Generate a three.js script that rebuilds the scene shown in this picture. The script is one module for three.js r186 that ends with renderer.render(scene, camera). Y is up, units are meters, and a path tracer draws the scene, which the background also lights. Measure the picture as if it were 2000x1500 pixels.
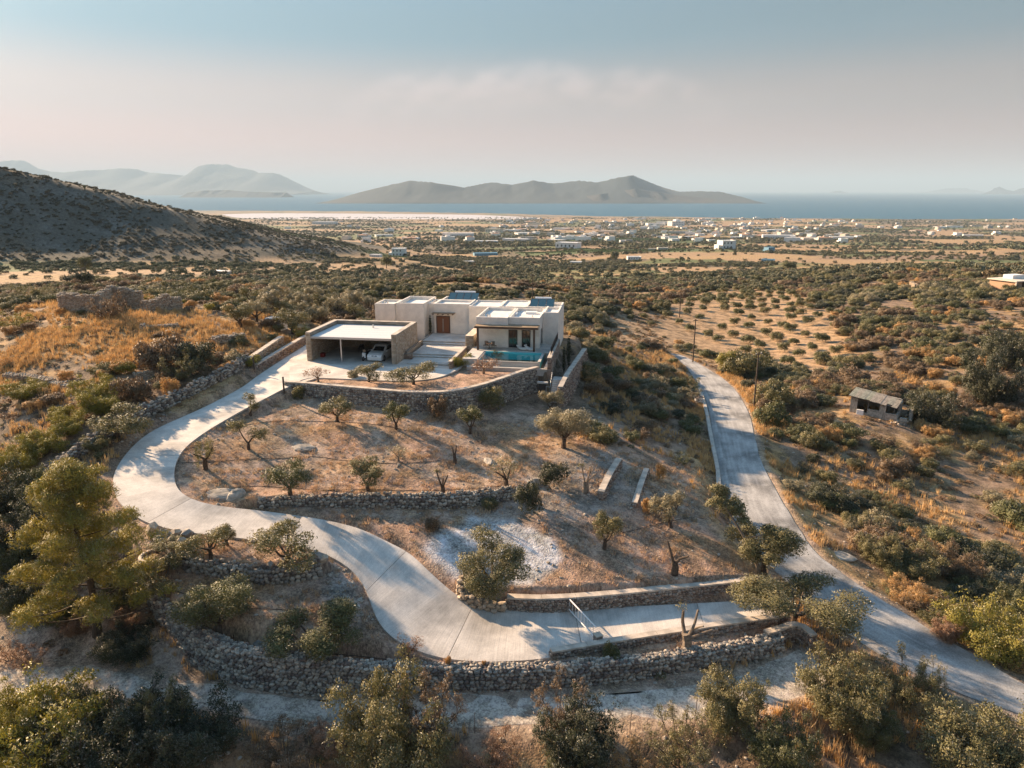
import * as THREE from 'three';
import { mergeGeometries } from 'three/addons/utils/BufferGeometryUtils.js';
import { RoundedBoxGeometry } from 'three/addons/geometries/RoundedBoxGeometry.js';

// ---------------------------------------------------------------- camera
const scene = new THREE.Scene();
const PITCH = 15.25 * Math.PI / 180, FOCAL = 1389, CY = 21.4;       // y = 0 is the forecourt of the villa
const camera = new THREE.PerspectiveCamera(2 * Math.atan(750 / FOCAL) * 180 / Math.PI, 4 / 3, 0.5, 200000);
camera.position.set(0, CY, 0);
camera.rotation.set(-PITCH, 0, 0);
const renderer = new THREE.WebGLRenderer({ antialias: true });
renderer.toneMapping = THREE.LinearToneMapping;
renderer.toneMappingExposure = 2.75;
renderer.shadowMap.enabled = true;

// ---------------------------------------------------------------- sun and sky
const SUN = new THREE.Vector3(-0.80, Math.tan(23 * Math.PI / 180), -0.60).normalize();
const sun = new THREE.DirectionalLight(new THREE.Color().setRGB(1.0, 0.715, 0.455), 5);
sun.name = 'evening_sun';
sun.position.copy(SUN).multiplyScalar(400).add(new THREE.Vector3(0, 0, -80));
sun.target.position.set(0, 0, -80);
sun.castShadow = true; sun.shadow.radius = 2.2; sun.shadow.mapSize.set(4096, 4096);
Object.assign(sun.shadow.camera, { left: -150, right: 150, top: 120, bottom: -120, near: 1, far: 900 });
scene.add(sun, sun.target);

// ---------------------------------------------------------------- noise
function rng(seed) { let s = seed >>> 0; return () => { s = (s + 0x6d2b79f5) | 0; let t = Math.imul(s ^ (s >>> 15), 1 | s); t = (t + Math.imul(t ^ (t >>> 7), 61 | t)) ^ t; return ((t ^ (t >>> 14)) >>> 0) / 4294967296; }; }
const hash2 = (x, y) => { let h = Math.imul(x | 0, 374761393) + Math.imul(y | 0, 668265263); h = Math.imul(h ^ (h >>> 13), 1274126177); return ((h ^ (h >>> 16)) >>> 0) / 4294967296; };
function vn(x, y) {
  const ix = Math.floor(x), iy = Math.floor(y); let fx = x - ix, fy = y - iy;
  fx = fx * fx * (3 - 2 * fx); fy = fy * fy * (3 - 2 * fy);
  const a = hash2(ix, iy), b = hash2(ix + 1, iy), c = hash2(ix, iy + 1), d = hash2(ix + 1, iy + 1);
  return a + (b - a) * fx + (c - a) * fy + (a - b - c + d) * fx * fy;
}
function fbm(x, y, o = 4) { let s = 0, a = 0.5, n = 0; for (let i = 0; i < o; i++) { s += a * vn(x, y); n += a; a *= 0.5; x = x * 2.03 + 17.1; y = y * 2.03 + 9.7; } return s / n; }
const clamp = (x, a = 0, b = 1) => Math.min(b, Math.max(a, x));
const sstep = (a, b, x) => { const t = clamp((x - a) / (b - a)); return t * t * (3 - 2 * t); };
const lerp = (a, b, t) => a + (b - a) * t;
function pw(tab, x) { if (x <= tab[0][0]) return tab[0][1]; for (let i = 1; i < tab.length; i++) if (x <= tab[i][0]) { const [x0, y0] = tab[i - 1], [x1, y1] = tab[i]; return y0 + (y1 - y0) * (x - x0) / (x1 - x0); } return tab[tab.length - 1][1]; }

{ // evening sky: pale warm air low down, teal blue above, brighter towards the sun, one thin veil of cirrus
  const W = 1024, H = 512, data = new Float32Array(W * H * 4);
  const S = 0.445;
  const mix3 = (a, b, t) => [lerp(a[0], b[0], t), lerp(a[1], b[1], t), lerp(a[2], b[2], t)];
  const stops = [[-1, [0.30, 0.27, 0.26]], [0, [0.80, 0.46, 0.40]], [0.05, [0.64, 0.45, 0.415]], [0.11, [0.50, 0.445, 0.435]], [0.19, [0.25, 0.37, 0.44]], [0.35, [0.225, 0.40, 0.58]], [1, [0.17, 0.36, 0.64]]];
  for (let j = 0; j < H; j++) {
    const el = ((j + 0.5) / H - 0.5) * Math.PI, y = Math.sin(el), ce = Math.cos(el);
    for (let i = 0; i < W; i++) {
      const az = ((i + 0.5) / W - 0.5) * 2 * Math.PI, x = Math.cos(az) * ce, z = Math.sin(az) * ce;
      let k = 1; while (k < stops.length - 1 && y > stops[k][0]) k++;
      let c = mix3(stops[k - 1][1], stops[k][1], sstep(0, 1, clamp((y - stops[k - 1][0]) / (stops[k][0] - stops[k - 1][0]))));
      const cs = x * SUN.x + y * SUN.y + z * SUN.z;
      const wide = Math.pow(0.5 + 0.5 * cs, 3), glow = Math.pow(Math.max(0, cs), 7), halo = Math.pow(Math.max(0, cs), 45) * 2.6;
      const b = 0.52 + 0.75 * wide + 0.30 * glow + 0.36 * Math.pow(Math.max(0, -cs), 1.3);  // last term: unseen sky opposite the sun, brightened to lift the shaded villa front
      c = [c[0] * b + 0.10 * glow + halo, c[1] * b + 0.075 * glow + halo * 0.92, c[2] * b + 0.035 * glow + halo * 0.78];
      if (y > 0.02 && z < 0) {                      // one thin wisp of evening cirrus
        const a = Math.atan2(x, -z) * 57.3, e = el * 57.3, n = fbm(a * 0.16 + 3, e * 0.55 + 7, 5), f = fbm(a * 0.6 + 40, e * 1.9 - a * 0.25, 4);
        const top = 9.3 + (fbm(a * 0.13 + 9, 2, 3) - 0.5) * 2.4 - 0.012 * (a - 3) * (a - 3);
        let m = sstep(-15, -4, a) * sstep(19, 9, a) * sstep(top + 0.35, top - 0.5, e) * sstep(top - 4.2, top - 0.8, e) * (0.12 + 1.35 * sstep(0.36, 0.68, n * 0.45 + f * 0.6)) * 0.36;
        m += sstep(0.5, 0.8, fbm(a * 0.05 + 11, e * 0.35 + 1, 4)) * sstep(3, 8, e) * 0.10;
        c = [c[0] + m * 0.30 * b, c[1] + m * 0.20 * b, c[2] + m * 0.17 * b];
      }
      const o = (j * W + i) * 4; data[o] = c[0] * S; data[o + 1] = c[1] * S; data[o + 2] = c[2] * S; data[o + 3] = 1;
    }
  }
  const t = new THREE.DataTexture(data, W, H, THREE.RGBAFormat, THREE.FloatType);
  t.mapping = THREE.EquirectangularReflectionMapping; t.magFilter = THREE.LinearFilter; t.needsUpdate = true;
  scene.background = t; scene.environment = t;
}
scene.fog = new THREE.FogExp2(new THREE.Color().setRGB(0.60, 0.81, 1.0), 0.000047);

// ---------------------------------------------------------------- helpers for building
const taken = new Map();
function numbered(name) { const n = taken.get(name) ?? 0; taken.set(name, n + 1); return n ? name + '_' + String(n).padStart(3, '0') : name; }
function tag(o, label, category, group, kind) { if (label) o.userData.label = label; if (category) o.userData.category = category; if (group) o.userData.group = group; if (kind) o.userData.kind = kind; return o; }
function shadows(o) { o.castShadow = true; o.receiveShadow = true; return o; }
function mesh(name, geo, mat, parent = scene) { const o = shadows(new THREE.Mesh(geo, mat)); o.name = parent === scene ? numbered(name) : name; parent.add(o); return o; }
function thing(name, label, category, pos = [0, 0, 0], turn = 0, group) { const o = new THREE.Group(); o.name = numbered(name); o.position.set(...pos); o.rotation.y = turn; scene.add(o); return tag(o, label, category, group); }
function structure(name, geo, mat) { const o = mesh(name, geo, mat); o.userData.kind = 'structure'; return o; }
const rgb = (r, g, b) => new THREE.Color().setRGB(r, g, b);
const std = (c, rough = 0.9, extra = {}) => new THREE.MeshStandardMaterial({ color: rgb(...c), roughness: rough, ...extra });
function bx(x0, x1, y0, y1, z0, z1) { const g = new THREE.BoxGeometry(x1 - x0, y1 - y0, z1 - z0); g.translate((x0 + x1) / 2, (y0 + y1) / 2, (z0 + z1) / 2); return g; }
function rbx(x0, x1, y0, y1, z0, z1, r = 0.03) { const g = new RoundedBoxGeometry(x1 - x0, y1 - y0, z1 - z0, 2, r); g.translate((x0 + x1) / 2, (y0 + y1) / 2, (z0 + z1) / 2); return g; }
function bar(a, b, r0, r1 = r0, n = 6) { const A = new THREE.Vector3(...a), B = new THREE.Vector3(...b), d = B.clone().sub(A), g = new THREE.CylinderGeometry(r1, r0, d.length(), n, 1); g.translate(0, d.length() / 2, 0); g.applyQuaternion(new THREE.Quaternion().setFromUnitVectors(new THREE.Vector3(0, 1, 0), d.normalize())); g.translate(A.x, A.y, A.z); return g; }
const merge = (list) => mergeGeometries(list.map((g) => (g.index ? g.toNonIndexed() : g)).map((g) => { for (const k of Object.keys(g.attributes)) if (!['position', 'normal', 'uv'].includes(k)) g.deleteAttribute(k); return g; }));
function noiseTex(size, f, { srgb = true, lo = 0.6, hi = 1, fn } = {}) {   // tileable grain, one channel in three
  const d = new Uint8Array(size * size * 4);
  for (let j = 0; j < size; j++) for (let i = 0; i < size; i++) {
    const v = fn(i / size, j / size), o = (j * size + i) * 4;
    const c = Array.isArray(v) ? v : [v, v, v];
    for (let k = 0; k < 3; k++) d[o + k] = 255 * clamp(c[k]); d[o + 3] = 255;
  }
  const t = new THREE.DataTexture(d, size, size); t.wrapS = t.wrapT = THREE.RepeatWrapping; t.magFilter = THREE.LinearFilter; t.minFilter = THREE.LinearMipmapLinearFilter;
  if (srgb) t.colorSpace = THREE.SRGBColorSpace; t.needsUpdate = true; return t;
}
function tvn(x, y, p) { // tileable value noise with period p
  const ix = Math.floor(x), iy = Math.floor(y); let fx = x - ix, fy = y - iy; fx = fx * fx * (3 - 2 * fx); fy = fy * fy * (3 - 2 * fy);
  const m = (v) => ((v % p) + p) % p, a = hash2(m(ix), m(iy) + 77), b = hash2(m(ix + 1), m(iy) + 77), c = hash2(m(ix), m(iy + 1) + 77), d = hash2(m(ix + 1), m(iy + 1) + 77);
  return a + (b - a) * fx + (c - a) * fy + (a - b - c + d) * fx * fy;
}
function tfbm(u, v, p, o) { let s = 0, a = 0.5, n = 0; for (let i = 0; i < o; i++) { s += a * tvn(u * p, v * p, p); n += a; a *= 0.6; p *= 2; } return s / n; }
// labels that say which one: the nth closest to something one can find
const ORD = ['closest', 'second closest', 'third closest', 'fourth closest', 'fifth closest', 'sixth closest', 'seventh closest', 'eighth closest', 'ninth closest', 'tenth closest', 'eleventh closest', 'twelfth closest', 'thirteenth closest', 'fourteenth closest', 'fifteenth closest', 'sixteenth closest', 'seventeenth closest', 'eighteenth closest', 'nineteenth closest', 'twentieth closest'];
for (const t of ['twenty', 'thirty']) for (const u of ['first', 'second', 'third', 'fourth', 'fifth', 'sixth', 'seventh', 'eighth', 'ninth']) ORD.push(t + '-' + u + ' closest');
function byLandmark(list, marks) { // list: [object, position, what it is]; marks: [position, name]
  const sets = new Map();
  for (const [o, p, what] of list) { let best = 1e12, m = 0; marks.forEach(([q], i) => { const d = Math.hypot(q.x - p.x, q.z - p.z); if (d < best) { best = d; m = i; } }); const k = what + '|' + m; if (!sets.has(k)) sets.set(k, []); sets.get(k).push([best, o, what, marks[m][1]]); }
  for (const v of sets.values()) v.sort((a, b) => a[0] - b[0]).forEach(([, o, what, name], i) => { if (i < 12) o.userData.label = what + ', ' + ORD[i] + ' to ' + name; });
}
// ---------------------------------------------------------------- the lie of the land
const sP = Math.sin(PITCH), cP = Math.cos(PITCH);
const rayDir = (px, py) => { const xn = (px - 1000) / FOCAL, yn = (750 - py) / FOCAL; return [xn, -sP + yn * cP, -cP - yn * sP]; };
function lvl(px, py, H) { const [x, y, z] = rayDir(px, py), d = -H / y; return new THREE.Vector3(x * d, CY - H, z * d); }   // surveyed point H metres below eye level
const K = (H) => (H > 21.4 ? 21.4 + (H - 21.4) * 0.82 : H);
const surv = (list, k = true) => list.map(([px, py, H]) => lvl(px, py, k ? K(H) : H));

// driveway and roads as pairs of edges
const driveL = surv([[640, 648, 21.4], [600, 672, 21.4], [510, 729, 21.6], [468, 759, 21.9], [387, 801, 22.6], [300, 840, 23.4], [255, 876, 24], [221, 930, 24.8], [232, 980, 25.5], [288, 1021, 26.2], [365, 1039, 26.6], [462, 1050, 27], [540, 1061, 27.5], [620, 1076, 28.3], [680, 1108, 29.1], [707, 1138, 29.8], [722, 1171, 30.4], [737, 1210, 31], [761, 1240, 31.5], [800, 1264, 31.9], [860, 1284, 32.2], [944, 1292, 32.4], [1055, 1287, 32.6], [1180, 1266, 32.8], [1300, 1248, 32.9], [1420, 1232, 33.1], [1540, 1212, 33.3]]);
const driveR = surv([[690, 700, 21.4], [640, 732, 21.4], [566, 754, 21.5], [520, 777, 21.9], [470, 803, 22.4], [384, 855, 23.5], [350, 889, 24.1], [340, 932, 24.8], [352, 960, 25.3], [387, 979, 25.8], [450, 991, 26.4], [507, 997, 26.9], [560, 1004, 27.3], [620, 1013, 27.8], [695, 1030, 28.4], [755, 1057, 29], [800, 1081, 29.5], [836, 1114, 30.1], [869, 1144, 30.8], [893, 1162, 31.2], [925, 1178, 31.7], [980, 1189, 32.2], [1065, 1191, 32.5], [1180, 1187, 32.7], [1300, 1181, 32.9], [1420, 1175, 33.1], [1520, 1168, 33.3]]);
const roadL = surv([[1310, 690, 34.4], [1326, 704, 34.2], [1345, 722, 33.9], [1366, 755, 33.4], [1382, 800, 32.9], [1392, 850, 32.5], [1400, 890, 32.3], [1407, 925, 32.2], [1414, 979, 32.1], [1440, 1035, 32.4], [1478, 1080, 32.7], [1515, 1115, 33], [1575, 1180, 33.5], [1650, 1238, 33.9], [1725, 1283, 34.2], [1850, 1345, 34.7], [2000, 1398, 35.1], [2200, 1470, 35.6]]);
const roadR = surv([[1325, 692, 34.4], [1344, 700, 34.2], [1385, 722, 33.9], [1432, 757, 33.4], [1460, 800, 32.9], [1473, 850, 32.5], [1482, 880, 32.3], [1494, 910, 32.2], [1530, 979, 32.1], [1560, 1030, 32.4], [1599, 1084, 32.7], [1630, 1110, 33], [1700, 1155, 33.5], [1765, 1197, 33.9], [1830, 1238, 34.2], [1920, 1290, 34.7], [2010, 1340, 35.1], [2200, 1420, 35.6]]);
const trackL = surv([[-60, 1405, 33.0], [100, 1372, 33.1], [250, 1360, 33.3], [420, 1400, 33.8], [600, 1422, 34.3], [800, 1420, 34.4], [1000, 1420, 34.4], [1200, 1415, 34.3], [1400, 1395, 34.4], [1520, 1370, 34.7], [1650, 1330, 34.5]]);
const trackR = surv([[-60, 1300, 32.6], [100, 1300, 32.6], [250, 1312, 32.9], [420, 1340, 33.5], [600, 1360, 34.0], [800, 1362, 34.2], [1000, 1358, 34.2], [1200, 1348, 34.1], [1400, 1325, 34.1], [1480, 1302, 34.3], [1560, 1268, 34.0]]);
function smoothPath(pts, n) { const c = new THREE.CatmullRomCurve3(pts, false, 'centripetal'); const out = []; for (let i = 0; i <= n; i++) out.push(c.getPoint(i / n)); return out; }
function strip(L, R, per = 6) { // pair the two edges so that cross-sections lie square to the road
  const n = (L.length - 1) * per, A = smoothPath(L, n), B = smoothPath(R, n), D = [], W = n + 1, a = [], b = [];
  for (let i = 0; i < W; i++) for (let j = 0; j < W; j++) { const c = A[i].distanceTo(B[j]); D.push(c * c + (i || j ? Math.min(i ? D[(i - 1) * W + j] + 6 : 1e12, j ? D[i * W + j - 1] + 6 : 1e12, i && j ? D[(i - 1) * W + j - 1] : 1e12) : 0)); }
  for (let i = n, j = n; ;) { a.push(A[i]); b.push(B[j]); if (!i && !j) break; const u = i ? D[(i - 1) * W + j] + 6 : 1e13, l = j ? D[i * W + j - 1] + 6 : 1e13, d = i && j ? D[(i - 1) * W + j - 1] : 1e13; if (d <= u && d <= l) { i--; j--; } else if (u < l) i--; else j--; }
  a.reverse(); b.reverse(); const sm = (P) => P.map((p, i) => (i && i < P.length - 1 ? P[i - 1].clone().add(P[i + 1]).multiplyScalar(0.25).addScaledVector(p, 0.5) : p.clone())), Ls = sm(sm(sm(a))), Rs = sm(sm(sm(b)));
  return { L: Ls, R: Rs, n: Ls.length - 1 };
}
const drive = strip(driveL, driveR), road = strip(roadL, roadR), track = strip(trackL, trackR);
for (const s of [drive, road, track]) { s.C = s.L.map((l, i) => l.clone().add(s.R[i]).multiplyScalar(0.5)); s.half = s.L.map((l, i) => l.distanceTo(s.R[i]) / 2); s.poly = [...s.L, ...[...s.R].reverse()].filter((_, i) => i % 2 === 0); const b = new THREE.Box3().setFromPoints([...s.L, ...s.R]); s.box = b.expandByScalar(4); }
const inPoly = (P, x, z) => { let c = false; for (let i = 0, j = P.length - 1; i < P.length; j = i++) if ((P[i].z > z) !== (P[j].z > z) && x < (P[j].x - P[i].x) * (z - P[i].z) / (P[j].z - P[i].z) + P[i].x) c = !c; return c; };
function polyDist(P, x, z, closed = true) { let best = 1e9; for (let i = 0; i < P.length - (closed ? 0 : 1); i++) { const a = P[i], b = P[(i + 1) % P.length], dx = b.x - a.x, dz = b.z - a.z, t = clamp(((x - a.x) * dx + (z - a.z) * dz) / (dx * dx + dz * dz + 1e-9)); best = Math.min(best, Math.hypot(x - a.x - dx * t, z - a.z - dz * t)); } return best; }
function onStrip(s, x, z) {  // lateral distance beyond the edge (negative inside) and surface height
  if (x < s.box.min.x || x > s.box.max.x || z < s.box.min.z || z > s.box.max.z) return null;
  let best = 1e9, bi = 0, bt = 0;
  for (let i = 0; i < s.n; i++) { const a = s.C[i], b = s.C[i + 1], dx = b.x - a.x, dz = b.z - a.z, t = clamp(((x - a.x) * dx + (z - a.z) * dz) / (dx * dx + dz * dz + 1e-9)), ex = a.x + dx * t - x, ez = a.z + dz * t - z, q = ex * ex + ez * ez; if (q < best) { best = q; bi = i; bt = t; } }
  const half = lerp(s.half[bi], s.half[bi + 1], bt), l = s.L[bi], r = s.R[bi], wx = r.x - l.x, wz = r.z - l.z, f = clamp(((x - l.x) * wx + (z - l.z) * wz) / (wx * wx + wz * wz + 1e-9));
  const yl = lerp(s.L[bi].y, s.L[bi + 1].y, bt), yr = lerp(s.R[bi].y, s.R[bi + 1].y, bt);
  const edge = (P) => { let b2 = 1e12, y = 0; const i0 = Math.max(0, bi - 30), i1 = Math.min(s.n, bi + 31); for (let i = i0; i < i1; i++) { const a = P[i], b = P[i + 1], dx = b.x - a.x, dz = b.z - a.z, t = clamp(((x - a.x) * dx + (z - a.z) * dz) / (dx * dx + dz * dz + 1e-9)), ex = a.x + dx * t - x, ez = a.z + dz * t - z, q = ex * ex + ez * ez; if (q < b2) { b2 = q; y = lerp(a.y, b.y, t); } } return [Math.sqrt(b2), y]; };
  const [da, ya] = edge(s.L), [db, yb] = edge(s.R), q = Math.min(da, db, polyDist(s.poly, x, z)), inside = inPoly(s.poly, x, z);
  return { d: inside ? -q : q, y: (ya * db + yb * da) / (da + db + 1e-6), half };
}

// frame of the villa: u to the right along its front, v away from the camera
const YAW = 8.7 * Math.PI / 180, O0 = lvl(601, 705, CY), cy = Math.cos(YAW), sy = Math.sin(YAW);
const house = (u, v, y = 0) => new THREE.Vector3(O0.x + u * cy + v * sy, y, O0.z + u * sy - v * cy);
const toUV = (x, z) => [(x - O0.x) * cy + (z - O0.z) * sy, (x - O0.x) * sy - (z - O0.z) * cy];

// steps in the ground behind walls: path, height of step, reach on the high side, reach on the low side (low side is on the right of the path)
const wallFoot = surv([[560, 768, 22.35], [610, 782, 22.85], [680, 793, 23.05], [760, 803, 23.1], [850, 808, 23.3], [920, 803, 23.7], [980, 788, 24.0], [1020, 776, 24.1], [1046, 768, 24.1]], false);
const wallTop = surv([[556, 748, 21.2], [610, 752, 21.2], [700, 760, 21.2], [800, 768, 21.2], [870, 767.5, 21.2], [930, 757, 21.2], [985, 740, 21.2], [1022, 727, 21.2], [1052, 719, 21.2]], false);
const outerTop = surv([[262, 1098, 27.3], [300, 1160, 28.1], [350, 1213, 28.5], [400, 1248, 28.75], [470, 1275, 29.0], [560, 1290, 29.35], [700, 1305, 29.9], [850, 1311, 30.45], [1000, 1312, 30.55], [1200, 1300, 30.65], [1350, 1281, 30.8], [1450, 1264, 30.9], [1530, 1252, 31]], false);
const gateWallTop = surv([[990, 1170, 31.2], [1060, 1172, 31.3], [1180, 1165, 31.5], [1300, 1153, 31.7], [1420, 1141, 31.9], [1495, 1134, 32]]);
const lowWall = surv([[505, 985, 26.6], [600, 978, 26.9], [700, 975, 26.9], [800, 975, 27], [900, 972, 27.1], [1000, 960, 27.1]]);
const innerWall = surv([[355, 1096, 26.6], [420, 1108, 26.8], [500, 1118, 27.0], [580, 1114, 27.1], [625, 1104, 27.1]], false);
const STEPS = [
  { p: smoothPath(outerTop, 40), s: [2.3, 2.6, 2.5, 1.8, 1.4, 1.3, 1.3, 1.3, 1.3], up: 7, down: 6 },
  { p: smoothPath(gateWallTop, 20), s: 0.75, up: 6, down: 5 },
  { p: smoothPath(lowWall, 20), s: 0.85, up: 5, down: 4 },
  { p: smoothPath(innerWall, 14), s: 1.25, up: 4, down: 5 },
];
for (const s of STEPS) s.p = s.p.map((p, i, P) => { const t = P[Math.min(P.length - 1, i + 1)].clone().sub(P[Math.max(0, i - 1)]).setY(0).normalize(); return new THREE.Vector3(p.x + t.z * 0.32, p.y, p.z - t.x * 0.32); });
for (const s of STEPS) s.box = new THREE.Box3().setFromPoints(s.p).expandByScalar(22);
function stepAt(s, x, z) {
  if (x < s.box.min.x || x > s.box.max.x || z < s.box.min.z || z > s.box.max.z) return 0;
  let best = 1e9, sd = 0, over = 0, bi = 0; const P = s.p;
  for (let i = 0; i + 1 < P.length; i++) { const a = P[i], b = P[i + 1], dx = b.x - a.x, dz = b.z - a.z, L = Math.hypot(dx, dz), t0 = ((x - a.x) * dx + (z - a.z) * dz) / (L * L), t = clamp(t0), ex = x - a.x - dx * t, ez = z - a.z - dz * t, q = Math.hypot(ex, ez); if (q < best - 1e-6) { best = q; bi = i + t; sd = (dx * (z - a.z) - dz * (x - a.x)) / L; over = (i === 0 && t0 < 0) ? -t0 * L : (i + 2 === P.length && t0 > 1) ? (t0 - 1) * L : 0; } }
  const side = sd > 0 ? -1 : 1, tr = sstep(0, 0.28, best);       // right of the path is low
  const q = Array.isArray(s.s) ? pw(s.s.map((v, i) => [i / (s.s.length - 1), v]), bi / (P.length - 1)) : s.s;
  return side * q / 2 * tr * Math.exp(-best / (side > 0 ? s.up : s.down)) * (1 - sstep(0, 3, over));
}
const steps = (x, z) => { let h = 0; for (const s of STEPS) h += stepAt(s, x, z); return h; };

// wide shape: coastal plain, the hill on the left, the spur on the right
const plainTab = [[0, 30], [60, 31.5], [150, 32.5], [220, 35.5], [300, 41], [450, 52], [600, 61], [1000, 83], [1500, 106], [2200, 129], [3000, 146], [4000, 156.5], [4700, 158.8], [5600, 159.4]];
const ridgeTab = [[-1400, 120], [-800, 92], [-455, 47], [-420, 41.5], [-380, 32], [-335, 19], [-292, 7], [-250, -6], [-217, -16], [-183, -26], [-150, -36], [-118, -47], [-80, -55]];
const SEA = CY - 160;
function far(x, z) {
  const D = -z;
  let y = CY - pw(plainTab, Math.max(0, D));
  y += (fbm(x / 260 + 5, z / 260, 3) - 0.5) * 14 * sstep(250, 600, D) * (1 - sstep(1200, 2600, D));
  y += 8.5 * sstep(70, 190, x) * sstep(120, 230, D) * (1 - sstep(300, 520, D));     // spur on the right
  y += 5.5 * sstep(40, 120, -x) * sstep(280, 400, D) * (1 - sstep(560, 900, D));      // higher fields before the hill
  const zr = -610 - (x + 300) * 0.16 - 0.00012 * (x + 300) * (x + 300), yr = pw(ridgeTab, x), dz = z - zr, base = y;
  const W = dz > 0 ? 135 + 0.10 * Math.max(0, -x - 150) : 420, t = clamp(1 - Math.abs(dz) / W);
  if (t > 0 && yr > base - 6) { const e = t * t * (3 - 2 * t) * 0.3 + t * 0.7, n = (fbm(x / 45, z / 45, 4) - 0.5) * 7 * Math.min(1, t * 3) * (1 - sstep(0.86, 1, t) * 0.8); y = Math.max(base, lerp(base, yr, e) + n); }
  return y;
}
const CTRL = surv([
  // left rise with the ruin
  [100, 960, 25], [210, 862, 23], [330, 800, 22.2], [430, 748, 21.2], [500, 712, 20.9], [560, 660, 20.9], [600, 640, 20.9], [0, 900, 25], [0, 800, 22.3], [100, 800, 21.8], [200, 760, 20.9], [300, 740, 20.5], [0, 700, 19.8], [100, 680, 19], [250, 660, 18.6], [350, 650, 18.6], [450, 650, 19.2], [120, 612, 17.2], [210, 605, 17.0], [300, 605, 17.3], [400, 600, 18.4], [0, 640, 18.6], [-150, 700, 20], [-150, 850, 24], [-150, 1000, 28],
  [500, 605, 20], [580, 600, 21.2], [650, 600, 22], [0, 590, 22], [-100, 600, 21], [60, 575, 24],
  // below the villa wall
  [650, 850, 23.9], [750, 850, 24.0], [900, 850, 24.3], [1040, 830, 24.6], [450, 852, 23.4], [560, 930, 25.4], [700, 930, 25.4], [850, 930, 25.6], [1000, 930, 25.9],
], false);
CTRL.push(...wallFoot.map((p) => p.clone()));
CTRL.push(...surv([
  [400, 930, 25.3], [1100, 900, 26.2], [420, 965, 26], [620, 995, 27.7], [750, 1000, 28], [900, 1010, 28.3], [1000, 1020, 28.6], [1100, 1000, 28.3], [1200, 950, 28], [1300, 950, 28.6], [1370, 930, 30.6], [1380, 1000, 31],
  [850, 1080, 29.6], [950, 1080, 29.9], [960, 1140, 31], [1050, 1140, 31], [1200, 1100, 30.5], [1300, 1100, 30.8], [1400, 1110, 31.5], [1450, 1090, 31.9], [1300, 1030, 29.8], [1150, 1040, 29.3], [1490, 1125, 32.2],
  // flank towards the road
  [1140, 720, 24.2], [1180, 770, 26.4], [1230, 740, 28.2], [1200, 850, 27], [1280, 800, 29.5], [1300, 860, 29.8], [1320, 900, 30], [1350, 840, 31.4], [1300, 730, 31], [1320, 770, 32.5], [1200, 690, 27.5], [1150, 660, 26], [1250, 680, 31.5],
  // beyond the road
  [1550, 900, 33.8], [1600, 1000, 34.2], [1700, 1080, 34.6], [1800, 1180, 35.5], [1900, 1250, 36], [1600, 830, 33.2], [1710, 806, 32.8], [1650, 900, 34.4], [1800, 900, 35.2], [1900, 950, 36.2], [2000, 1000, 36.6], [1900, 840, 35.2], [2000, 850, 35], [1800, 750, 33.6], [2000, 750, 32.6], [1900, 690, 31.8], [2000, 640, 30], [1600, 710, 34.6], [1500, 730, 34.6], [2150, 1000, 37], [2150, 1200, 37.5], [2150, 800, 34], [2000, 1180, 37], [1650, 760, 33.6],
  // behind the villa
  [700, 560, 27.5], [900, 545, 30], [800, 560, 27], [500, 560, 25.5], [300, 548, 28], [100, 550, 29], [1150, 600, 31], [1050, 600, 29], [1250, 650, 34], [1400, 660, 37],
  // foreground
  [200, 1480, 35.2], [450, 1480, 35.3], [700, 1480, 35.3], [950, 1480, 35.3], [1200, 1480, 35.3], [1450, 1460, 35.3], [1700, 1450, 36], [1990, 1490, 36.3], [0, 1480, 35.8], [0, 1250, 32.4], [100, 1250, 32.4], [0, 1150, 31], [100, 1150, 30.8], [200, 1235, 32.0], [0, 1050, 29], [120, 1050, 28.3], [-150, 1200, 33], [-150, 1400, 36],
  [900, 1302, 32.5], [1100, 1298, 32.8], [1300, 1270, 33.0], [1450, 1245, 33.2], [1570, 1235, 33.9],
  [550, 1345, 33.7], [700, 1352, 34.2], [850, 1356, 34.2], [1000, 1352, 34.2], [1200, 1342, 34.2], [1350, 1322, 34.1], [1450, 1302, 34.2], [1700, 1340, 35.2], [1850, 1420, 36],
]));
CTRL.push(...surv([[300, 1075, 26.0], [450, 1085, 26.1], [560, 1095, 26.6], [350, 1140, 28.0], [480, 1140, 28.05], [600, 1140, 28.1], [400, 1200, 28.35], [550, 1180, 28.3], [650, 1180, 28.45], [500, 1250, 28.75], [650, 1275, 29.3], [760, 1290, 30.2], [300, 1250, 30.0], [400, 1325, 30.9]], false));
for (const s of [drive, road, track]) for (let i = 6; i < s.n; i += 12) CTRL.push(s.C[i].clone());
for (const [u, v] of [[-3, 3], [0, 11], [6, 11], [13, 19], [20, 20], [28, 22], [33, 18]]) CTRL.push(house(u, v, -0.3));
for (const [x, z] of [[-160, -230], [-100, -250], [-40, -260], [20, -260], [80, -260], [140, -250], [200, -230], [230, -160], [200, -90], [170, -40], [-170, -160], [-190, -100], [-140, -40], [-90, -10], [0, -5], [90, -5]]) CTRL.push(new THREE.Vector3(x, far(x, z) - (x < -120 && z > -180 ? 0 : 0), z));
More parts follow.
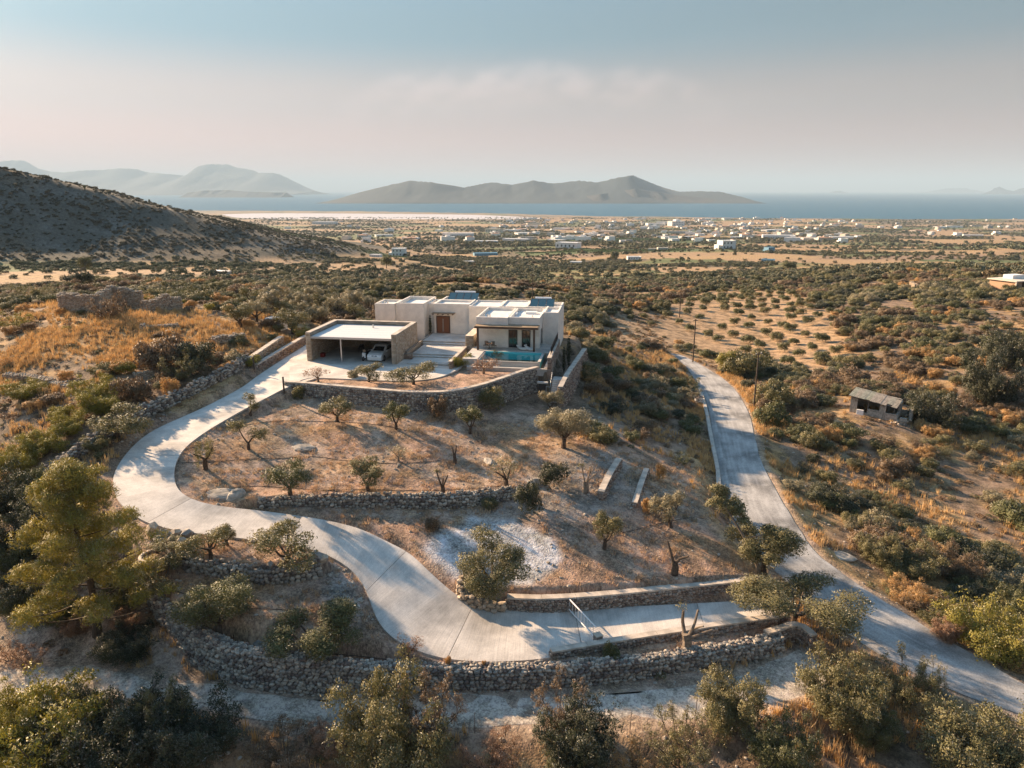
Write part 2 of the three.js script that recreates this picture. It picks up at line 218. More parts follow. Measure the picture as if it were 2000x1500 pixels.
const TPS = (() => {  // smooth sheet through the surveyed points
  const n = CTRL.length, m = n + 3, S = 60, A = [], phi = (q) => (q < 1e-12 ? 0 : 0.5 * q * Math.log(q));
  for (let i = 0; i < m; i++) A.push(new Float64Array(m + 1));
  for (let i = 0; i < n; i++) {
    for (let j = 0; j < n; j++) { const dx = (CTRL[i].x - CTRL[j].x) / S, dz = (CTRL[i].z - CTRL[j].z) / S; A[i][j] = phi(dx * dx + dz * dz); }
    A[i][i] += 0.004; A[i][n] = A[n][i] = 1; A[i][n + 1] = A[n + 1][i] = CTRL[i].x / S; A[i][n + 2] = A[n + 2][i] = CTRL[i].z / S; A[i][m] = CTRL[i].y - steps(CTRL[i].x, CTRL[i].z);
  }
  for (let c = 0; c < m; c++) { let p = c; for (let r = c + 1; r < m; r++) if (Math.abs(A[r][c]) > Math.abs(A[p][c])) p = r; const t = A[c]; A[c] = A[p]; A[p] = t; for (let r = c + 1; r < m; r++) { const f = A[r][c] / A[c][c]; if (f) for (let k = c; k <= m; k++) A[r][k] -= f * A[c][k]; } }
  const w = new Float64Array(m);
  for (let r = m - 1; r >= 0; r--) { let s = A[r][m]; for (let k = r + 1; k < m; k++) s -= A[r][k] * w[k]; w[r] = s / A[r][r]; }
  const X = CTRL.map((p) => p.x / S), Z = CTRL.map((p) => p.z / S);
  return (x, z) => { x /= S; z /= S; let s = w[n] + w[n + 1] * x + w[n + 2] * z; for (let i = 0; i < n; i++) { const dx = x - X[i], dz = z - Z[i], q = dx * dx + dz * dz; if (q > 1e-12) s += w[i] * 0.5 * q * Math.log(q); } return s; };
})();
const inset = (P, d) => P.map((p, i) => { const t = P[Math.min(P.length - 1, i + 1)].clone().sub(P[Math.max(0, i - 1)]).setY(0).normalize(); return new THREE.Vector3(p.x + t.z * d, p.y, p.z - t.x * d); });   // to the left of the path, the high side
const wallCurve = inset(smoothPath(wallTop, 48), 0.42);
// the made-up ground that carries villa and forecourt, held by the curved wall
const platform = [house(-1.5, 10.5), house(-2.2, 2), house(-3, -2.5), ...wallCurve, house(31.6, -1.2), house(32.6, 4), house(32.6, 24), house(3, 24), house(3, 11)];
const sideYard = [house(31.6, -3.0), house(33.3, -3.0), house(33.7, -1), house(34.3, 4), house(35.2, 12.5), house(32.4, 13), house(31.6, -1)];
const toBox = (P, e) => new THREE.Box3().setFromPoints(P).expandByScalar(e), platBox = toBox(platform, 6);
function height(x, z) {
  const r = Math.hypot(x, z);
  let y;
  if (r > 330) y = far(x, z);
  else {
    y = TPS(x, z) + steps(x, z);
    const rough = (fbm(x / 3.1, z / 3.1, 3) - 0.5) * 0.28 + (fbm(x / 11, z / 11 + 31, 2) - 0.5) * 0.5;
    let keep = 1;
    if (x > platBox.min.x && x < platBox.max.x && z > platBox.min.z && z < platBox.max.z) {
      const d = polyDist(platform, x, z), inside = inPoly(platform, x, z), s = inside ? 1 : 1 - sstep(0.0, 0.35, d);
      const [u, v] = toUV(x, z), fore = u > 20 && u < 31 && v < 0.5 && v > -12 ? -0.25 : -0.12;
      const back = !inside && v > 6 && u < 34 ? 1 - sstep(0, 4, d) : s;
      const w = Math.max(s, back);
      y = lerp(y, fore, w); keep = 1 - w;
      if (inPoly(sideYard, x, z)) { y = lerp(-2.3, -0.9, sstep(-3, 6, v)); keep = 0; }
    }
    const d1 = onStrip(drive, x, z), d2 = onStrip(road, x, z), d3 = onStrip(track, x, z);
    if (d2) { const w = 1 - sstep(0.25, 2.6, d2.d); y = lerp(y, d2.y - (d2.d < -0.4 ? 0.3 : 0.08), w); keep *= 1 - w; }
    if (d3) { const w = 1 - sstep(0.9, 3.2, d3.d); y = lerp(y, d3.y - 0.04, w); keep *= 1 - w * 0.6; }
    if (d1) { const w = 1 - sstep(0.25, 1.0, d1.d); y = lerp(y, d1.y - (d1.d < -0.3 ? 0.4 : 0.16), w); keep *= 1 - w; }
    y += rough * keep;
    if (r > 200) y = lerp(y, far(x, z), sstep(200, 330, r));
  }
  if (r > 3000) { // shore: bay on the right, salt lake and spit on the left
    const shore = -pw([[-3000, 6000], [-1900, 5900], [-900, 5650], [-100, 5250], [500, 4700], [1200, 4380], [2200, 4150], [3500, 4050], [6000, 4000]], x) + (fbm(x / 300, 3, 3) - 0.5) * 160;
    y = lerp(y, SEA - 6, sstep(20, -60, z - shore));
  }
  return y;
}
function ground(px, py) {           // where a line of sight meets the land
  const [dx, dy, dz] = rayDir(px, py); let t = 18, pt = t;
  for (let i = 0; i < 900; i++) {
    const x = dx * t, z = dz * t, gap = CY + dy * t - height(x, z);
    if (gap < 0) { let a = pt, b = t; for (let k = 0; k < 14; k++) { const m = (a + b) / 2; if (CY + dy * m - height(dx * m, dz * m) < 0) b = m; else a = m; } return new THREE.Vector3(dx * b, height(dx * b, dz * b), dz * b); }
    pt = t; t += Math.max(0.25, Math.min(gap * 0.6, t * 0.02));
    if (t > 7000) break;
  }
  return new THREE.Vector3(dx * t, SEA, dz * t);
}
const drop = (x, z) => new THREE.Vector3(x, height(x, z), z);
const fwd = (p) => -(p.z * cP) - (p.y - CY) * sP, metres = (p, px) => px * fwd(p) / FOCAL;
// ---------------------------------------------------------------- ground cover colours
const poly = (pts) => pts.map(([px, py]) => ground(px, py));
const Z = {
  gravel: poly([[836, 1045], [925, 1016], [1012, 1020], [1072, 1048], [1092, 1085], [1072, 1118], [1032, 1140], [980, 1146], [905, 1136], [880, 1138], [848, 1112], [822, 1075]]),
  clay: poly([[1035, 930], [1090, 885], [1200, 880], [1240, 900], [1200, 990], [1120, 1030], [990, 1015], [930, 1005], [1010, 965]]),
  rubble: poly([[630, 1085], [670, 1105], [700, 1150], [735, 1215], [690, 1205], [650, 1170], [625, 1130]]),
  yellow: poly([[0, 720], [120, 615], [180, 600], [250, 612], [340, 628], [480, 655], [420, 690], [330, 720], [240, 715], [120, 700], [60, 720], [0, 780]]),
  barren: poly([[0, 1210], [60, 1200], [160, 1245], [330, 1290], [420, 1330], [200, 1330], [0, 1330]]),
  grove: poly([[1275, 648], [1355, 572], [1500, 550], [1590, 592], [1670, 700], [1590, 732], [1480, 708], [1400, 696]]),
  straw1: poly([[1190, 660], [1195, 610], [1280, 640], [1330, 665], [1290, 680]]),
  bed: poly([[600, 738], [800, 740], [870, 735], [920, 715], [1060, 712], [1000, 735], [930, 757], [870, 767], [800, 767], [600, 752]]),
};
for (const k in Z) Z[k].box = new THREE.Box3().setFromPoints(Z[k]).expandByScalar(3);
const zone = (k, x, z, soft = 1.2) => { const P = Z[k]; if (x < P.box.min.x || x > P.box.max.x || z < P.box.min.z || z > P.box.max.z) return 0; const d = polyDist(P, x, z) * (inPoly(P, x, z) ? 1 : -1); return sstep(-soft, soft, d + (fbm(x / 1.7, z / 1.7, 3) - 0.5) * 2.2 * soft); };
const SOIL = [0.575, 0.372, 0.256], PALE = [0.58, 0.45, 0.345], STRAW = [0.62, 0.385, 0.160], EARTH = [0.300, 0.205, 0.132], SCRUB = [0.190, 0.145, 0.085], GREY = [0.74, 0.74, 0.74], CLAY = [0.40, 0.355, 0.305], FIELD = [0.58, 0.385, 0.215], GREEN = [0.15, 0.20, 0.062], ROCK = [0.42, 0.39, 0.36];
const mixc = (a, b, t) => { a[0] = lerp(a[0], b[0], t); a[1] = lerp(a[1], b[1], t); a[2] = lerp(a[2], b[2], t); };
// fields of the plain: irregular strips between tracks
function cell(x, z, s) { let best = 1e9, id = 0; const ix = Math.floor(x / s), iz = Math.floor(z / s); for (let i = -1; i <= 1; i++) for (let j = -1; j <= 1; j++) { const cx = (ix + i + 0.15 + 0.7 * hash2(ix + i, iz + j)) * s, cz = (iz + j + 0.15 + 0.7 * hash2(iz + j + 91, ix + i)) * s, d = Math.abs(x - cx) * 0.8 + Math.abs(z - cz); if (d < best) { best = d; id = hash2(ix + i + 13, iz + j + 7); } } return id; }
const strawAt = (list) => list.map(([px, py, rx, rz, kind]) => { const p = ground(px, py); return [p.x, p.z, rx, rz, kind]; });
const PATCHES = strawAt([[1155, 577, 34, 15, 0], [1290, 517, 62, 22, 0], [1460, 502, 80, 40, 0], [1680, 525, 120, 20, 0], [1870, 518, 120, 36, 0], [1260, 468, 240, 90, 1], [1180, 490, 130, 60, 1], [1100, 548, 30, 18, 2], [560, 528, 130, 14, 0], [180, 540, 60, 8, 0], [80, 548, 40, 7, 0], [700, 505, 60, 18, 0], [830, 520, 34, 14, 0], [1580, 440, 300, 90, 0], [1870, 470, 240, 60, 0], [1700, 448, 200, 60, 1], [960, 440, 250, 120, 0], [760, 448, 260, 60, 0], [880, 470, 120, 24, 1], [1380, 545, 42, 12, 0], [1010, 562, 24, 9, 0], [1190, 536, 44, 14, 0], [900, 500, 70, 18, 0], [1560, 482, 150, 36, 0], [1360, 462, 170, 50, 0], [1060, 456, 150, 50, 1], [1740, 492, 160, 26, 0], [640, 470, 110, 26, 1], [1480, 450, 200, 60, 1], [1150, 505, 60, 14, 0], [1000, 520, 44, 12, 2]]);
function cover(x, z, h) {
  const r = Math.hypot(x, z), c = [...EARTH];
  if (r < 420) {
    const n1 = fbm(x / 14 + 3, z / 14, 4), n2 = fbm(x / 3.3 + 50, z / 3.3, 4), n3 = fbm(x / 1.1 + 9, z / 1.1 + 4, 3);
    mixc(c, SCRUB, sstep(0.45, 0.65, n2) * 0.7);
    mixc(c, STRAW, sstep(0.48, 0.62, n1 * 0.6 + n2 * 0.4) * 0.75);
    mixc(c, PALE, sstep(0.58, 0.7, n3) * 0.22);
    // tended ground inside the drive and around it
    const prop = (x > -34 && x < 24 && z > -80 && z < -40) ? sstep(-34, -30, x) * sstep(24, 20, x) * sstep(-80, -76, z) : 0;
    if (prop > 0) { const t = [...SOIL]; mixc(t, PALE, sstep(0.42, 0.62, n2) * 0.7); mixc(t, STRAW, sstep(0.52, 0.7, fbm(x / 5 + 80, z / 2.4, 4)) * 0.45); mixc(t, EARTH, sstep(0.55, 0.72, n3) * 0.38); mixc(c, t, prop * 0.92); }
    mixc(c, STRAW, zone('yellow', x, z, 2.5) * (0.55 + 0.4 * n3));
    mixc(c, PALE, zone('barren', x, z, 2) * 0.8);
    mixc(c, FIELD, Math.max(zone('grove', x, z, 4), zone('straw1', x, z, 3)) * 0.9);
    mixc(c, SOIL, zone('bed', x, z, 0.5) * 0.9);
    mixc(c, CLAY, zone('clay', x, z, 1.6) * 0.85);
    const gz = zone('gravel', x, z, 0.5); if (gz > 0) { mixc(c, GREY, gz * (0.9 + 0.1 * n3)); }
    mixc(c, ROCK, zone('rubble', x, z, 1.0) * 0.9);
    const dr = onStrip(road, x, z); if (dr && dr.d < 4) { mixc(c, PALE, (1 - sstep(0, 0.9, dr.d)) * 0.7); mixc(c, STRAW, sstep(0.6, 1.2, dr.d) * (1 - sstep(2, 4, dr.d)) * 0.75 * sstep(0.35, 0.55, n2)); }
    const dt = onStrip(track, x, z); if (dt && dt.d < 2) mixc(c, PALE, (1 - sstep(-0.5, 1.4, dt.d + (n3 - 0.5) * 2)) * 0.9);
    const dd = onStrip(drive, x, z); if (dd && dd.d < 2.0) mixc(c, SOIL, (1 - sstep(0, 2, dd.d)) * 0.6);
  }
  if (r > 240) {
    const w = sstep(240, 420, r), t = [...EARTH], s = cell(x, z, r < 1200 ? 95 : 170), n = fbm(x / 60, z / 60, 4), n2 = fbm(x / 13, z / 13, 3);
    mixc(t, [0.15, 0.135, 0.075], 0.5 + 0.4 * n2);
    if (s < 0.25) mixc(t, FIELD, 0.85); else if (s < 0.46) mixc(t, GREEN, 0.85); else if (s < 0.55) mixc(t, SOIL, 0.5);
    mixc(t, STRAW, sstep(0.58, 0.7, n) * 0.35);
    for (const [px, pz, rx, rz, kind] of PATCHES) { const q = Math.hypot((x - px) / rx, (z - pz) / rz) + (fbm(x / 22, z / 22, 2) - 0.5) * 0.5; if (q < 1.1) mixc(t, kind === 1 ? [0.105, 0.165, 0.045] : kind === 2 ? [0.23, 0.26, 0.08] : [0.56, 0.375, 0.185], 1 - sstep(0.9, 1.05, q)); }
    // the hill on the left: grey limestone and thorny scrub
    const hillish = sstep(6.4, 9.5, h - (CY - pw(plainTab, -z))) * sstep(-60, -130, x) * sstep(-330, -380, z);
    if (hillish > 0) { const k = [0.120, 0.115, 0.085]; mixc(k, [0.24, 0.23, 0.20], sstep(0.52, 0.68, n2) * 0.55); mixc(k, [0.22, 0.155, 0.085], sstep(0.5, 0.62, n) * 0.5); mixc(t, k, hillish); }
    if (z < -4300 || (x < 100 && z < -3900)) { mixc(t, [0.33, 0.27, 0.2], 0.5); }
    mixc(c, t, w);
  }
  return c;
}
const soilTex = noiseTex(1024, 0, { fn: (u, v) => { const a = tfbm(u, v, 8, 7), b = tfbm(u + 0.37, v + 0.11, 64, 4), p = tfbm(u + 0.7, v, 128, 2); let g = 0.80 + (a - 0.5) * 0.75 + (b - 0.5) * 0.5; if (p > 0.70) g += 0.16; if (p < 0.28) g -= 0.16; return [g, g * (0.985 + 0.05 * (b - 0.5)), g * (0.97 + 0.1 * (a - 0.5))]; } });
const soilBump = noiseTex(1024, 0, { srgb: false, fn: (u, v) => 0.55 * tfbm(u, v, 16, 6) + 0.45 * tfbm(u + 0.3, v + 0.6, 96, 3) });
soilTex.repeat.set(1 / 9, 1 / 9); soilBump.repeat.set(1 / 9, 1 / 9);
{
  const A0 = -63 * Math.PI / 180, A1 = 63 * Math.PI / 180, NA = 440, r0 = 7, r1 = 7200, rs = []; let r = r0; while (r < r1) { rs.push(r); r *= 1 + (r < 20 ? 0.02 : r < 110 ? 0.0052 : r < 340 ? 0.008 : r < 900 ? 0.014 : 0.022); } rs.push(r1);
  const NR = rs.length, pos = new Float32Array(NR * (NA + 1) * 3), col = new Float32Array(NR * (NA + 1) * 3), uv = new Float32Array(NR * (NA + 1) * 2), idx = [];
  let o = 0;
  for (let i = 0; i < NR; i++) for (let j = 0; j <= NA; j++, o++) {
    const a = lerp(A0, A1, j / NA), x = Math.sin(a) * rs[i], z = -Math.cos(a) * rs[i], h = height(x, z), c = cover(x, z, h);
    pos.set([x, h, z], o * 3); col.set(c, o * 3); uv.set([x, z], o * 2);
    if (i && j) { const q = o, l = o - 1, d = o - NA - 1, e = d - 1; idx.push(e, d, l, l, d, q); }
  }
  const g = new THREE.BufferGeometry(); g.setAttribute('position', new THREE.BufferAttribute(pos, 3)); g.setAttribute('color', new THREE.BufferAttribute(col, 3)); g.setAttribute('uv', new THREE.BufferAttribute(uv, 2)); g.setIndex(idx); g.computeVertexNormals();
  if (g.attributes.normal.getY(5000) < 0) { for (let i = 0; i < idx.length; i += 3) { const t = idx[i]; idx[i] = idx[i + 1]; idx[i + 1] = t; } g.setIndex(idx); g.computeVertexNormals(); }
  tag(structure('terrain', g, new THREE.MeshStandardMaterial({ vertexColors: true, map: soilTex, bumpMap: soilBump, bumpScale: 0.09, roughness: 0.96 })), 'dry tan hillside running down to a wide coastal plain', 'terrain');
}
// ---------------------------------------------------------------- sea, salt lake
{
  const g = new THREE.PlaneGeometry(150000, 80000); g.rotateX(-Math.PI / 2); g.translate(0, SEA, -43200);
  const bump = noiseTex(512, 0, { srgb: false, fn: (u, v) => tfbm(u, v, 12, 5) }); bump.repeat.set(1500, 1100);
  tag(structure('sea', g, new THREE.MeshPhysicalMaterial({ color: rgb(0.022, 0.105, 0.165), roughness: 0.38, ior: 1.33, specularIntensity: 0.7, bumpMap: bump, bumpScale: 0.9 })), 'calm blue sea reaching the hazy horizon', 'sea');
  const P = [[432, 419], [470, 426], [600, 430], [800, 431.5], [960, 430.5], [1055, 427], [1000, 423], [900, 419.5], [700, 417.5], [520, 417]].map(([px, py]) => { const [dx, dy, dz] = rayDir(px, py), t = (SEA + 2 - CY) / dy; return new THREE.Vector2(dx * t, dz * t); });
  const sg = new THREE.ShapeGeometry(new THREE.Shape(new THREE.SplineCurve([...P, P[0]]).getPoints(80).map((p) => new THREE.Vector2(p.x, -p.y)))); sg.rotateX(-Math.PI / 2); sg.translate(0, SEA + 3.2, 0);
  tag(structure('salt_lake', sg, std([0.72, 0.64, 0.60], 0.35)), 'pale dried salt lake behind the beach', 'lake');
}
// ---------------------------------------------------------------- driveway, roads
const concTex = noiseTex(1024, 0, { fn: (u, v) => { const a = tfbm(u, v, 4, 6), b = tfbm(u + 0.4, v + 0.2, 128, 2), br = tvn(u * 3, v * 220, 220) * 0.5 + tvn(u * 6 + 1, v * 110, 110) * 0.5; const g = 0.86 + (a - 0.5) * 0.40 + (b - 0.5) * 0.12 + (br - 0.5) * 0.10; return [g, g * 0.995, g * 0.985]; } });
const concBump = noiseTex(512, 0, { srgb: false, fn: (u, v) => 0.5 * tfbm(u, v, 64, 3) + 0.5 * tvn(u * 4, v * 128, 128) });
const tarTex = noiseTex(1024, 0, { fn: (u, v) => { const a = tfbm(u, v, 4, 6), b = tfbm(u + 0.4, v + 0.2, 128, 3), w = tfbm(u * 1, v, 2, 3), st = tvn(u * 40, v * 2, 40) * 0.6 + tvn(u * 16 + 3, v * 4, 16) * 0.4; const g = 0.80 + (a - 0.5) * 0.42 + (b - 0.5) * 0.3 + (w - 0.5) * 0.2 + (st - 0.5) * 0.22; return [g, g, g * 1.0]; } });
for (const t of [concTex, concBump, tarTex]) { t.repeat.set(1, 1); t.anisotropy = 8; }
const M = {
  conc: new THREE.MeshStandardMaterial({ color: rgb(0.76, 0.70, 0.635), roughness: 0.8, map: concTex, bumpMap: concBump, bumpScale: 0.006 }),
  tar: new THREE.MeshStandardMaterial({ color: rgb(0.50, 0.48, 0.455), roughness: 0.85, map: tarTex, bumpMap: concBump, bumpScale: 0.01 }),
  gravelRoad: new THREE.MeshStandardMaterial({ color: rgb(0.66, 0.585, 0.49), roughness: 0.95, map: soilTex, bumpMap: soilBump, bumpScale: 0.05 }),
  kerb: std([0.62, 0.56, 0.49], 0.85, { map: concTex }),
};
function slabGeo(s, i0, i1, { lift = 0, thick = 0.3, tile = 7, gap = 0, cross = 8, ragged = 0 } = {}) {
  const pos = [], uv = [], idx = []; let len = 0; const rows = [];
  for (let i = i0; i <= i1; i++) {
    if (i > i0) len += s.C[i].distanceTo(s.C[i - 1]);
    const l = s.L[i].clone(), r = s.R[i].clone();
    if (gap && (i === i0 || i === i1)) { const k = i === i0 ? s.C[i + 1].clone().sub(s.C[i]) : s.C[i - 1].clone().sub(s.C[i]); k.normalize().multiplyScalar(gap); l.add(k); r.add(k); }
    const W = l.distanceTo(r), row = [];
    for (let j = 0; j <= cross; j++) { const f = j / cross; let e = 0; if (ragged && (j === 0 || j === cross)) e = (fbm(i * 0.21 + j, 5 + s.n, 3) - 0.5) * ragged; const q = l.clone().lerp(r, f + (j === 0 ? e : -e) / W); q.y += lift + (ragged ? -0.02 * (j === 0 || j === cross ? 1 : 0) : 0); row.push(pos.length / 3); pos.push(q.x, q.y, q.z); uv.push((f * W) / tile, len / tile + i0 * 0.13); }
    rows.push(row);
  }
  for (let i = 0; i + 1 < rows.length; i++) for (let j = 0; j < cross; j++) { const a = rows[i][j], b = rows[i][j + 1], c = rows[i + 1][j], d = rows[i + 1][j + 1]; idx.push(a, b, c, b, d, c); }
  // edges going down
  const edge = (list, flip) => { let L = 0; for (let k = 0; k < list.length; k++) { const q = list[k]; const x = pos[q * 3], y = pos[q * 3 + 1], z = pos[q * 3 + 2]; if (k) { const w = list[k - 1]; L += Math.hypot(x - pos[w * 3], z - pos[w * 3 + 2]); } pos.push(x, y, z, x, y - thick, z); uv.push(L / tile, 0, L / tile, thick / tile); if (k) { const n = pos.length / 3, a = n - 4, b = n - 3, c = n - 2, d = n - 1; if (flip) idx.push(a, c, b, b, c, d); else idx.push(a, b, c, b, d, c); } } };
  edge(rows.map((r) => r[0]), true); edge(rows.map((r) => r[cross]), false); edge(rows[0], false); edge(rows[rows.length - 1], true);
  const g = new THREE.BufferGeometry(); g.setAttribute('position', new THREE.Float32BufferAttribute(pos, 3)); g.setAttribute('uv', new THREE.Float32BufferAttribute(uv, 2)); g.setIndex(idx); g.computeVertexNormals();
  return g;
}
{
  const dg = new THREE.Group(); dg.name = 'driveway'; scene.add(dg); tag(dg, 'pale concrete driveway winding up to the villa in slabs', 'driveway', null, 'structure');
  const cuts = [0]; { let run = 0; const every = [9, 9, 10, 10, 10, 10, 9, 8, 8, 9, 9, 9, 9, 9, 9, 9, 9, 9, 9]; for (let i = 1; i < drive.n; i++) { run += drive.C[i].distanceTo(drive.C[i - 1]); if (run > every[cuts.length - 1] && drive.n - i > 4) { cuts.push(i); run = 0; } } cuts.push(drive.n); }
  for (let k = 0; k + 1 < cuts.length; k++) mesh('slab', slabGeo(drive, cuts[k], cuts[k + 1], { thick: 0.5, gap: 0.02, cross: 6 }), M.conc, dg);
  // forecourt in front of the carport
  const pts = [[520, 777, 0], [566, 754, 0], [600, 739, 0], [650, 739, 0], [700, 741, 0], [760, 743.5, 0], [815, 743, 0], [860, 736, 0], [893, 722, 0], [912, 706, 0]].map(([a, b]) => { const p = lvl(a, b, CY); return toUV(p.x, p.z); });
  const front = new THREE.SplineCurve(pts.slice(1).map((p) => new THREE.Vector2(...p))).getPoints(40);
  const sh = new THREE.Shape([...front, new THREE.Vector2(19.4, 0), new THREE.Vector2(19.4, 4), new THREE.Vector2(12.3, 4), new THREE.Vector2(12.3, 9.4), new THREE.Vector2(0.2, 9.4), new THREE.Vector2(-0.6, 4), new THREE.Vector2(-3.4, 1.8)]);
  const g = new THREE.ExtrudeGeometry(sh, { depth: 0.3, bevelEnabled: false }); g.rotateX(-Math.PI / 2); g.translate(0, -0.292, 0);
  const fu = g.attributes.uv; for (let i = 0; i < fu.count; i++) fu.setXY(i, fu.getX(i) / 7, fu.getY(i) / 7);
  const o = tag(structure('forecourt', g, M.conc), 'pale concrete forecourt in front of the carport', 'forecourt'); o.position.copy(O0); o.rotation.y = -YAW;
  tag(structure('main_road', slabGeo(road, 0, road.n, { lift: 0.0, thick: 0.3, tile: 9, cross: 8, ragged: 0.5 }), M.tar), 'grey concrete lane descending past the plot', 'road');
  const tg = slabGeo(track, 0, track.n, { lift: 0.01, thick: 0.5, tile: 1, cross: 10, ragged: 2.2 }), tp = tg.attributes.position, tu = tg.attributes.uv;
  for (let i = 0; i < tp.count; i++) { tu.setXY(i, tp.getX(i), tp.getZ(i)); tp.setY(i, tp.getY(i) + (fbm(tp.getX(i) / 1.5, tp.getZ(i) / 1.5, 3) - 0.5) * 0.07); } tg.computeVertexNormals();
  tag(structure('gravel_track', tg, M.gravelRoad), 'pale gravel track below the long stone wall', 'track');
  // concrete kerb wall along the near side of the road
  let n0 = 0, n1 = 0; { const za = lvl(1372, 768, K(33.3)).z, zb = lvl(1415, 985, K(32.1)).z; for (let i = 0; i <= road.n; i++) { if (road.L[i].z < za) n0 = i; if (road.L[i].z < zb) n1 = i; } } const kp = [], ku = [], ki = [];
  for (let i = n0; i <= n1; i++) { const l = road.L[i], d = road.R[i].clone().sub(l).setY(0).normalize(), a = l.clone().addScaledVector(d, -0.55), b = l.clone().addScaledVector(d, -0.1), h = 0.42; const n = kp.length / 3; kp.push(a.x, a.y - 0.5, a.z, a.x, a.y + h, a.z, b.x, b.y + h, b.z, b.x, b.y - 0.3, b.z); ku.push(0, i * 0.2, 0.1, i * 0.2, 0.18, i * 0.2, 0.3, i * 0.2); if (i > n0) for (let k = 0; k < 3; k++) ki.push(n - 4 + k, n + k, n - 3 + k, n - 3 + k, n + k, n + 1 + k); }
  ki.push(0, 1, 2, 0, 2, 3); const e = kp.length / 3 - 4; ki.push(e, e + 2, e + 1, e, e + 3, e + 2);
  const kg = new THREE.BufferGeometry(); kg.setAttribute('position', new THREE.Float32BufferAttribute(kp, 3)); kg.setAttribute('uv', new THREE.Float32BufferAttribute(ku, 2)); kg.setIndex(ki); const kf = kg.toNonIndexed(); kf.computeVertexNormals();
  tag(mesh('road_kerb', kf, M.kerb), 'low pale concrete kerb wall beside the lane', 'kerb');
}
// ---------------------------------------------------------------- stone walls
const ROCKS = []; { const R = rng(11); for (let v = 0; v < 6; v++) { const g = new THREE.DodecahedronGeometry(1, 0), p = g.attributes.position, seen = new Map(); for (let i = 0; i < p.count; i++) { const k = [p.getX(i), p.getY(i), p.getZ(i)].map((q) => q.toFixed(3)).join(); if (!seen.has(k)) seen.set(k, [0.82 + 0.36 * R(), 0.82 + 0.36 * R(), 0.82 + 0.36 * R()]); const s = seen.get(k), f = (q) => Math.sign(q) * Math.pow(Math.abs(q), 0.8); p.setXYZ(i, f(p.getX(i)) * s[0], f(p.getY(i)) * s[1], f(p.getZ(i)) * s[2]); } g.computeVertexNormals(); ROCKS.push(g); } }
const grainTex = noiseTex(256, 0, { fn: (u, v) => { const g = 0.86 + (tfbm(u, v, 8, 5) - 0.5) * 0.6; return [g, g * 0.99, g * 0.97]; } });
const TONES = { grey: [[0.44, 0.40, 0.355], [0.52, 0.465, 0.40], [0.35, 0.32, 0.29], [0.64, 0.565, 0.48], [0.24, 0.195, 0.175]], pink: [[0.46, 0.345, 0.275], [0.39, 0.285, 0.225], [0.58, 0.47, 0.39], [0.25, 0.18, 0.15], [0.43, 0.365, 0.32]], buff: [[0.58, 0.47, 0.36], [0.51, 0.405, 0.30], [0.63, 0.53, 0.42], [0.45, 0.35, 0.255], [0.55, 0.46, 0.375]] };
const rockMats = {}; for (const k in TONES) rockMats[k] = TONES[k].map((c) => std(c, 0.93, { map: grainTex }));
const rockTint = {}; for (const k in TONES) rockTint[k] = std([1, 1, 1], 0.93, { map: grainTex });
M.core = std([0.20, 0.172, 0.145], 0.97, { map: grainTex }); M.mortar = std([0.40, 0.34, 0.28], 0.95, { map: grainTex });
M.coping = std([0.70, 0.605, 0.51], 0.85, { map: concTex });
const mtx = new THREE.Matrix4(), qq = new THREE.Quaternion(), V3 = (x, y, z) => new THREE.Vector3(x, y, z);
function putStones(parent, list, tones, single = 0, nm = 'stone') {        // list of {m: Matrix4, size, tone}
  list.sort((a, b) => b.size - a.size);
  const own = list.slice(0, single), rest = list.slice(single);
  own.forEach((s, i) => { const o = mesh(nm, ROCKS[i % ROCKS.length], rockMats[tones][s.tone % 5], parent); s.m.decompose(o.position, o.quaternion, o.scale); });
  for (let v = 0; v < 3; v++) {
    const part = rest.filter((_, i) => i % 3 === v); if (!part.length) continue;
    const im = shadows(new THREE.InstancedMesh(ROCKS[v * 2], rockTint[tones], part.length)); im.name = nm + 'work'; im.userData.kind = 'stuff';
    part.forEach((s, i) => { im.setMatrixAt(i, s.m); const c = TONES[tones][s.tone % 5], k = 0.9 + 0.2 * hash2(i, v); im.setColorAt(i, rgb(c[0] * k, c[1] * k, c[2] * k)); }); parent.add(im);
  }
}
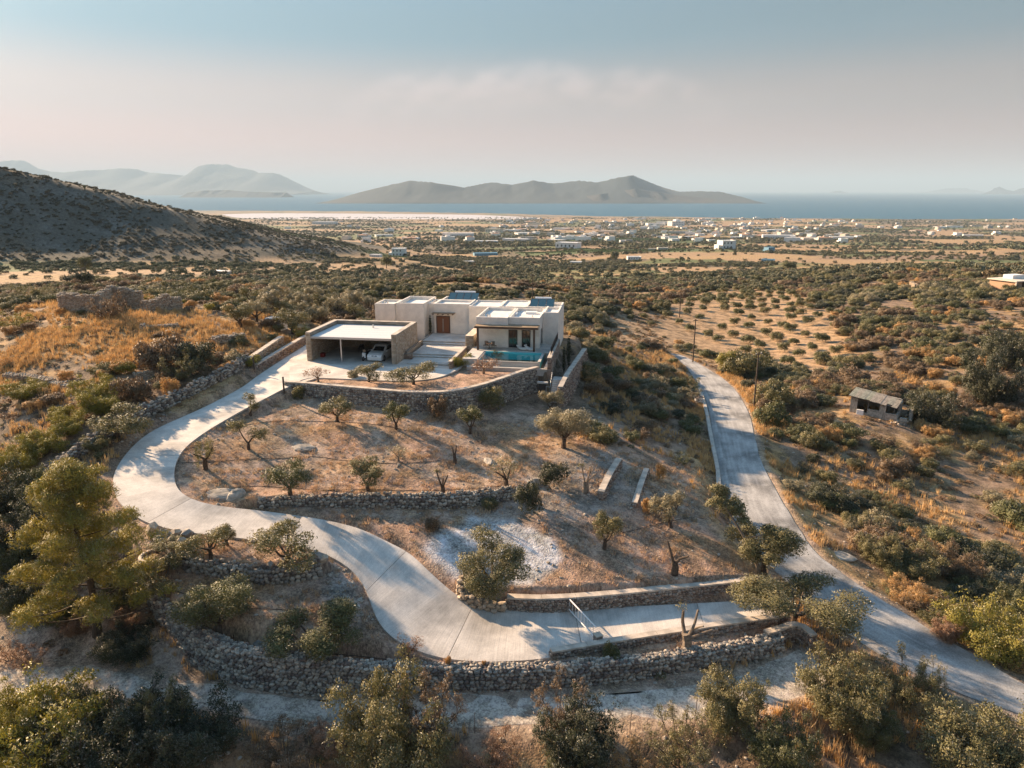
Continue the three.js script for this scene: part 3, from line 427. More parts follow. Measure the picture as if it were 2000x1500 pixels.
// wall along a path of top points; the seen face is on the right of the path
function stoneWall({ name = 'stone_wall', label, group, path, n = 40, foot, thick = 0.5, sw = 0.35, sh = 0.24, tones = 'grey', single = 0, cap = 0, both = false, rough = 0.06, batter = 0.06, ends = true, seed = 1, capOver = 0.03 }) {
  const R = rng(seed * 977 + 5), P = smoothPath(path, n), N = [], T = [], S = [0];
  for (let i = 0; i <= n; i++) { const t = P[Math.min(n, i + 1)].clone().sub(P[Math.max(0, i - 1)]).setY(0).normalize(); T.push(t); N.push(V3(-t.z, 0, t.x)); if (i) S.push(S[i - 1] + P[i].distanceTo(P[i - 1])); }
  const F = P.map((p, i) => Math.min(foot ? foot(i / n, p) : Math.min(height(p.x + N[i].x * 0.55, p.z + N[i].z * 0.55), height(p.x - N[i].x * (thick + (both ? 0.3 : -0.3)), p.z - N[i].z * (thick + (both ? 0.3 : -0.3))), p.y - 0.15)));
  const root = new THREE.Group(); root.name = numbered(name); scene.add(root); tag(root, label, 'wall', group, 'thing');
  const c = P[n >> 1].clone(); c.y = F[n >> 1]; root.position.copy(c);
  const pos = [], idx = [], uv = [];
  for (let i = 0; i <= n; i++) { const p = P[i].clone().sub(c), f = F[i] - 0.45 - c.y, h = p.y - f, o = 0.05 + batter * h; const A = p.clone().addScaledVector(N[i], -thick), q = pos.length / 3; pos.push(A.x, f, A.z, A.x, p.y - 0.02, A.z, p.x - N[i].x * 0.04, p.y - 0.02, p.z - N[i].z * 0.04, p.x + N[i].x * (o - 0.09), f, p.z + N[i].z * (o - 0.09)); uv.push(S[i], f, S[i], p.y, S[i], p.y + thick, S[i], f); if (i) for (let k = 0; k < 3; k++) idx.push(q - 4 + k, q - 3 + k, q + k, q - 3 + k, q + 1 + k, q + k); }
  idx.push(0, 3, 2, 0, 2, 1); const e = pos.length / 3 - 4; idx.push(e, e + 1, e + 2, e, e + 2, e + 3);
  const g = new THREE.BufferGeometry(); g.setAttribute('position', new THREE.Float32BufferAttribute(pos, 3)); g.setAttribute('uv', new THREE.Float32BufferAttribute(uv, 2)); g.setIndex(idx); const gf = g.toNonIndexed(); gf.computeVertexNormals();
  mesh('core', gf, cap ? M.mortar : M.core, root);
  const L = S[n], at = (s) => { let i = 1; while (i < n && S[i] < s) i++; const f = clamp((s - S[i - 1]) / (S[i] - S[i - 1])); return { p: P[i - 1].clone().lerp(P[i], f), N: N[i - 1].clone().lerp(N[i], f).normalize(), T: T[i - 1].clone().lerp(T[i], f).normalize(), f: lerp(F[i - 1], F[i], f) }; };
  const list = [], X = V3(), basis = new THREE.Matrix4();
  const add = (p, t, nrm, w, h, d) => { const up = V3().crossVectors(nrm, t).normalize(); basis.makeBasis(t, up, nrm); qq.setFromRotationMatrix(basis); qq.multiply(new THREE.Quaternion().setFromEuler(new THREE.Euler((R() - 0.5) * 0.5, (R() - 0.5) * 0.5, (R() - 0.5) * 1.1))); list.push({ m: new THREE.Matrix4().compose(p.clone().sub(c), qq.clone(), V3(w, h, d)), size: w * h * (0.8 + 0.4 * R()), tone: Math.floor(R() * 5) }); };
  const up = V3(0, 1, 0);
  for (const side of both ? [1, -1] : [1]) {
    const maxH = Math.max(...P.map((p, i) => p.y - F[i]));
    for (let y = 0.02; y < maxH + 0.2;) {
      const rh = sh * (0.75 + 0.5 * R());
      for (let s = R() * sw * 0.5; s < L;) {
        const w = sw * (0.6 + 0.85 * R()) * (R() < 0.08 ? 1.3 : 1), k = at(Math.min(L, s + w / 2)); s += w;
        const top = k.p.y - cap * 0.6, yy = top - y - rh / 2; if (yy < k.f - 0.15) continue;
        const out = side > 0 ? (0.0 + batter * (k.p.y - yy) + (R() - 0.5) * rough) : -(thick + (R() - 0.5) * rough);
        const q = k.p.clone().addScaledVector(k.N, out); q.y = yy + (R() - 0.5) * rh * 0.5; add(q, k.T, k.N.clone().multiplyScalar(side), w * 0.52, rh * (0.5 + 0.14 * R()), Math.min(0.2, w * 0.5) * (0.8 + 0.4 * R()));
      }
      y += rh;
    }
  }
  if (!cap) for (let w0 = 0.1; w0 < thick; w0 += sw * 0.8) for (let s = 0; s < L;) { const w = sw * (0.6 + 0.8 * R()), k = at(s + w / 2); s += w; const q = k.p.clone().addScaledVector(k.N, -w0 + (R() - 0.5) * 0.1); q.y += (R() - 0.4) * rough * 1.6; add(q, k.T, up, w * 0.55, sw * 0.5, 0.1 + 0.1 * R()); }
  if (ends) for (const [k, dir] of [[at(0), -1], [at(L), 1]]) for (let y = 0.05; y < k.p.y - k.f; y += sh * 0.95) for (let w0 = 0.1; w0 < thick; w0 += sw * 0.8) { const q = k.p.clone().addScaledVector(k.N, -w0).addScaledVector(k.T, dir * 0.02); q.y = k.p.y - cap * 0.6 - y - sh / 2; add(q, k.N, k.T.clone().multiplyScalar(dir), sw * 0.45, sh * 0.55, 0.12); }
  putStones(root, list, tones, single);
  if (cap) { // pale coping laid in lengths
    const lens = Math.max(1, Math.round(L / 2.6)); const cp = (i0, i1) => { const pp = [], ii = [], uu = []; for (let i = 0; i <= 6; i++) { const s = lerp(i0 + 0.012, i1 - 0.012, i / 6), k = at(s), A = k.p.clone().sub(c).addScaledVector(k.N, capOver + 0.03), B = k.p.clone().sub(c).addScaledVector(k.N, -thick - capOver), q = pp.length / 3, t = (hash2(Math.round(s * 9), seed) - 0.5) * 0.012; pp.push(B.x, B.y - cap * 0.5, B.z, B.x, B.y + cap * 0.5 + t, B.z, A.x, A.y + cap * 0.5 + t, A.z, A.x, A.y - cap * 0.5, A.z); uu.push(s / 3, 0, s / 3, 0.05, s / 3, 0.2, s / 3, 0.25); if (i) for (let k2 = 0; k2 < 4; k2++) { const a = q - 4 + k2, b = q - 4 + (k2 + 1) % 4, d = q + k2, e2 = q + (k2 + 1) % 4; ii.push(a, b, d, b, e2, d); } } ii.push(0, 3, 2, 0, 2, 1); const e3 = pp.length / 3 - 4; ii.push(e3, e3 + 1, e3 + 2, e3, e3 + 2, e3 + 3); const g2 = new THREE.BufferGeometry(); g2.setAttribute('position', new THREE.Float32BufferAttribute(pp, 3)); g2.setAttribute('uv', new THREE.Float32BufferAttribute(uu, 2)); g2.setIndex(ii); const f2 = g2.toNonIndexed(); f2.computeVertexNormals(); return f2; };
    for (let k = 0; k < lens; k++) mesh('coping', cp(L * k / lens, L * (k + 1) / lens), M.coping, root);
  }
  return root;
}
const up = (list, dy) => list.map((p) => p.clone().setY(p.y + dy));
const onG = (list, dy = 0) => list.map(([a, b]) => { const p = ground(a, b); p.y += dy; return p; });
stoneWall({ name: 'retaining_wall', label: 'curved stone retaining wall with pale coping below the villa forecourt', path: up(wallTop, 0.12), n: 60, thick: 0.5, sw: 0.27, sh: 0.235, tones: 'grey', cap: 0.14, seed: 1 });
stoneWall({ name: 'boundary_wall', label: 'long curving dry stone wall of rounded boulders above the gravel track', path: up(outerTop, 0.12), n: 70, thick: 0.65, sw: 0.31, sh: 0.26, single: 300, rough: 0.11, seed: 2 });
stoneWall({ name: 'retaining_wall', label: 'straight stone wall with pale coping on the uphill side of the gate', path: up(gateWallTop, 0.08), n: 30, thick: 0.5, sw: 0.24, sh: 0.2, tones: 'pink', cap: 0.14, seed: 3 });
stoneWall({ name: 'retaining_wall', label: 'low stone wall with pale coping on the downhill side of the gate', path: surv([[1078, 1274, 32.15], [1180, 1257, 32.3], [1300, 1238, 32.4], [1420, 1220, 32.55], [1538, 1203, 32.7]]), n: 30, thick: 0.42, sw: 0.24, sh: 0.2, tones: 'pink', cap: 0.13, seed: 4 });
stoneWall({ name: 'retaining_wall', label: 'short angled stone wall with coping at the lower corner of the plot', path: surv([[1500, 1238, 32.6], [1528, 1230, 32.6], [1558, 1222, 32.6], [1572, 1230, 32.7], [1586, 1243, 32.8]]), n: 16, thick: 0.45, sw: 0.24, sh: 0.2, tones: 'pink', cap: 0.13, seed: 5 });
stoneWall({ name: 'terrace_wall', label: 'low dry stone terrace wall across the dry garden above the driveway', path: up(lowWall, 0.25), n: 30, thick: 0.5, sw: 0.30, sh: 0.26, rough: 0.24, single: 120, seed: 6 });
stoneWall({ name: 'terrace_wall', label: 'short dry stone terrace wall between two olive trees below the driveway', path: up(innerWall, 0.22), n: 24, thick: 0.6, sw: 0.33, sh: 0.29, rough: 0.24, single: 150, seed: 7 });
stoneWall({ name: 'boundary_wall', label: 'long tumbledown dry stone wall along the uphill side of the driveway', path: onG([[78, 962], [110, 930], [160, 892], [210, 858], [270, 822], [330, 795], [400, 760], [450, 733], [488, 710]], 1.0), n: 50, thick: 0.6, sw: 0.34, sh: 0.28, rough: 0.34, both: true, single: 260, seed: 8 });
stoneWall({ name: 'retaining_wall', label: 'reddish stone wall with pale coping left of the carport drive', path: surv([[503, 712, 20.7], [530, 696, 20.65], [560, 678, 20.6], [600, 655, 20.55]], false), n: 20, thick: 0.5, sw: 0.3, sh: 0.2, tones: 'pink', cap: 0.13, seed: 9, foot: (t) => -0.25 });
stoneWall({ name: 'retaining_wall', label: 'upper stone wall with pale coping above the carport drive', path: surv([[490, 699, 20.0], [520, 679, 19.9], [552, 657, 19.8]], false), n: 14, thick: 0.55, sw: 0.3, sh: 0.2, tones: 'buff', cap: 0.13, seed: 10 });
stoneWall({ name: 'ramp_wall', label: 'longer stone ramp wall with pale coping beside the stripped stump', path: onG([[1213, 912], [1196, 940], [1178, 978]], 0.85).reverse(), n: 12, thick: 0.5, sw: 0.26, sh: 0.18, tones: 'pink', cap: 0.12, both: true, seed: 12 });
stoneWall({ name: 'ramp_wall', label: 'shorter lower stone ramp wall nearer the lane', path: onG([[1266, 924], [1256, 952], [1243, 992]], 0.45).reverse(), n: 12, thick: 0.42, sw: 0.26, sh: 0.18, tones: 'pink', cap: 0.12, both: true, seed: 13 });
stoneWall({ name: 'tree_ring_wall', label: 'curved ring of boulders holding the soil round an olive beside the driveway', path: surv([[928, 1118, 30.0], [905, 1126, 30.1], [897, 1146, 30.5], [908, 1164, 30.9], [940, 1178, 31.3], [984, 1183, 31.6]]).map((p) => p.setY(p.y + 0.12)), n: 26, thick: 0.45, sw: 0.5, sh: 0.36, rough: 0.2, tones: 'buff', single: 70, seed: 14 });
{ // rounded boulders that carry the driveway edge
  const R = rng(71), spots = [[300, 1038, 1.1], [322, 1046, 0.9], [345, 1043, 0.8], [364, 1046, 1.0], [338, 1058, 0.7], [310, 1056, 0.8], [356, 1062, 0.8], [622, 1092, 1.1], [630, 1106, 0.8], [528, 1108, 0.7], [520, 1268, 0.9], [505, 1262, 0.7], [540, 1272, 0.6], [672, 1180, 0.8], [690, 1190, 0.6]];
  const bl = ['pale boulder at the driveway edge closest to the pine', 'second boulder from the pine along the driveway edge', 'middle boulder of the row under the driveway edge', 'boulder at the end of the row closest to the round ring', 'lower boulder below the middle of the driveway row', 'lower boulder under the pine end of the driveway row', 'lower boulder at the olive end of the driveway row', 'big boulder at the end of the short terrace wall by the driveway', 'boulder leaning below the big one at the driveway edge', 'boulder set in the middle of the short terrace wall', 'largest of the pale boulders behind the long wall', 'boulder just uphill of the largest one behind the long wall', 'small boulder beside the largest one behind the long wall', 'boulder on the rubble beside the driveway apron', 'small boulder at the lower end of the rubble by the apron'];
  const bg = ROCKS.map((g) => g);
  spots.forEach(([a, b, s], i) => { const p = ground(a, b), o = mesh('boulder', bg[i % 6], rockMats[i % 2 ? 'grey' : 'buff'][(i * 2) % 4]); o.position.set(p.x, p.y + s * 0.12, p.z); o.rotation.set(R(), R() * 6, R()); o.scale.set(s * 0.62, s * 0.42, s * 0.5); tag(o, bl[i], 'boulder', i < 8 ? 'boulders along the driveway edge' : 'boulders in the lower garden'); });
}
// ---------------------------------------------------------------- villa (local axes: x = u to the right, -z = v away from the camera)
const plasterTex = noiseTex(512, 0, { fn: (u, v) => { const g = 0.93 + (tfbm(u, v, 4, 6) - 0.5) * 0.16 + (tfbm(u, v, 64, 2) - 0.5) * 0.05; return [g, g * 0.997, g * 0.99]; } }); plasterTex.repeat.set(1 / 3, 1 / 3);
Object.assign(M, {
  plaster: std([0.92, 0.85, 0.765], 0.9, { map: plasterTex, bumpMap: soilBump, bumpScale: 0.004 }),
  roofing: std([0.80, 0.785, 0.765], 0.8, { map: plasterTex }),
  wood: std([0.20, 0.078, 0.036], 0.55), darkWood: std([0.085, 0.045, 0.028], 0.6), thatch: std([0.43, 0.30, 0.19], 0.9, { map: grainTex }),
  frame: std([0.035, 0.03, 0.028], 0.5), glass: new THREE.MeshPhysicalMaterial({ color: rgb(0.02, 0.023, 0.025), roughness: 0.06, clearcoat: 0.4 }),
  iron: std([0.03, 0.03, 0.032], 0.45, { metalness: 0.4 }), steel: std([0.55, 0.55, 0.54], 0.35, { metalness: 0.7 }), white: std([0.82, 0.81, 0.79], 0.6),
  solar: new THREE.MeshPhysicalMaterial({ color: rgb(0.010, 0.055, 0.075), roughness: 0.36, clearcoat: 0.6, clearcoatRoughness: 0.1 }),
  paving: std([0.70, 0.655, 0.60], 0.8, { map: concTex }), poolTile: std([0.10, 0.52, 0.60], 0.4), sheet: std([0.66, 0.66, 0.645], 0.55, { metalness: 0.0 }),
  cloth: std([0.62, 0.59, 0.55], 0.95), rattan: std([0.30, 0.235, 0.17], 0.9), terracotta: std([0.13, 0.095, 0.075], 0.9),
});
const UVBOX = (g, s = 1) => { g = g.index ? g.toNonIndexed() : g; const p = g.attributes.position, n = g.attributes.normal, uv = new Float32Array(p.count * 2); for (let i = 0; i < p.count; i++) { const ax = Math.abs(n.getX(i)), ay = Math.abs(n.getY(i)), az = Math.abs(n.getZ(i)); const a = ax > ay && ax > az ? [p.getZ(i), p.getY(i)] : ay > az ? [p.getX(i), p.getZ(i)] : [p.getX(i), p.getY(i)]; uv.set([a[0] * s, a[1] * s], i * 2); } g.setAttribute('uv', new THREE.BufferAttribute(uv, 2)); return g; };
const ub = (u0, u1, v0, v1, y0, y1) => bx(u0, u1, y0, y1, -v1, -v0);
const urb = (u0, u1, v0, v1, y0, y1, r = 0.05) => rbx(u0, u1, y0, y1, -v1, -v0, r);
function villaThing(name, label, cat) { const g = thing(name, label, cat, [O0.x, 0, O0.z], -YAW); return g; }
const villa = villaThing('villa', 'low white flat-roofed villa with wooden front door and pool terrace', 'house');
function block(u0, u1, v0, v1, y0, y1, par = 0.32, th = 0.28) {
  const r = y1 - par, list = [urb(u0, u1, v0, v1, y0, r + 0.04, 0.04), urb(u0, u1, v0, v0 + th, r - 0.1, y1, 0.05), urb(u0, u1, v1 - th, v1, r - 0.1, y1, 0.05), urb(u0, u0 + th, v0, v1, r - 0.1, y1 - 0.004, 0.05), urb(u1 - th, u1, v0, v1, r - 0.1, y1 - 0.004, 0.05)];
  // butt the parapet ends a few millimetres inside so that no two faces share a plane
  list[3].scale(1, 1, 0.998); list[4].scale(1, 1, 0.998); list[0].scale(1, 1, 1);
  const w = mesh('wall', UVBOX(merge([ub(u0 + 0.004, u1 - 0.004, v0 + 0.004, v1 - 0.004, y0, r), ...list.slice(1)])), M.plaster, villa);
  mesh('roof', UVBOX(ub(u0 + th, u1 - th, v0 + th, v1 - th, r - 0.02, r + 0.012)), M.roofing, villa);
  return w;
}
block(4.3, 7.3, 14.4, 18.6, -0.6, 5.42); block(7.32, 11.6, 14.75, 22, -0.6, 5.5, 0.5); block(11.62, 12.75, 16.9, 21, -0.6, 5.25);
block(12.7, 18.1, 16.3, 20.4, 0.2, 5.32); block(18.12, 22.6, 15.4, 21.5, 0.2, 5.2, 0.25); block(12.76, 18.0, 20.42, 24, 0, 5.3); block(22.62, 26.4, 15.6, 21.8, 0, 5.25, 0.2);
block(20.9, 25.2, 7.1, 15.38, 3.98, 5.12, 0.4); block(25.22, 29.4, 7.7, 15.38, 3.99, 5.1, 0.4);
block(20.92, 29.38, 7.95, 15.36, 0.3, 3.975, 0.02, 0.1); block(29.42, 31.55, 11.2, 19, -1.6, 5.28, 0.3); block(26.42, 31.53, 15.62, 20.6, -1.2, 5.29, 0.3);
// front door with canopy
{ const d = mesh('door', merge([urb(13.16, 14.05, 16.22, 16.30, 0.93, 3.38, 0.01), urb(14.07, 14.96, 16.22, 16.30, 0.93, 3.38, 0.01)]), M.wood, villa);
  for (let k = 0; k < 10; k++) mesh('plank', urb(13.18 + k * 0.178, 13.34 + k * 0.178, 16.19, 16.225, 0.95, 3.36, 0.006), M.wood, d);
  mesh('handle', merge([ub(13.98, 14.015, 16.13, 16.185, 1.2, 3.1), ub(14.105, 14.14, 16.13, 16.185, 1.2, 3.1)]), M.steel, d);
  mesh('door_frame', merge([ub(13.03, 13.14, 16.2, 16.31, 0.93, 3.5), ub(14.98, 15.09, 16.2, 16.31, 0.93, 3.5), ub(13.141, 14.979, 16.2, 16.31, 3.4, 3.5)]), M.darkWood, villa);
  const c = mesh('canopy', urb(12.55, 15.95, 15.3, 16.3, 3.95, 4.03, 0.02), M.thatch, villa);
  for (const u of [12.75, 13.5, 14.25, 15.0, 15.7]) mesh('rafter', urb(u - 0.06, u + 0.06, 15.22, 16.3, 3.8, 3.945, 0.02), M.darkWood, c); }
// pergola over the pool terrace
{ const p = mesh('pergola_roof', urb(20.95, 29.35, 5.75, 7.68, 4.06, 4.14, 0.02), M.thatch, villa);
  mesh('beam', urb(20.9, 29.4, 5.72, 5.92, 3.84, 4.05, 0.02), M.darkWood, p);
  for (let k = 0; k < 12; k++) mesh('rafter', urb(21.2 + k * 0.72, 21.32 + k * 0.72, 5.93, 7.68, 3.9, 4.05, 0.015), M.darkWood, p);
  for (const u of [21.35, 28.85]) mesh('post', urb(u - 0.13, u + 0.13, 5.75, 6.0, 0.9, 3.835, 0.03), M.darkWood, villa); }
function glazed(u0, u1, v, y0, y1, leaves = 2) { const f = mesh('window', merge([ub(u0, u0 + 0.09, v - 0.06, v + 0.1, y0, y1), ub(u1 - 0.09, u1, v - 0.06, v + 0.1, y0, y1), ub(u0 + 0.091, u1 - 0.091, v - 0.06, v + 0.1, y1 - 0.09, y1), ...(leaves > 1 ? [ub((u0 + u1) / 2 - 0.05, (u0 + u1) / 2 + 0.05, v - 0.055, v + 0.1, y0, y1 - 0.091)] : [])]), M.frame, villa); mesh('pane', ub(u0 + 0.091, u1 - 0.091, v + 0.0, v + 0.03, y0, y1 - 0.091), M.glass, f); }
glazed(25.15, 26.35, 7.93, 0.93, 3.35); glazed(26.95, 28.1, 7.93, 0.93, 3.35); 
{ const w = mesh('window', merge([ub(29.36, 29.44, 9.0, 9.08, 1.2, 3.3), ub(29.36, 29.44, 10.0, 10.08, 1.2, 3.3)]), M.frame, villa); mesh('pane', ub(29.37, 29.41, 9.081, 9.999, 1.2, 3.3), M.glass, w); }
// solar collectors on the roofs
function solar(u0, v0, n, y) { for (let k = 0; k < n; k++) { const g = new THREE.Group(); g.name = 'solar_collector'; g.position.set(u0 + k * 1.16, y, -v0); g.rotation.x = 0.42; villa.add(g); mesh('panel', bx(0.03, 1.1, 0.0, 0.06, -2.35, 0), M.solar, g); mesh('panel_frame', merge([bx(0, 0.03, -0.01, 0.075, -2.38, 0.03), bx(1.1, 1.13, -0.01, 0.075, -2.38, 0.03), bx(0.03, 1.1, -0.01, 0.075, -2.38, -2.35), bx(0.03, 1.1, -0.01, 0.075, 0, 0.03)]), M.frame, g); } const t = mesh('water_tank', new THREE.CylinderGeometry(0.24, 0.24, n * 0.8, 14).rotateZ(Math.PI / 2).translate(u0 + n * 0.58, y + 1.02, -(v0 + 2.5)), M.white, villa); mesh('tank_stand', merge([bar([u0 + 0.5, y - 0.1, -(v0 + 2.45)], [u0 + 0.5, y + 0.9, -(v0 + 2.45)], 0.03), bar([u0 + n * 1.16 - 0.5, y - 0.1, -(v0 + 2.45)], [u0 + n * 1.16 - 0.5, y + 0.9, -(v0 + 2.45)], 0.03)]), M.steel, villa); }
solar(13.6, 20.9, 4, 5.02); solar(26.9, 16.2, 3, 5.02);
// small roof outlets
for (const [u, v, y] of [[21.6, 9.2, 4.73], [22.0, 9.6, 4.73], [22.4, 9.3, 4.73], [5.2, 16.2, 5.11], [5.6, 16.5, 5.11], [28.2, 9.5, 4.71]]) mesh('roof_vent', new THREE.CylinderGeometry(0.1, 0.12, 0.4, 10).translate(u, y + 0.2, -v), M.steel, villa);
for (const [u, v, w] of [[24.6, 11.2, 1.2], [26.8, 12.6, 1.6]]) mesh('skylight', urb(u, u + w, v, v + 1.0, 4.7, 5.0, 0.04), M.white, villa);

// terrace, steps
{
  const t = new THREE.Group(); t.name = 'pool_terrace'; scene.add(t); t.position.set(O0.x, 0, O0.z); t.rotation.y = -YAW; tag(t, 'paved terrace of the villa around the pool', 'terrace', null, 'structure');
  mesh('paving', UVBOX(merge([ub(20.4, 31.0, 5.5, 7.94, -0.4, 0.9), ub(29.43, 31.0, 7.94, 11.2, -0.4, 0.897), ub(20.4, 22.3, 0.7, 5.5, -0.4, 0.894)]), 0.15), M.paving, t);
  mesh('ledge', UVBOX(merge([ub(21.2, 31.25, -0.55, -0.15, -0.7, 0.2), ub(30.85, 31.2, -0.149, 5.49, -0.7, 0.3)]), 0.15), M.paving, t);
  mesh('basin_floor', ub(21.4, 30.84, -0.149, 0.6, -0.7, -0.1), M.poolTile, t);
  const s = new THREE.Group(); s.name = 'entrance_steps'; scene.add(s); s.position.copy(t.position); s.rotation.y = -YAW; tag(s, 'broad pale stone steps leading up to the wooden door', 'steps', null, 'structure');
  for (const [u0, u1, v0, v1, y] of [[13.3, 19.1, 0.2, 3.6, 0.17], [12.95, 19.1, 3.605, 4.2, 0.34], [12.8, 19.1, 4.205, 9.9, 0.52], [12.6, 19.1, 9.905, 10.6, 0.70], [12.45, 19.1, 10.605, 16.22, 0.90]]) mesh('landing', UVBOX(merge([ub(u0, u1, v0, v1, -0.4, y - 0.06), urb(u0 - 0.0, u1, v0 - 0.04, v1, y - 0.058, y, 0.02)]), 0.15), M.paving, s);
}
// pool
{
  const p = villaThing('swimming_pool', 'turquoise infinity pool on the terrace below the pergola', 'pool');
  mesh('shell', merge([ub(22.3, 22.5, 0.75, 5.49, -0.9, 0.75), ub(30.0, 30.25, 0.75, 5.49, -0.9, 0.75), ub(22.5, 30.0, 0.65, 0.9, -0.9, 0.70), ub(22.5, 30.0, 5.3, 5.49, -0.9, 0.86), ub(22.5, 30.0, 0.9, 5.3, -0.9, -0.75)]), M.poolTile, p);
  mesh('coping', merge([ub(22.2, 22.5, 0.7, 5.49, 0.752, 0.82), ub(29.95, 30.3, 0.62, 5.49, 0.752, 0.82), ub(22.5, 29.95, 0.62, 0.8, 0.702, 0.745)]), M.paving, p);
  mesh('outer_face', ub(22.3, 30.24, 0.60, 0.648, -0.3, 0.70), M.paving, p);
  mesh('water', new THREE.PlaneGeometry(7.494, 4.494).rotateX(-Math.PI / 2).translate(26.25, 0.72, -3.05), new THREE.MeshPhysicalMaterial({ color: rgb(0.62, 0.96, 1.0), roughness: 0.04, transmission: 1, thickness: 0, ior: 1.33, side: THREE.DoubleSide }), p);
  mesh('overflow_water', ub(21.42, 30.83, -0.145, 0.595, -0.098, 0.02), new THREE.MeshPhysicalMaterial({ color: rgb(0.05, 0.2, 0.22), roughness: 0.05 }), p);
}
// stone-clad walls of local ashlar
function ashlar(parent, faces, { bw = 0.42, bh = 0.22, tones = 'buff', seed = 3, single = 0 } = {}) { // face: [origin, right, up, width, height]
  const R = rng(seed), g = new RoundedBoxGeometry(1, 1, 1, 1, 0.08), list = [];
  for (const [o, r, u, W, H] of faces) { const n = V3().crossVectors(r, u); for (let y = 0; y < H - 0.03;) { const h = Math.min(H - y, bh * (0.75 + 0.5 * R())); for (let x = 0; x < W - 0.03;) { let w = Math.min(W - x, bw * (0.55 + 0.9 * R())); if (W - x - w < 0.12) w = W - x; const c = o.clone().addScaledVector(r, x + w / 2).addScaledVector(u, y + h / 2).addScaledVector(n, 0.012 + 0.02 * R()); list.push(new THREE.Matrix4().makeBasis(r.clone().multiplyScalar(w - 0.025), u.clone().multiplyScalar(h - 0.025), n.clone().multiplyScalar(0.08)).setPosition(c)); x += w; } y += h; } }
  const im = shadows(new THREE.InstancedMesh(g, rockTint[tones], list.length)); im.name = 'stonework'; im.userData.kind = 'stuff'; list.forEach((m, i) => { im.setMatrixAt(i, m); const c = TONES[tones][Math.floor(R() * 5)], k = 0.88 + 0.24 * R(); im.setColorAt(i, rgb(c[0] * k, c[1] * k, c[2] * k)); }); parent.add(im);
}
const EX = V3(1, 0, 0), EY = V3(0, 1, 0), EZ = V3(0, 0, 1), mX = V3(-1, 0, 0), mZ = V3(0, 0, -1);
{
  const c = villaThing('carport', 'open stone carport with flat pale roof left of the villa steps', 'carport');
  mesh('side_wall', ub(0, 0.6, 0, 9.5, -0.3, 3.72), M.mortar, c); mesh('side_wall', ub(11.4, 12.0, 0, 9.5, -0.3, 3.74), M.mortar, c); mesh('back_wall', ub(0.601, 11.399, 8.95, 9.5, -0.3, 3.7), M.mortar, c);
  ashlar(c, [[V3(0, 0, 0), EX, EY, 0.6, 3.7], [V3(11.4, 0, 0), EX, EY, 0.6, 3.72], [V3(12, 0, 0), mZ, EY, 9.5, 3.72], [V3(0.6, 0, 0), mZ, EY, 8.9, 3.0], [V3(0.62, 0, -8.95), EX, EY, 10.7, 3.0], [V3(0, 0, -9.5), EZ, EY, 9.5, 3.7], [V3(11.4, 0, -8.9), EZ, EY, 8.9, 3.0]], { seed: 8 });
  const R = rng(5); for (const [u0, u1, v0, v1] of [[-0.03, 0.63, -0.04, 9.53], [11.37, 12.03, -0.04, 9.53], [0.635, 11.365, 8.92, 9.53]]) { const alongV = v1 - v0 > u1 - u0, L = alongV ? v1 - v0 : u1 - u0, n = Math.round(L / 1.2); for (let k = 0; k < n; k++) { const a = L * k / n + 0.006, b = L * (k + 1) / n - 0.006; mesh('coping', UVBOX(alongV ? urb(u0, u1, v0 + a, v0 + b, 3.735, 3.80 + R() * 0.01, 0.015) : urb(u0 + a, u0 + b, v0, v1, 3.735, 3.80 + R() * 0.01, 0.015), 0.3), M.coping, c); } }
  const r = mesh('roof', ub(0.62, 11.38, 0.05, 8.9, 3.05, 3.2), M.frame, c);
  for (let k = 0; k < 18; k++) { const a = 0.12 + k * 0.487; mesh('roof_sheet', UVBOX(urb(0.66, 11.34, a, a + 0.478, 3.215, 3.262 + 0.004 * (k % 3), 0.012)), M.sheet, r); }
  mesh('fascia', ub(0.62, 11.38, -0.02, 0.045, 3.0, 3.27), M.steel, c);
  mesh('post', merge([ub(4.45, 4.6, 0.3, 0.45, 0, 3.05), ub(4.38, 4.67, 0.23, 0.52, 0.012, 0.04)]), M.steel, c);
  mesh('chimney', new THREE.CylinderGeometry(0.12, 0.12, 0.45, 10).translate(6.6, 3.48, -6.9), M.steel, c);
}
{ // planter between carport and steps
  const p = villaThing('planter', 'raised planting bed with low stone wall between carport and steps', 'planter');
  mesh('bed_wall', merge([ub(12.05, 13.2, 2.9, 3.2, 0, 0.75), ub(12.2, 12.44, 3.2, 16.2, 0, 0.98)]), M.mortar, p); ashlar(p, [[V3(12.05, 0, -2.9), EX, EY, 1.15, 0.74]], { seed: 12, tones: 'pink' });
  mesh('soil', ub(12.03, 12.19, 3.201, 16, 0, 0.7), std([0.2, 0.14, 0.09], 0.95), p);
}
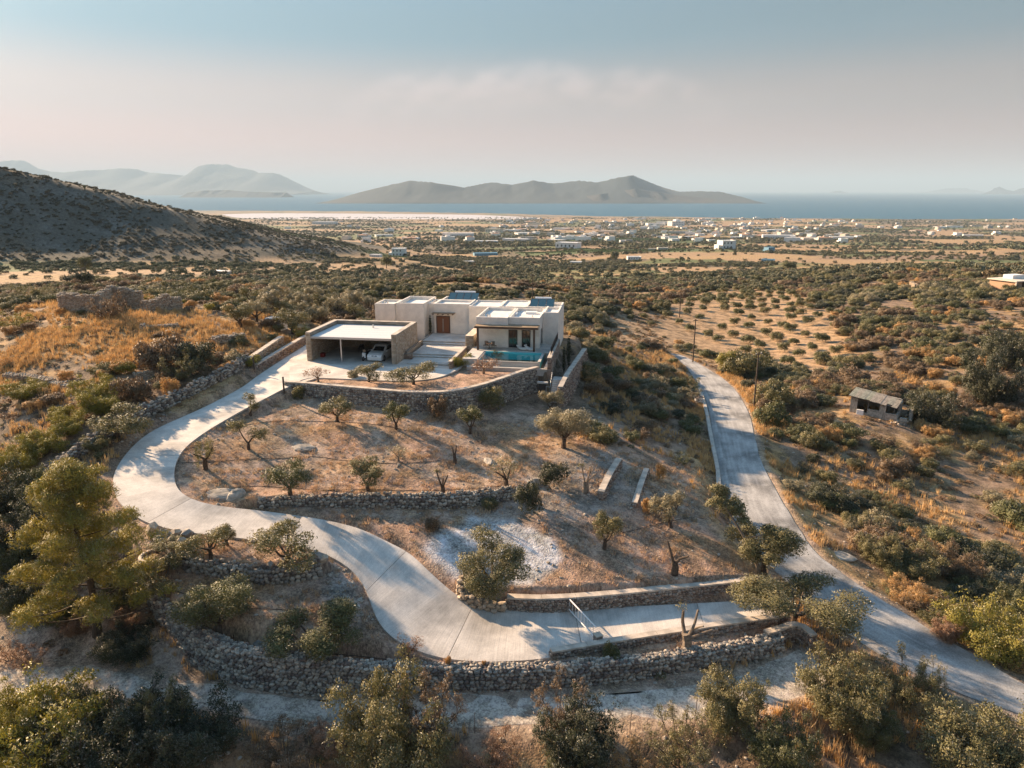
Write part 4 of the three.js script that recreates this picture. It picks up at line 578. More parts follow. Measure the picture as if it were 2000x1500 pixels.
{ // stone wall at the left of the terrace, and the long low wall beside the steps
  const w = villaThing('terrace_side_wall', 'stone wall closing the left side of the pool terrace', 'wall'); w.userData.kind = 'thing';
  mesh('core', ub(19.35, 20.35, 7.5, 15.3, -0.3, 2.35), M.mortar, w); mesh('coping', UVBOX(urb(19.3, 20.4, 7.45, 15.3, 2.36, 2.44, 0.02), 0.3), M.coping, w); ashlar(w, [[V3(19.35, 0, -7.5), EX, EY, 1.0, 2.34], [V3(20.35, 0.9, -7.5), mZ, EY, 7.8, 1.45], [V3(19.35, 0, -15.3), EZ, EY, 7.8, 2.34]], { seed: 21 });
  const l = villaThing('garden_wall', 'low pale capped wall running beside the entrance steps', 'wall'); l.userData.kind = 'thing';
  mesh('core', ub(19.15, 19.5, -1.4, 7.48, -0.4, 0.9), M.mortar, l); mesh('coping', UVBOX(urb(19.1, 19.55, -1.45, 7.44, 0.91, 0.99, 0.02), 0.3), M.coping, l); ashlar(l, [[V3(19.15, -0.1, 1.4), EX, EY, 0.35, 1.0], [V3(19.5, -0.1, 1.4), mZ, EY, 8.8, 1.0]], { seed: 22, tones: 'pink' });
  const s = villaThing('terrace_parapet', 'tall stone parapet with black railing at the right of the pool', 'wall'); s.userData.kind = 'thing';
  mesh('core', ub(31.3, 31.75, -0.6, 11.1, -3.0, 1.6), M.mortar, s); mesh('coping', UVBOX(urb(31.26, 31.8, -0.64, 11.1, 1.61, 1.69, 0.02), 0.3), M.coping, s); ashlar(s, [[V3(31.3, -3, 0.6), EX, EY, 0.45, 4.58], [V3(31.75, -3, 0.6), mZ, EY, 11.6, 4.58]], { seed: 23, tones: 'pink' });
  const rl = mesh('railing', merge([ub(31.5, 31.56, 1.0, 10.9, 2.55, 2.62), ub(31.5, 31.56, 1.0, 10.9, 1.78, 1.83)]), M.iron, s); for (let v = 1.0; v < 10.9; v += 0.16) mesh('baluster', ub(31.515, 31.545, v, v + 0.03, 1.7, 2.549), M.iron, rl);
  // lower stairs with handrail beside the retaining wall
  const st = villaThing('garden_stairs', 'narrow concrete stairs with pale handrail below the pool', 'stairs');
  for (let k = 0; k < 8; k++) mesh('tread', urb(32.0, 33.35, -3.4 + k * 0.3, -3.08 + k * 0.3 + (k === 7 ? 1.5 : 0), -3.2, -2.12 + k * 0.17, 0.01), M.conc, st);
  mesh('handrail', merge([bar([31.95, -1.25, 3.5], [31.95, 0.0, 1.1], 0.025), bar([31.95, -2.3, 3.5], [31.95, -1.25, 3.5], 0.02), bar([31.95, -1.2, 1.1], [31.95, 0, 1.1], 0.02), bar([31.5, -2.3, 3.7], [31.5, -1.1, 3.7], 0.025), bar([31.5, -1.1, 3.7], [31.95, -1.25, 3.5], 0.02)]), M.steel, st);
  const d = villaThing('cellar_door', 'dark cellar hatch in the wall beside the lower stairs', 'door'); mesh('leaf', ub(30.55, 31.5, -3.35, -3.25, -2.5, -0.9), M.frame, d); mesh('lintel', ub(30.4, 31.65, -3.35, -3.0, -0.89, -0.7), M.conc, d);
}
stoneWall({ name: 'retaining_wall', label: 'straight stone wall with pale coping right of the garden stairs', path: [house(33.45, -4.2, -1.0), house(33.9, -1.5, -0.3), house(34.5, 4, -0.1), house(35.4, 12.5, 0.1)], n: 24, thick: 0.5, sw: 0.28, sh: 0.2, tones: 'pink', cap: 0.13, both: true, seed: 31 });
// ---------------------------------------------------------------- car, scooter, furniture, gate, poles
{
  const car = thing('car', 'white sport utility car parked under the carport roof', 'car', house(9.0, 3.0, 0.012).toArray(), -YAW - 0.07); car.scale.setScalar(1.06);
  const paint = new THREE.MeshPhysicalMaterial({ color: rgb(0.78, 0.78, 0.76), roughness: 0.35, clearcoat: 0.8, clearcoatRoughness: 0.08 }), black = std([0.012, 0.012, 0.013], 0.5), chrome = std([0.6, 0.6, 0.6], 0.2, { metalness: 0.9 }), lampMat = new THREE.MeshPhysicalMaterial({ color: rgb(0.5, 0.52, 0.55), roughness: 0.1, clearcoat: 1 });
  // side outline, front of the car towards +z
  const side = (pts, w, bev) => { const s = new THREE.Shape(pts.map(([a, b]) => new THREE.Vector2(a, b))); const g = new THREE.ExtrudeGeometry(s, { depth: w - 2 * bev, bevelSize: bev, bevelThickness: bev, bevelSegments: 3 }); g.translate(0, 0, -(w - 2 * bev) / 2); g.rotateY(-Math.PI / 2); return g; };
  const body = mesh('body', side([[-2.25, 0.45], [-2.3, 0.75], [-2.2, 1.05], [0.55, 1.08], [1.0, 1.06], [1.75, 0.97], [2.18, 0.82], [2.28, 0.62], [2.22, 0.32], [1.85, 0.28], [1.8, 0.5], [1.6, 0.68], [1.3, 0.7], [1.05, 0.55], [0.98, 0.26], [-0.98, 0.26], [-1.05, 0.55], [-1.3, 0.7], [-1.6, 0.68], [-1.8, 0.5], [-1.85, 0.3]], 1.88, 0.1), paint, car);
  mesh('cabin', side([[-2.12, 1.03], [-1.8, 1.56], [-1.25, 1.68], [-0.1, 1.66], [0.28, 1.53], [1.02, 1.05]], 1.68, 0.07), paint, car);
  const pane = (name, a, b, c, d) => { const g = new THREE.BufferGeometry(); g.setAttribute('position', new THREE.Float32BufferAttribute([...a, ...b, ...c, ...a, ...c, ...d], 3)); g.computeVertexNormals(); return mesh(name, g, new THREE.MeshPhysicalMaterial({ color: rgb(0.015, 0.017, 0.02), roughness: 0.08, side: THREE.DoubleSide }), car); };
  pane('windscreen', [-0.70, 1.17, 1.02], [0.70, 1.17, 1.02], [0.60, 1.585, 0.36], [-0.60, 1.585, 0.36]);
  for (const s of [-1, 1]) { pane('side_window', [s * 0.848, 1.12, 0.66], [s * 0.848, 1.12, -0.42], [s * 0.848, 1.56, -0.42], [s * 0.848, 1.54, 0.14]); pane('side_window', [s * 0.848, 1.12, -0.5], [s * 0.848, 1.14, -1.75], [s * 0.848, 1.5, -1.6], [s * 0.848, 1.56, -0.5]); }
  for (const s of [-1, 1]) {
    mesh('headlight', rbx(s > 0 ? 0.5 : -0.86, s > 0 ? 0.86 : -0.5, 0.72, 0.86, 2.14, 2.3, 0.05), lampMat, car); mesh('mirror', rbx(s > 0 ? 0.92 : -1.1, s > 0 ? 1.1 : -0.92, 1.05, 1.2, 0.62, 0.78, 0.05), paint, car);
    mesh('air_intake', rbx(s > 0 ? 0.52 : -0.84, s > 0 ? 0.84 : -0.52, 0.4, 0.56, 2.2, 2.31, 0.03), black, car);
    for (const z of [1.43, -1.43]) { const w = mesh('wheel', new THREE.CylinderGeometry(0.37, 0.37, 0.24, 24).rotateZ(Math.PI / 2), black, car); w.position.set(s * 0.83, 0.37, z); mesh('rim', new THREE.CylinderGeometry(0.25, 0.25, 0.26, 10).rotateZ(Math.PI / 2), chrome, w); }
  }
  for (const s of [-1, 1]) mesh('grille', rbx(s > 0 ? 0.03 : -0.36, s > 0 ? 0.36 : -0.03, 0.6, 0.82, 2.22, 2.34, 0.05), black, car);
  mesh('bumper_opening', rbx(-0.5, 0.5, 0.34, 0.5, 2.24, 2.33, 0.03), black, car); mesh('number_plate', bx(-0.26, 0.26, 0.5, 0.6, 2.335, 2.35), M.white, car);
}
{
  const s = thing('motor_scooter', 'black motor scooter with white front parked beside the car', 'scooter', house(7.3, 1.7, 0.012).toArray(), -YAW - 0.2);
  const blk = std([0.02, 0.016, 0.018], 0.4), wh = M.white;
  mesh('body', merge([rbx(-0.2, 0.2, 0.45, 0.85, -1.0, -0.1, 0.12), rbx(-0.18, 0.18, 0.25, 0.42, -0.4, 0.4, 0.06)]), blk, s); mesh('seat', rbx(-0.18, 0.18, 0.86, 1.0, -0.95, -0.05, 0.06), blk, s);
  mesh('leg_shield', rbx(-0.26, 0.26, 0.35, 1.05, 0.38, 0.52, 0.06), wh, s); mesh('windscreen', rbx(-0.2, 0.2, 1.06, 1.45, 0.3, 0.34, 0.015), M.glass, s);
  mesh('handlebar', merge([bar([-0.36, 1.08, 0.28], [0.36, 1.08, 0.28], 0.025), bar([0, 1.08, 0.3], [0, 0.4, 0.6], 0.04)]), blk, s); mesh('headlight', new THREE.SphereGeometry(0.12, 12, 8).translate(0, 0.95, 0.52), wh, s); mesh('top_box', rbx(-0.24, 0.24, 0.95, 1.3, -1.3, -0.92, 0.08), blk, s);
  for (const z of [0.68, -0.78]) mesh('wheel', new THREE.TorusGeometry(0.21, 0.07, 8, 20).rotateY(Math.PI / 2).translate(0, 0.28, z), blk, s);
  const cv = thing('covered_motorcycle', 'motorcycle under a dark cover at the back of the carport', 'motorcycle', house(4.9, 6.6, 0.012).toArray(), -YAW + 0.5);
  { const g = new THREE.SphereGeometry(1, 20, 14), p = g.attributes.position; for (let i = 0; i < p.count; i++) { const x = p.getX(i), y = p.getY(i), z = p.getZ(i), n = 1 + (vn(x * 4 + 3, z * 4 + y * 3) - 0.5) * 0.25; p.setXYZ(i, x * 0.42 * n, Math.max(0, (y * 0.5 + 0.5) * (1.0 + 0.18 * Math.sin(z * 3))) * n, z * 1.1 * n); } g.computeVertexNormals(); mesh('cover', g, blk, cv); mesh('wheel', new THREE.TorusGeometry(0.24, 0.07, 8, 18).rotateY(Math.PI / 2).translate(0, 0.3, 0.9), blk, cv); }
  const tb = thing('tool_box', 'small red tool chest against the left carport wall', 'box', house(1.0, 2.6, 0.012).toArray(), -YAW); mesh('chest', rbx(-0.25, 0.25, 0, 0.45, -0.35, 0.35, 0.03), std([0.25, 0.03, 0.02], 0.5), tb); mesh('lid', rbx(-0.27, 0.27, 0.455, 0.52, -0.37, 0.37, 0.02), std([0.18, 0.03, 0.02], 0.5), tb);
}
// terrace furniture
function lounger(u, v, turn, label) { const g = thing('bean_lounger', label, 'lounger', house(u, v, 0.9).toArray(), turn, 'loungers by the pool'); const seat = new THREE.SphereGeometry(1, 18, 12), p = seat.attributes.position; for (let i = 0; i < p.count; i++) { const x = p.getX(i), y = p.getY(i), z = p.getZ(i); p.setXYZ(i, x * 0.42, Math.max(0, 0.2 + y * 0.2 + (z < 0 ? z * z * 0.45 : 0)), z * 0.85); } seat.computeVertexNormals(); mesh('cushion', seat, M.cloth, g); mesh('headrest', rbx(-0.3, 0.3, 0.55, 0.75, -0.85, -0.65, 0.08), M.cloth, g); }
lounger(27.3, 6.55, -YAW + 1.9, 'pale cushioned lounger in front of the right-hand glass door'); lounger(28.3, 6.5, -YAW + 1.2, 'pale cushioned lounger beside the right pergola post');
function chair(u, v, turn, label) { const g = thing('wicker_chair', label, 'chair', house(u, v, 0.9).toArray(), turn, 'wicker chairs on the terrace'); mesh('seat', rbx(-0.3, 0.3, 0.36, 0.44, -0.3, 0.3, 0.03), M.rattan, g); const b = new THREE.CylinderGeometry(0.36, 0.32, 0.5, 16, 1, true, Math.PI * 0.5, Math.PI).translate(0, 0.68, 0); mesh('backrest', b, new THREE.MeshStandardMaterial({ color: rgb(0.26, 0.2, 0.15), roughness: 0.9, side: THREE.DoubleSide }), g); for (const [x, z] of [[-0.26, -0.26], [0.26, -0.26], [-0.26, 0.26], [0.26, 0.26]]) mesh('leg', bar([x, 0, z], [x * 0.9, 0.36, z * 0.9], 0.022), M.rattan, g); }
chair(23.3, 7.0, 1.2, 'dark wicker chair next to the round terrace table'); chair(22.2, 7.1, -1.0, 'dark wicker chair nearest the left terrace wall');
{ const t = thing('round_table', 'small round dark table under the pergola', 'table', house(22.75, 6.8, 0.9).toArray()); mesh('table_top', new THREE.CylinderGeometry(0.42, 0.42, 0.04, 24).translate(0, 0.72, 0), M.darkWood, t); mesh('stem', bar([0, 0.02, 0], [0, 0.7, 0], 0.04, 0.03, 8), M.iron, t); mesh('base', new THREE.CylinderGeometry(0.24, 0.26, 0.03, 20).translate(0, 0.015, 0), M.iron, t); }
// sliding gate across the drive
{
  const a = lvl(1104, 1186, K(32.6)), b = lvl(1168, 1256, K(32.75)), d = b.clone().sub(a).setY(0), L = d.length(), g = thing('sliding_gate', 'white metal bar gate standing across the driveway', 'gate', a.toArray(), Math.atan2(-d.z, d.x)), dy = (b.y - a.y) / L;
  const Y = (x, h) => h + dy * x, wh = std([0.85, 0.8, 0.76], 0.5);
  mesh('top_rail', bar([0.1, Y(0.1, 1.05), 0], [L - 0.35, Y(L - 0.35, 1.05), 0], 0.05, 0.05, 8), wh, g); mesh('bottom_rail', bar([0.1, Y(0.1, 0.16), 0], [L - 0.3, Y(L - 0.3, 0.16), 0], 0.05, 0.05, 8), wh, g);
  for (let x = 0.25; x < L - 0.4; x += 0.42) mesh('bar', bar([x, Y(x, 0.16), 0], [x, Y(x, 1.05), 0], 0.018), wh, g);
  mesh('post', bx(-0.08, 0.08, 0, 1.12, -0.08, 0.08), wh, g);
  const m = mesh('motor_box', rbx(L - 0.28, L + 0.22, Y(L, 0), Y(L, 0.62), -0.25, 0.25, 0.03), std([0.17, 0.14, 0.12], 0.7), g); mesh('motor_lid', rbx(L - 0.31, L + 0.25, Y(L, 0.625), Y(L, 0.7), -0.28, 0.28, 0.02), std([0.45, 0.38, 0.3], 0.8), m);
}
// utility poles and wires
const poleTops = [];
function pole(px, py, h, label) { const p = ground(px, py), g = thing('utility_pole', label, 'pole', p.toArray(), 0.5, 'wooden utility poles'); mesh('shaft', bar([0, -0.3, 0], [0, h, 0], 0.13, 0.09, 8), std([0.085, 0.062, 0.048], 0.9), g); mesh('cross_arm', bx(-0.6, 0.6, h - 0.35, h - 0.22, -0.06, 0.06), std([0.085, 0.062, 0.048], 0.9), g); for (const x of [-0.5, 0.5]) mesh('insulator', new THREE.CylinderGeometry(0.04, 0.05, 0.14, 8).translate(x, h - 0.14, 0), M.white, g); poleTops.push(p.clone().setY(p.y + h - 0.1)); }
pole(1472, 796, 8.4, 'tall wooden utility pole beside the bend of the lane'); pole(1353, 708, 8.4, 'wooden utility pole at the far end of the lane'); pole(1327, 620, 8, 'distant utility pole at the edge of the olive grove'); pole(1072, 640, 6.5, 'utility pole standing just behind the villa'); pole(1040, 600, 8, 'utility pole in the scrub behind the villa roofs');
{ const wire = (a, b, label) => { const m = a.clone().lerp(b, 0.5); m.y -= a.distanceTo(b) * 0.025; tag(mesh('power_line', new THREE.TubeGeometry(new THREE.QuadraticBezierCurve3(a, m, b), 24, 0.016, 4), M.iron), label, 'cable', 'power lines between the poles'); }; wire(poleTops[0], poleTops[1], 'sagging cable between the two poles beside the lane'); wire(poleTops[1], poleTops[2], 'cable from the lane pole towards the olive grove'); wire(poleTops[1], poleTops[3], 'cable from the lane pole to the pole behind the villa'); }
// white cabin left of the carport
{ const p = ground(541, 641), g = thing('utility_cabin', 'small white utility cabin among olives left of the carport', 'cabin', p.toArray(), -0.25); mesh('wall', rbx(-1.3, 1.3, -0.2, 1.55, -0.9, 0.9, 0.04), M.white, g); mesh('roof', rbx(-1.38, 1.38, 1.555, 1.66, -0.98, 0.98, 0.03), M.white, g); for (const x of [-0.85, -0.45]) { const w = mesh('window', bx(x - 0.15, x + 0.15, 0.95, 1.25, 0.9, 0.94), M.frame, g); mesh('pane', bx(x - 0.12, x + 0.12, 0.98, 1.22, 0.941, 0.95), M.glass, w); } mesh('door', bx(0.2, 0.95, -0.05, 1.4, 0.9, 0.93), std([0.6, 0.6, 0.58], 0.6), g); }
// roofless stone ruin on the rise
function ruinWall(parent, a, b, h0, h1, thick, seed) { // broken top
  const R = rng(seed), d = b.clone().sub(a), L = Math.hypot(d.x, d.z), t = V3(d.x / L, 0, d.z / L), nrm = V3(-t.z, 0, t.x), list = [], q0 = new THREE.Quaternion().setFromRotationMatrix(new THREE.Matrix4().makeBasis(t, EY, V3().crossVectors(t, EY)));
  const hh = (s) => lerp(h0, h1, s / L) * (0.82 + 0.3 * fbm(s * 0.9 + seed, 3, 3)), segs = [], n = Math.ceil(L / 0.8);
  for (let i = 0; i < n; i++) { const s0 = L * i / n, s1 = L * (i + 1) / n, h = hh((s0 + s1) / 2), g = bx(s0, s1 - 0.003, -0.6, h - 0.12, -thick / 2 + 0.08, thick / 2 - 0.08); g.applyQuaternion(q0); g.translate(a.x, a.y, a.z); segs.push(g); }
  mesh('core', merge(segs), M.mortar, parent);
  for (let y = -0.3; y < Math.max(h0, h1) * 1.2; y += 0.2) for (let s = R() * 0.2; s < L; s += 0.2 + 0.25 * R()) { const h = hh(s); if (y > h) continue; for (const sd of y > h - 0.25 ? [-1, 0, 1] : [-1, 1]) list.push({ m: new THREE.Matrix4().compose(a.clone().addScaledVector(t, s).addScaledVector(nrm, sd * (thick / 2 - 0.03) + (R() - 0.5) * 0.08).add(V3(0, y + (R() - 0.5) * 0.08, 0)), q0.clone().multiply(new THREE.Quaternion().setFromEuler(new THREE.Euler(R() * 0.5, R() * 0.5, R() * 0.5))), V3(0.14 + 0.1 * R(), 0.1 + 0.04 * R(), 0.12 + 0.05 * R())), size: R(), tone: Math.floor(R() * 5) }); }
  putStones(parent, list, 'buff', 0);
}
{
  const p = ground(195, 614), g = thing('stone_ruin', 'roofless ruined stone house on the grassy rise', 'ruin', p.toArray(), 0), loc = (px, py) => ground(px, py).sub(p);
  const A = loc(122, 612), B = loc(192, 612), C = loc(262, 600), D = B.clone().add(V3(-1.5, 0, -6.5)), E2 = A.clone().add(V3(-0.5, 0, -5));
  for (const q of [D, E2]) q.y = height(q.x + p.x, q.z + p.z) - p.y;
  ruinWall(g, A, B, 2.9, 2.9, 0.7, 3); ruinWall(g, A, E2, 2.9, 2.4, 0.7, 4); ruinWall(g, B, D, 2.6, 3.2, 0.7, 5); const F = D.clone().add(V3(4.5, -0.3, -0.5)); F.y = height(F.x + p.x, F.z + p.z) - p.y; ruinWall(g, D, F, 3.2, 2.6, 0.7, 6);
  const p2 = ground(305, 608), g2 = thing('ruined_wall', 'broken stone wall stub right of the ruined house', 'ruin', p2.toArray()); g2.userData.kind = 'thing'; ruinWall(g2, ground(282, 608).sub(p2), ground(332, 606).sub(p2), 1.5, 2.2, 0.8, 8); ruinWall(g2, ground(332, 606).sub(p2), ground(332, 606).sub(p2).add(V3(0.5, 0, -2.5)), 2.2, 1.7, 0.8, 9);
  const rub = (name, label, pts, h, seed) => { for (let i = 0; i + 1 < pts.length; i++) { const a = ground(...pts[i]), b = ground(...pts[i + 1]), gg = thing(name, label, 'wall', a.toArray()); gg.userData.kind = 'thing'; ruinWall(gg, V3(), b.sub(a), h, h * 0.8, 0.8, seed + i); } };
  rub('tumbled_wall', 'tumbled dry stone wall on the dry slope at the left edge', [[12, 738], [70, 742]], 0.7, 20); rub('tumbled_wall', 'tumbled dry stone wall among brown scrub below the golden grass', [[72, 744], [135, 760]], 0.6, 21); rub('tumbled_wall', 'broken grey stone wall under the golden grass bank near the cabin', [[418, 672], [478, 668]], 1.0, 30); rub('tumbled_wall', 'low scatter of wall stones in the middle of the golden grass', [[275, 642], [350, 640]], 0.5, 33); rub('tumbled_wall', 'low stone heap on the grass slope above the driveway wall', [[262, 735], [305, 728]], 0.4, 36);
}
// derelict shed beyond the lane
{
  const p = ground(1712, 806), g = thing('derelict_shed', 'derelict shed with tilted grey roof and broken walls beyond the lane', 'shed', p.toArray(), -0.62);
  const w = std([0.52, 0.475, 0.42], 0.95, { map: grainTex }), d = std([0.2, 0.18, 0.16], 0.9), R = rng(9);
  mesh('wall', merge([bx(-3.2, -2.9, -0.6, 2.5, -2.3, 2.3), bx(-2.9, 2.6, -0.6, 2.0, -2.3, -2.0), bx(2.6, 2.9, -0.6, 1.75, -2.3, -0.4)]), w, g);
  mesh('wall', merge([bx(-2.9, -2.3, -0.6, 2.3, 2.0, 2.3), bx(-2.3, -0.9, -0.6, 0.35, 2.0, 2.29), bx(-0.9, 0.6, -0.6, 0.95, 2.0, 2.28), bx(0.6, 1.4, -0.6, 2.05, 2.0, 2.3), bx(1.4, 2.9, -0.6, 0.8, 2.0, 2.27), bx(2.6, 2.9, -0.6, 0.6, -0.4, 2.0)]), w, g);
  for (let k = 0; k < 9; k++) { const s = mesh('roof_sheet', bx(-0.36, 0.35, 0, 0.05, -2.7, 2.7 - (k === 7 ? 0.9 : k === 3 ? 0.3 : 0)), std([0.40 + 0.07 * R(), 0.36 + 0.05 * R(), 0.31], 0.8, { map: grainTex }), g); s.position.set(-3.1 + k * 0.69, 2.62 - k * 0.1 + 0.03 * R(), 0.15 * R()); s.rotation.z = -0.14; }
  mesh('beam', merge([bar([-3.3, 2.5, 2.1], [2.7, 1.7, 2.1], 0.07), bar([-3.3, 2.5, -2.1], [2.7, 1.7, -2.1], 0.07)]), d, g);
  mesh('post', merge([bar([-0.9, -0.3, 2.1], [-0.9, 2.2, 2.1], 0.06), bar([2.4, -0.3, 2.0], [2.4, 1.75, 2.0], 0.06)]), d, g);
  mesh('junk_panel', rbx(-2.2, -1.3, 0.0, 0.8, 2.5, 2.8, 0.03), M.white, g); mesh('broken_wall', merge([bx(2.9, 4.4, -0.6, 0.5, -2.2, -1.9), bx(4.1, 4.5, -0.6, 1.2, -1.9, 0.2), bx(3.2, 4.1, -0.6, 0.35, 1.6, 2.0)]), w, g);
  const rub = []; for (let k = 0; k < 40; k++) { const a = R() * 6.28, q = 2.8 + 2.6 * R(); rub.push({ m: new THREE.Matrix4().compose(V3(Math.cos(a) * q + 0.8, 0.05 - 0.25 * R(), Math.sin(a) * q * 0.9), new THREE.Quaternion().setFromEuler(new THREE.Euler(R() * 3, R() * 3, R() * 3)), V3(0.12 + 0.2 * R(), 0.1 + 0.1 * R(), 0.12 + 0.15 * R())), size: R(), tone: Math.floor(R() * 5) }); } putStones(g, rub, 'buff', 0);
}
// pale rock breaking through the soil
{ const rock = (seed) => { const g = new THREE.IcosahedronGeometry(1, 4), p = g.attributes.position; for (let i = 0; i < p.count; i++) { const x = p.getX(i), y = p.getY(i), z = p.getZ(i), n = 0.75 + 0.5 * fbm(x * 1.6 + seed, z * 1.6 + y * 1.3, 5); p.setXYZ(i, x * n, Math.round(y * n * 5) / 5 * 0.6 + y * n * 0.4, z * n); } g.computeVertexNormals(); return g; }, rs = [rock(3), rock(8)]; rs.forEach((g) => g.computeVertexNormals());
  [[432, 964, 84, 0.2, 'broad pale rock outcrop inside the hairpin bend'], [462, 968, 50, 0.6, 'small pale rock outcrop beside the end of the low terrace wall'], [590, 872, 60, 0.2, 'flat pale rock patch in the upper dry garden'], [1004, 905, 22, 0.6, 'pale rock standing at the right edge of the dry garden'], [955, 900, 36, 0.3, 'low heap of white rock in the dry garden'], [1045, 945, 34, 0.8, 'pointed pale rock between the two dark bushes'], [668, 1183, 70, 0.3, 'pale broken rock slab left of the driveway apron'], [1640, 1085, 60, 0.2, 'pale eroded rock bank right of the lane'], [520, 1270, 60, 0.5, 'whitish rock leaning on the inner side of the long wall']].forEach(([px, py, w, h, label], i) => { const p = ground(px, py), W = metres(p, w) / 2, o = mesh('rock_outcrop', rs[i % 2], rockMats.grey[[0, 1, 0][i % 3]]); o.position.set(p.x, p.y - 0.08, p.z); o.scale.set(W, Math.max(0.22, W * h), W * 0.6); o.rotation.y = i * 1.3; tag(o, label, 'rock', 'pale rocks in the garden'); }); }
// drip hoses laid over the planted soil
[[[350, 905], [480, 897], [600, 892], [740, 905], [860, 900]], [[430, 835], [560, 822], [690, 826], [800, 842]], [[640, 958], [760, 958], [860, 958], [985, 950]], [[400, 958], [500, 950], [600, 956], [690, 962]], [[1170, 1052], [1230, 1038], [1300, 1020], [1345, 1012]], [[640, 1278], [720, 1284], [780, 1287]], [[330, 1150], [420, 1180], [520, 1190], [640, 1196]]].forEach((l, i) => { const c = new THREE.CatmullRomCurve3(onG(l, 0.03)), pts = c.getPoints(40).map((q, k) => V3(q.x + (hash2(k, i) - 0.5) * 0.12, height(q.x, q.z) + 0.035, q.z)); tag(mesh('drip_hose', new THREE.TubeGeometry(new THREE.CatmullRomCurve3(pts), 120, 0.022, 5), std([0.03, 0.028, 0.026], 0.7)), ['black drip hose across the middle of the dry garden', 'black drip hose just below the curved wall', 'black drip hose along the top of the low terrace wall', 'black drip hose beside the hairpin outcrop', 'black drip hose running to the olive below the ramp', 'black drip hose along the rim of the driveway apron', 'black drip hose across the lower left garden'][i], 'hose', 'drip hoses in the garden'); });
// stone well ring under a small olive
{ const p = ground(304, 1094), g = thing('stone_ring', 'pale round masonry ring around a small olive near the pine', 'ring wall', p.toArray()); g.userData.kind = 'thing'; mesh('rim', new THREE.LatheGeometry([[0.85, -0.4], [1.12, -0.4], [1.12, 0.42], [1.08, 0.47], [0.9, 0.47], [0.85, 0.42], [0.85, -0.4]].map(([x, y]) => new THREE.Vector2(x, y)), 36), M.coping, g); mesh('soil', new THREE.CylinderGeometry(0.85, 0.85, 0.5, 24).translate(0, 0.05, 0), std([0.25, 0.17, 0.1], 0.95), g); }
// electricity box at the end of the road kerb, fence stakes below the track
{ const p = ground(1364, 790), g = thing('meter_box', 'grey and white meter cabinet at the far end of the road kerb', 'cabinet', p.toArray(), 0.3); mesh('cabinet', rbx(-0.6, 0.6, 0, 1.1, -0.25, 0.25, 0.03), M.white, g); mesh('plinth', rbx(-0.7, 0.7, -0.3, -0.003, -0.35, 0.35, 0.02), M.kerb, g); mesh('roof', rbx(-0.7, 0.7, 1.104, 1.2, -0.35, 0.35, 0.02), std([0.1, 0.09, 0.085], 0.8), g); }
for (const [a, b, l] of [[927, 1432, 'beside the tall middle bush'], [1230, 1432, 'between dark bush and grass bank'], [1358, 1400, 'before the grey-green bush'], [1572, 1345, 'at the lower wall corner'], [700, 1440, 'behind the reddish low scrub']]) { const p = ground(a, b), g = thing('fence_stake', 'thin rusty fence stake below the track, ' + l, 'stake', p.toArray(), 0, 'fence stakes below the track'); mesh('rod', bar([0, -0.2, 0], [0.03, 1.5, 0], 0.025, 0.02), std([0.11, 0.07, 0.05], 0.9), g); mesh('hook', bar([0.03, 1.5, 0], [0.12, 1.42, 0], 0.015), std([0.11, 0.07, 0.05], 0.9), g); }
for (const [a, b, l] of [[555, 766, 'short dark gate post at the left end of the curved wall'], [497, 725, 'short dark post beside the uphill edge of the driveway']]) { const p = ground(a, b), g = thing('gate_post', l, 'post', p.toArray()); mesh('shaft', bar([0, -0.2, 0], [0, 1.7, 0], 0.11, 0.1, 8), std([0.08, 0.06, 0.045], 0.9), g); mesh('cap', new THREE.ConeGeometry(0.13, 0.12, 8).translate(0, 1.76, 0), std([0.07, 0.05, 0.04], 0.9), g); }
// ---------------------------------------------------------------- vegetation
const leafMat = (c, tr = 0.36) => new THREE.MeshPhysicalMaterial({ color: rgb(...c), vertexColors: true, roughness: 0.8, side: THREE.DoubleSide, transmission: tr, thickness: 0 });
const LEAF = { olive: leafMat([0.195, 0.170, 0.058]), silver: leafMat([0.30, 0.255, 0.140]), dark: leafMat([0.056, 0.060, 0.020]), bright: leafMat([0.275, 0.235, 0.026]), brown: leafMat([0.210, 0.135, 0.066]), pine: leafMat([0.295, 0.240, 0.030]), rust: leafMat([0.31, 0.175, 0.095]), dry: leafMat([0.50, 0.300, 0.105]), green: leafMat([0.130, 0.130, 0.036]) };
const BARK = std([0.115, 0.082, 0.060], 0.95, { map: grainTex }), PALEBARK = std([0.30, 0.235, 0.18], 0.95, { map: grainTex });
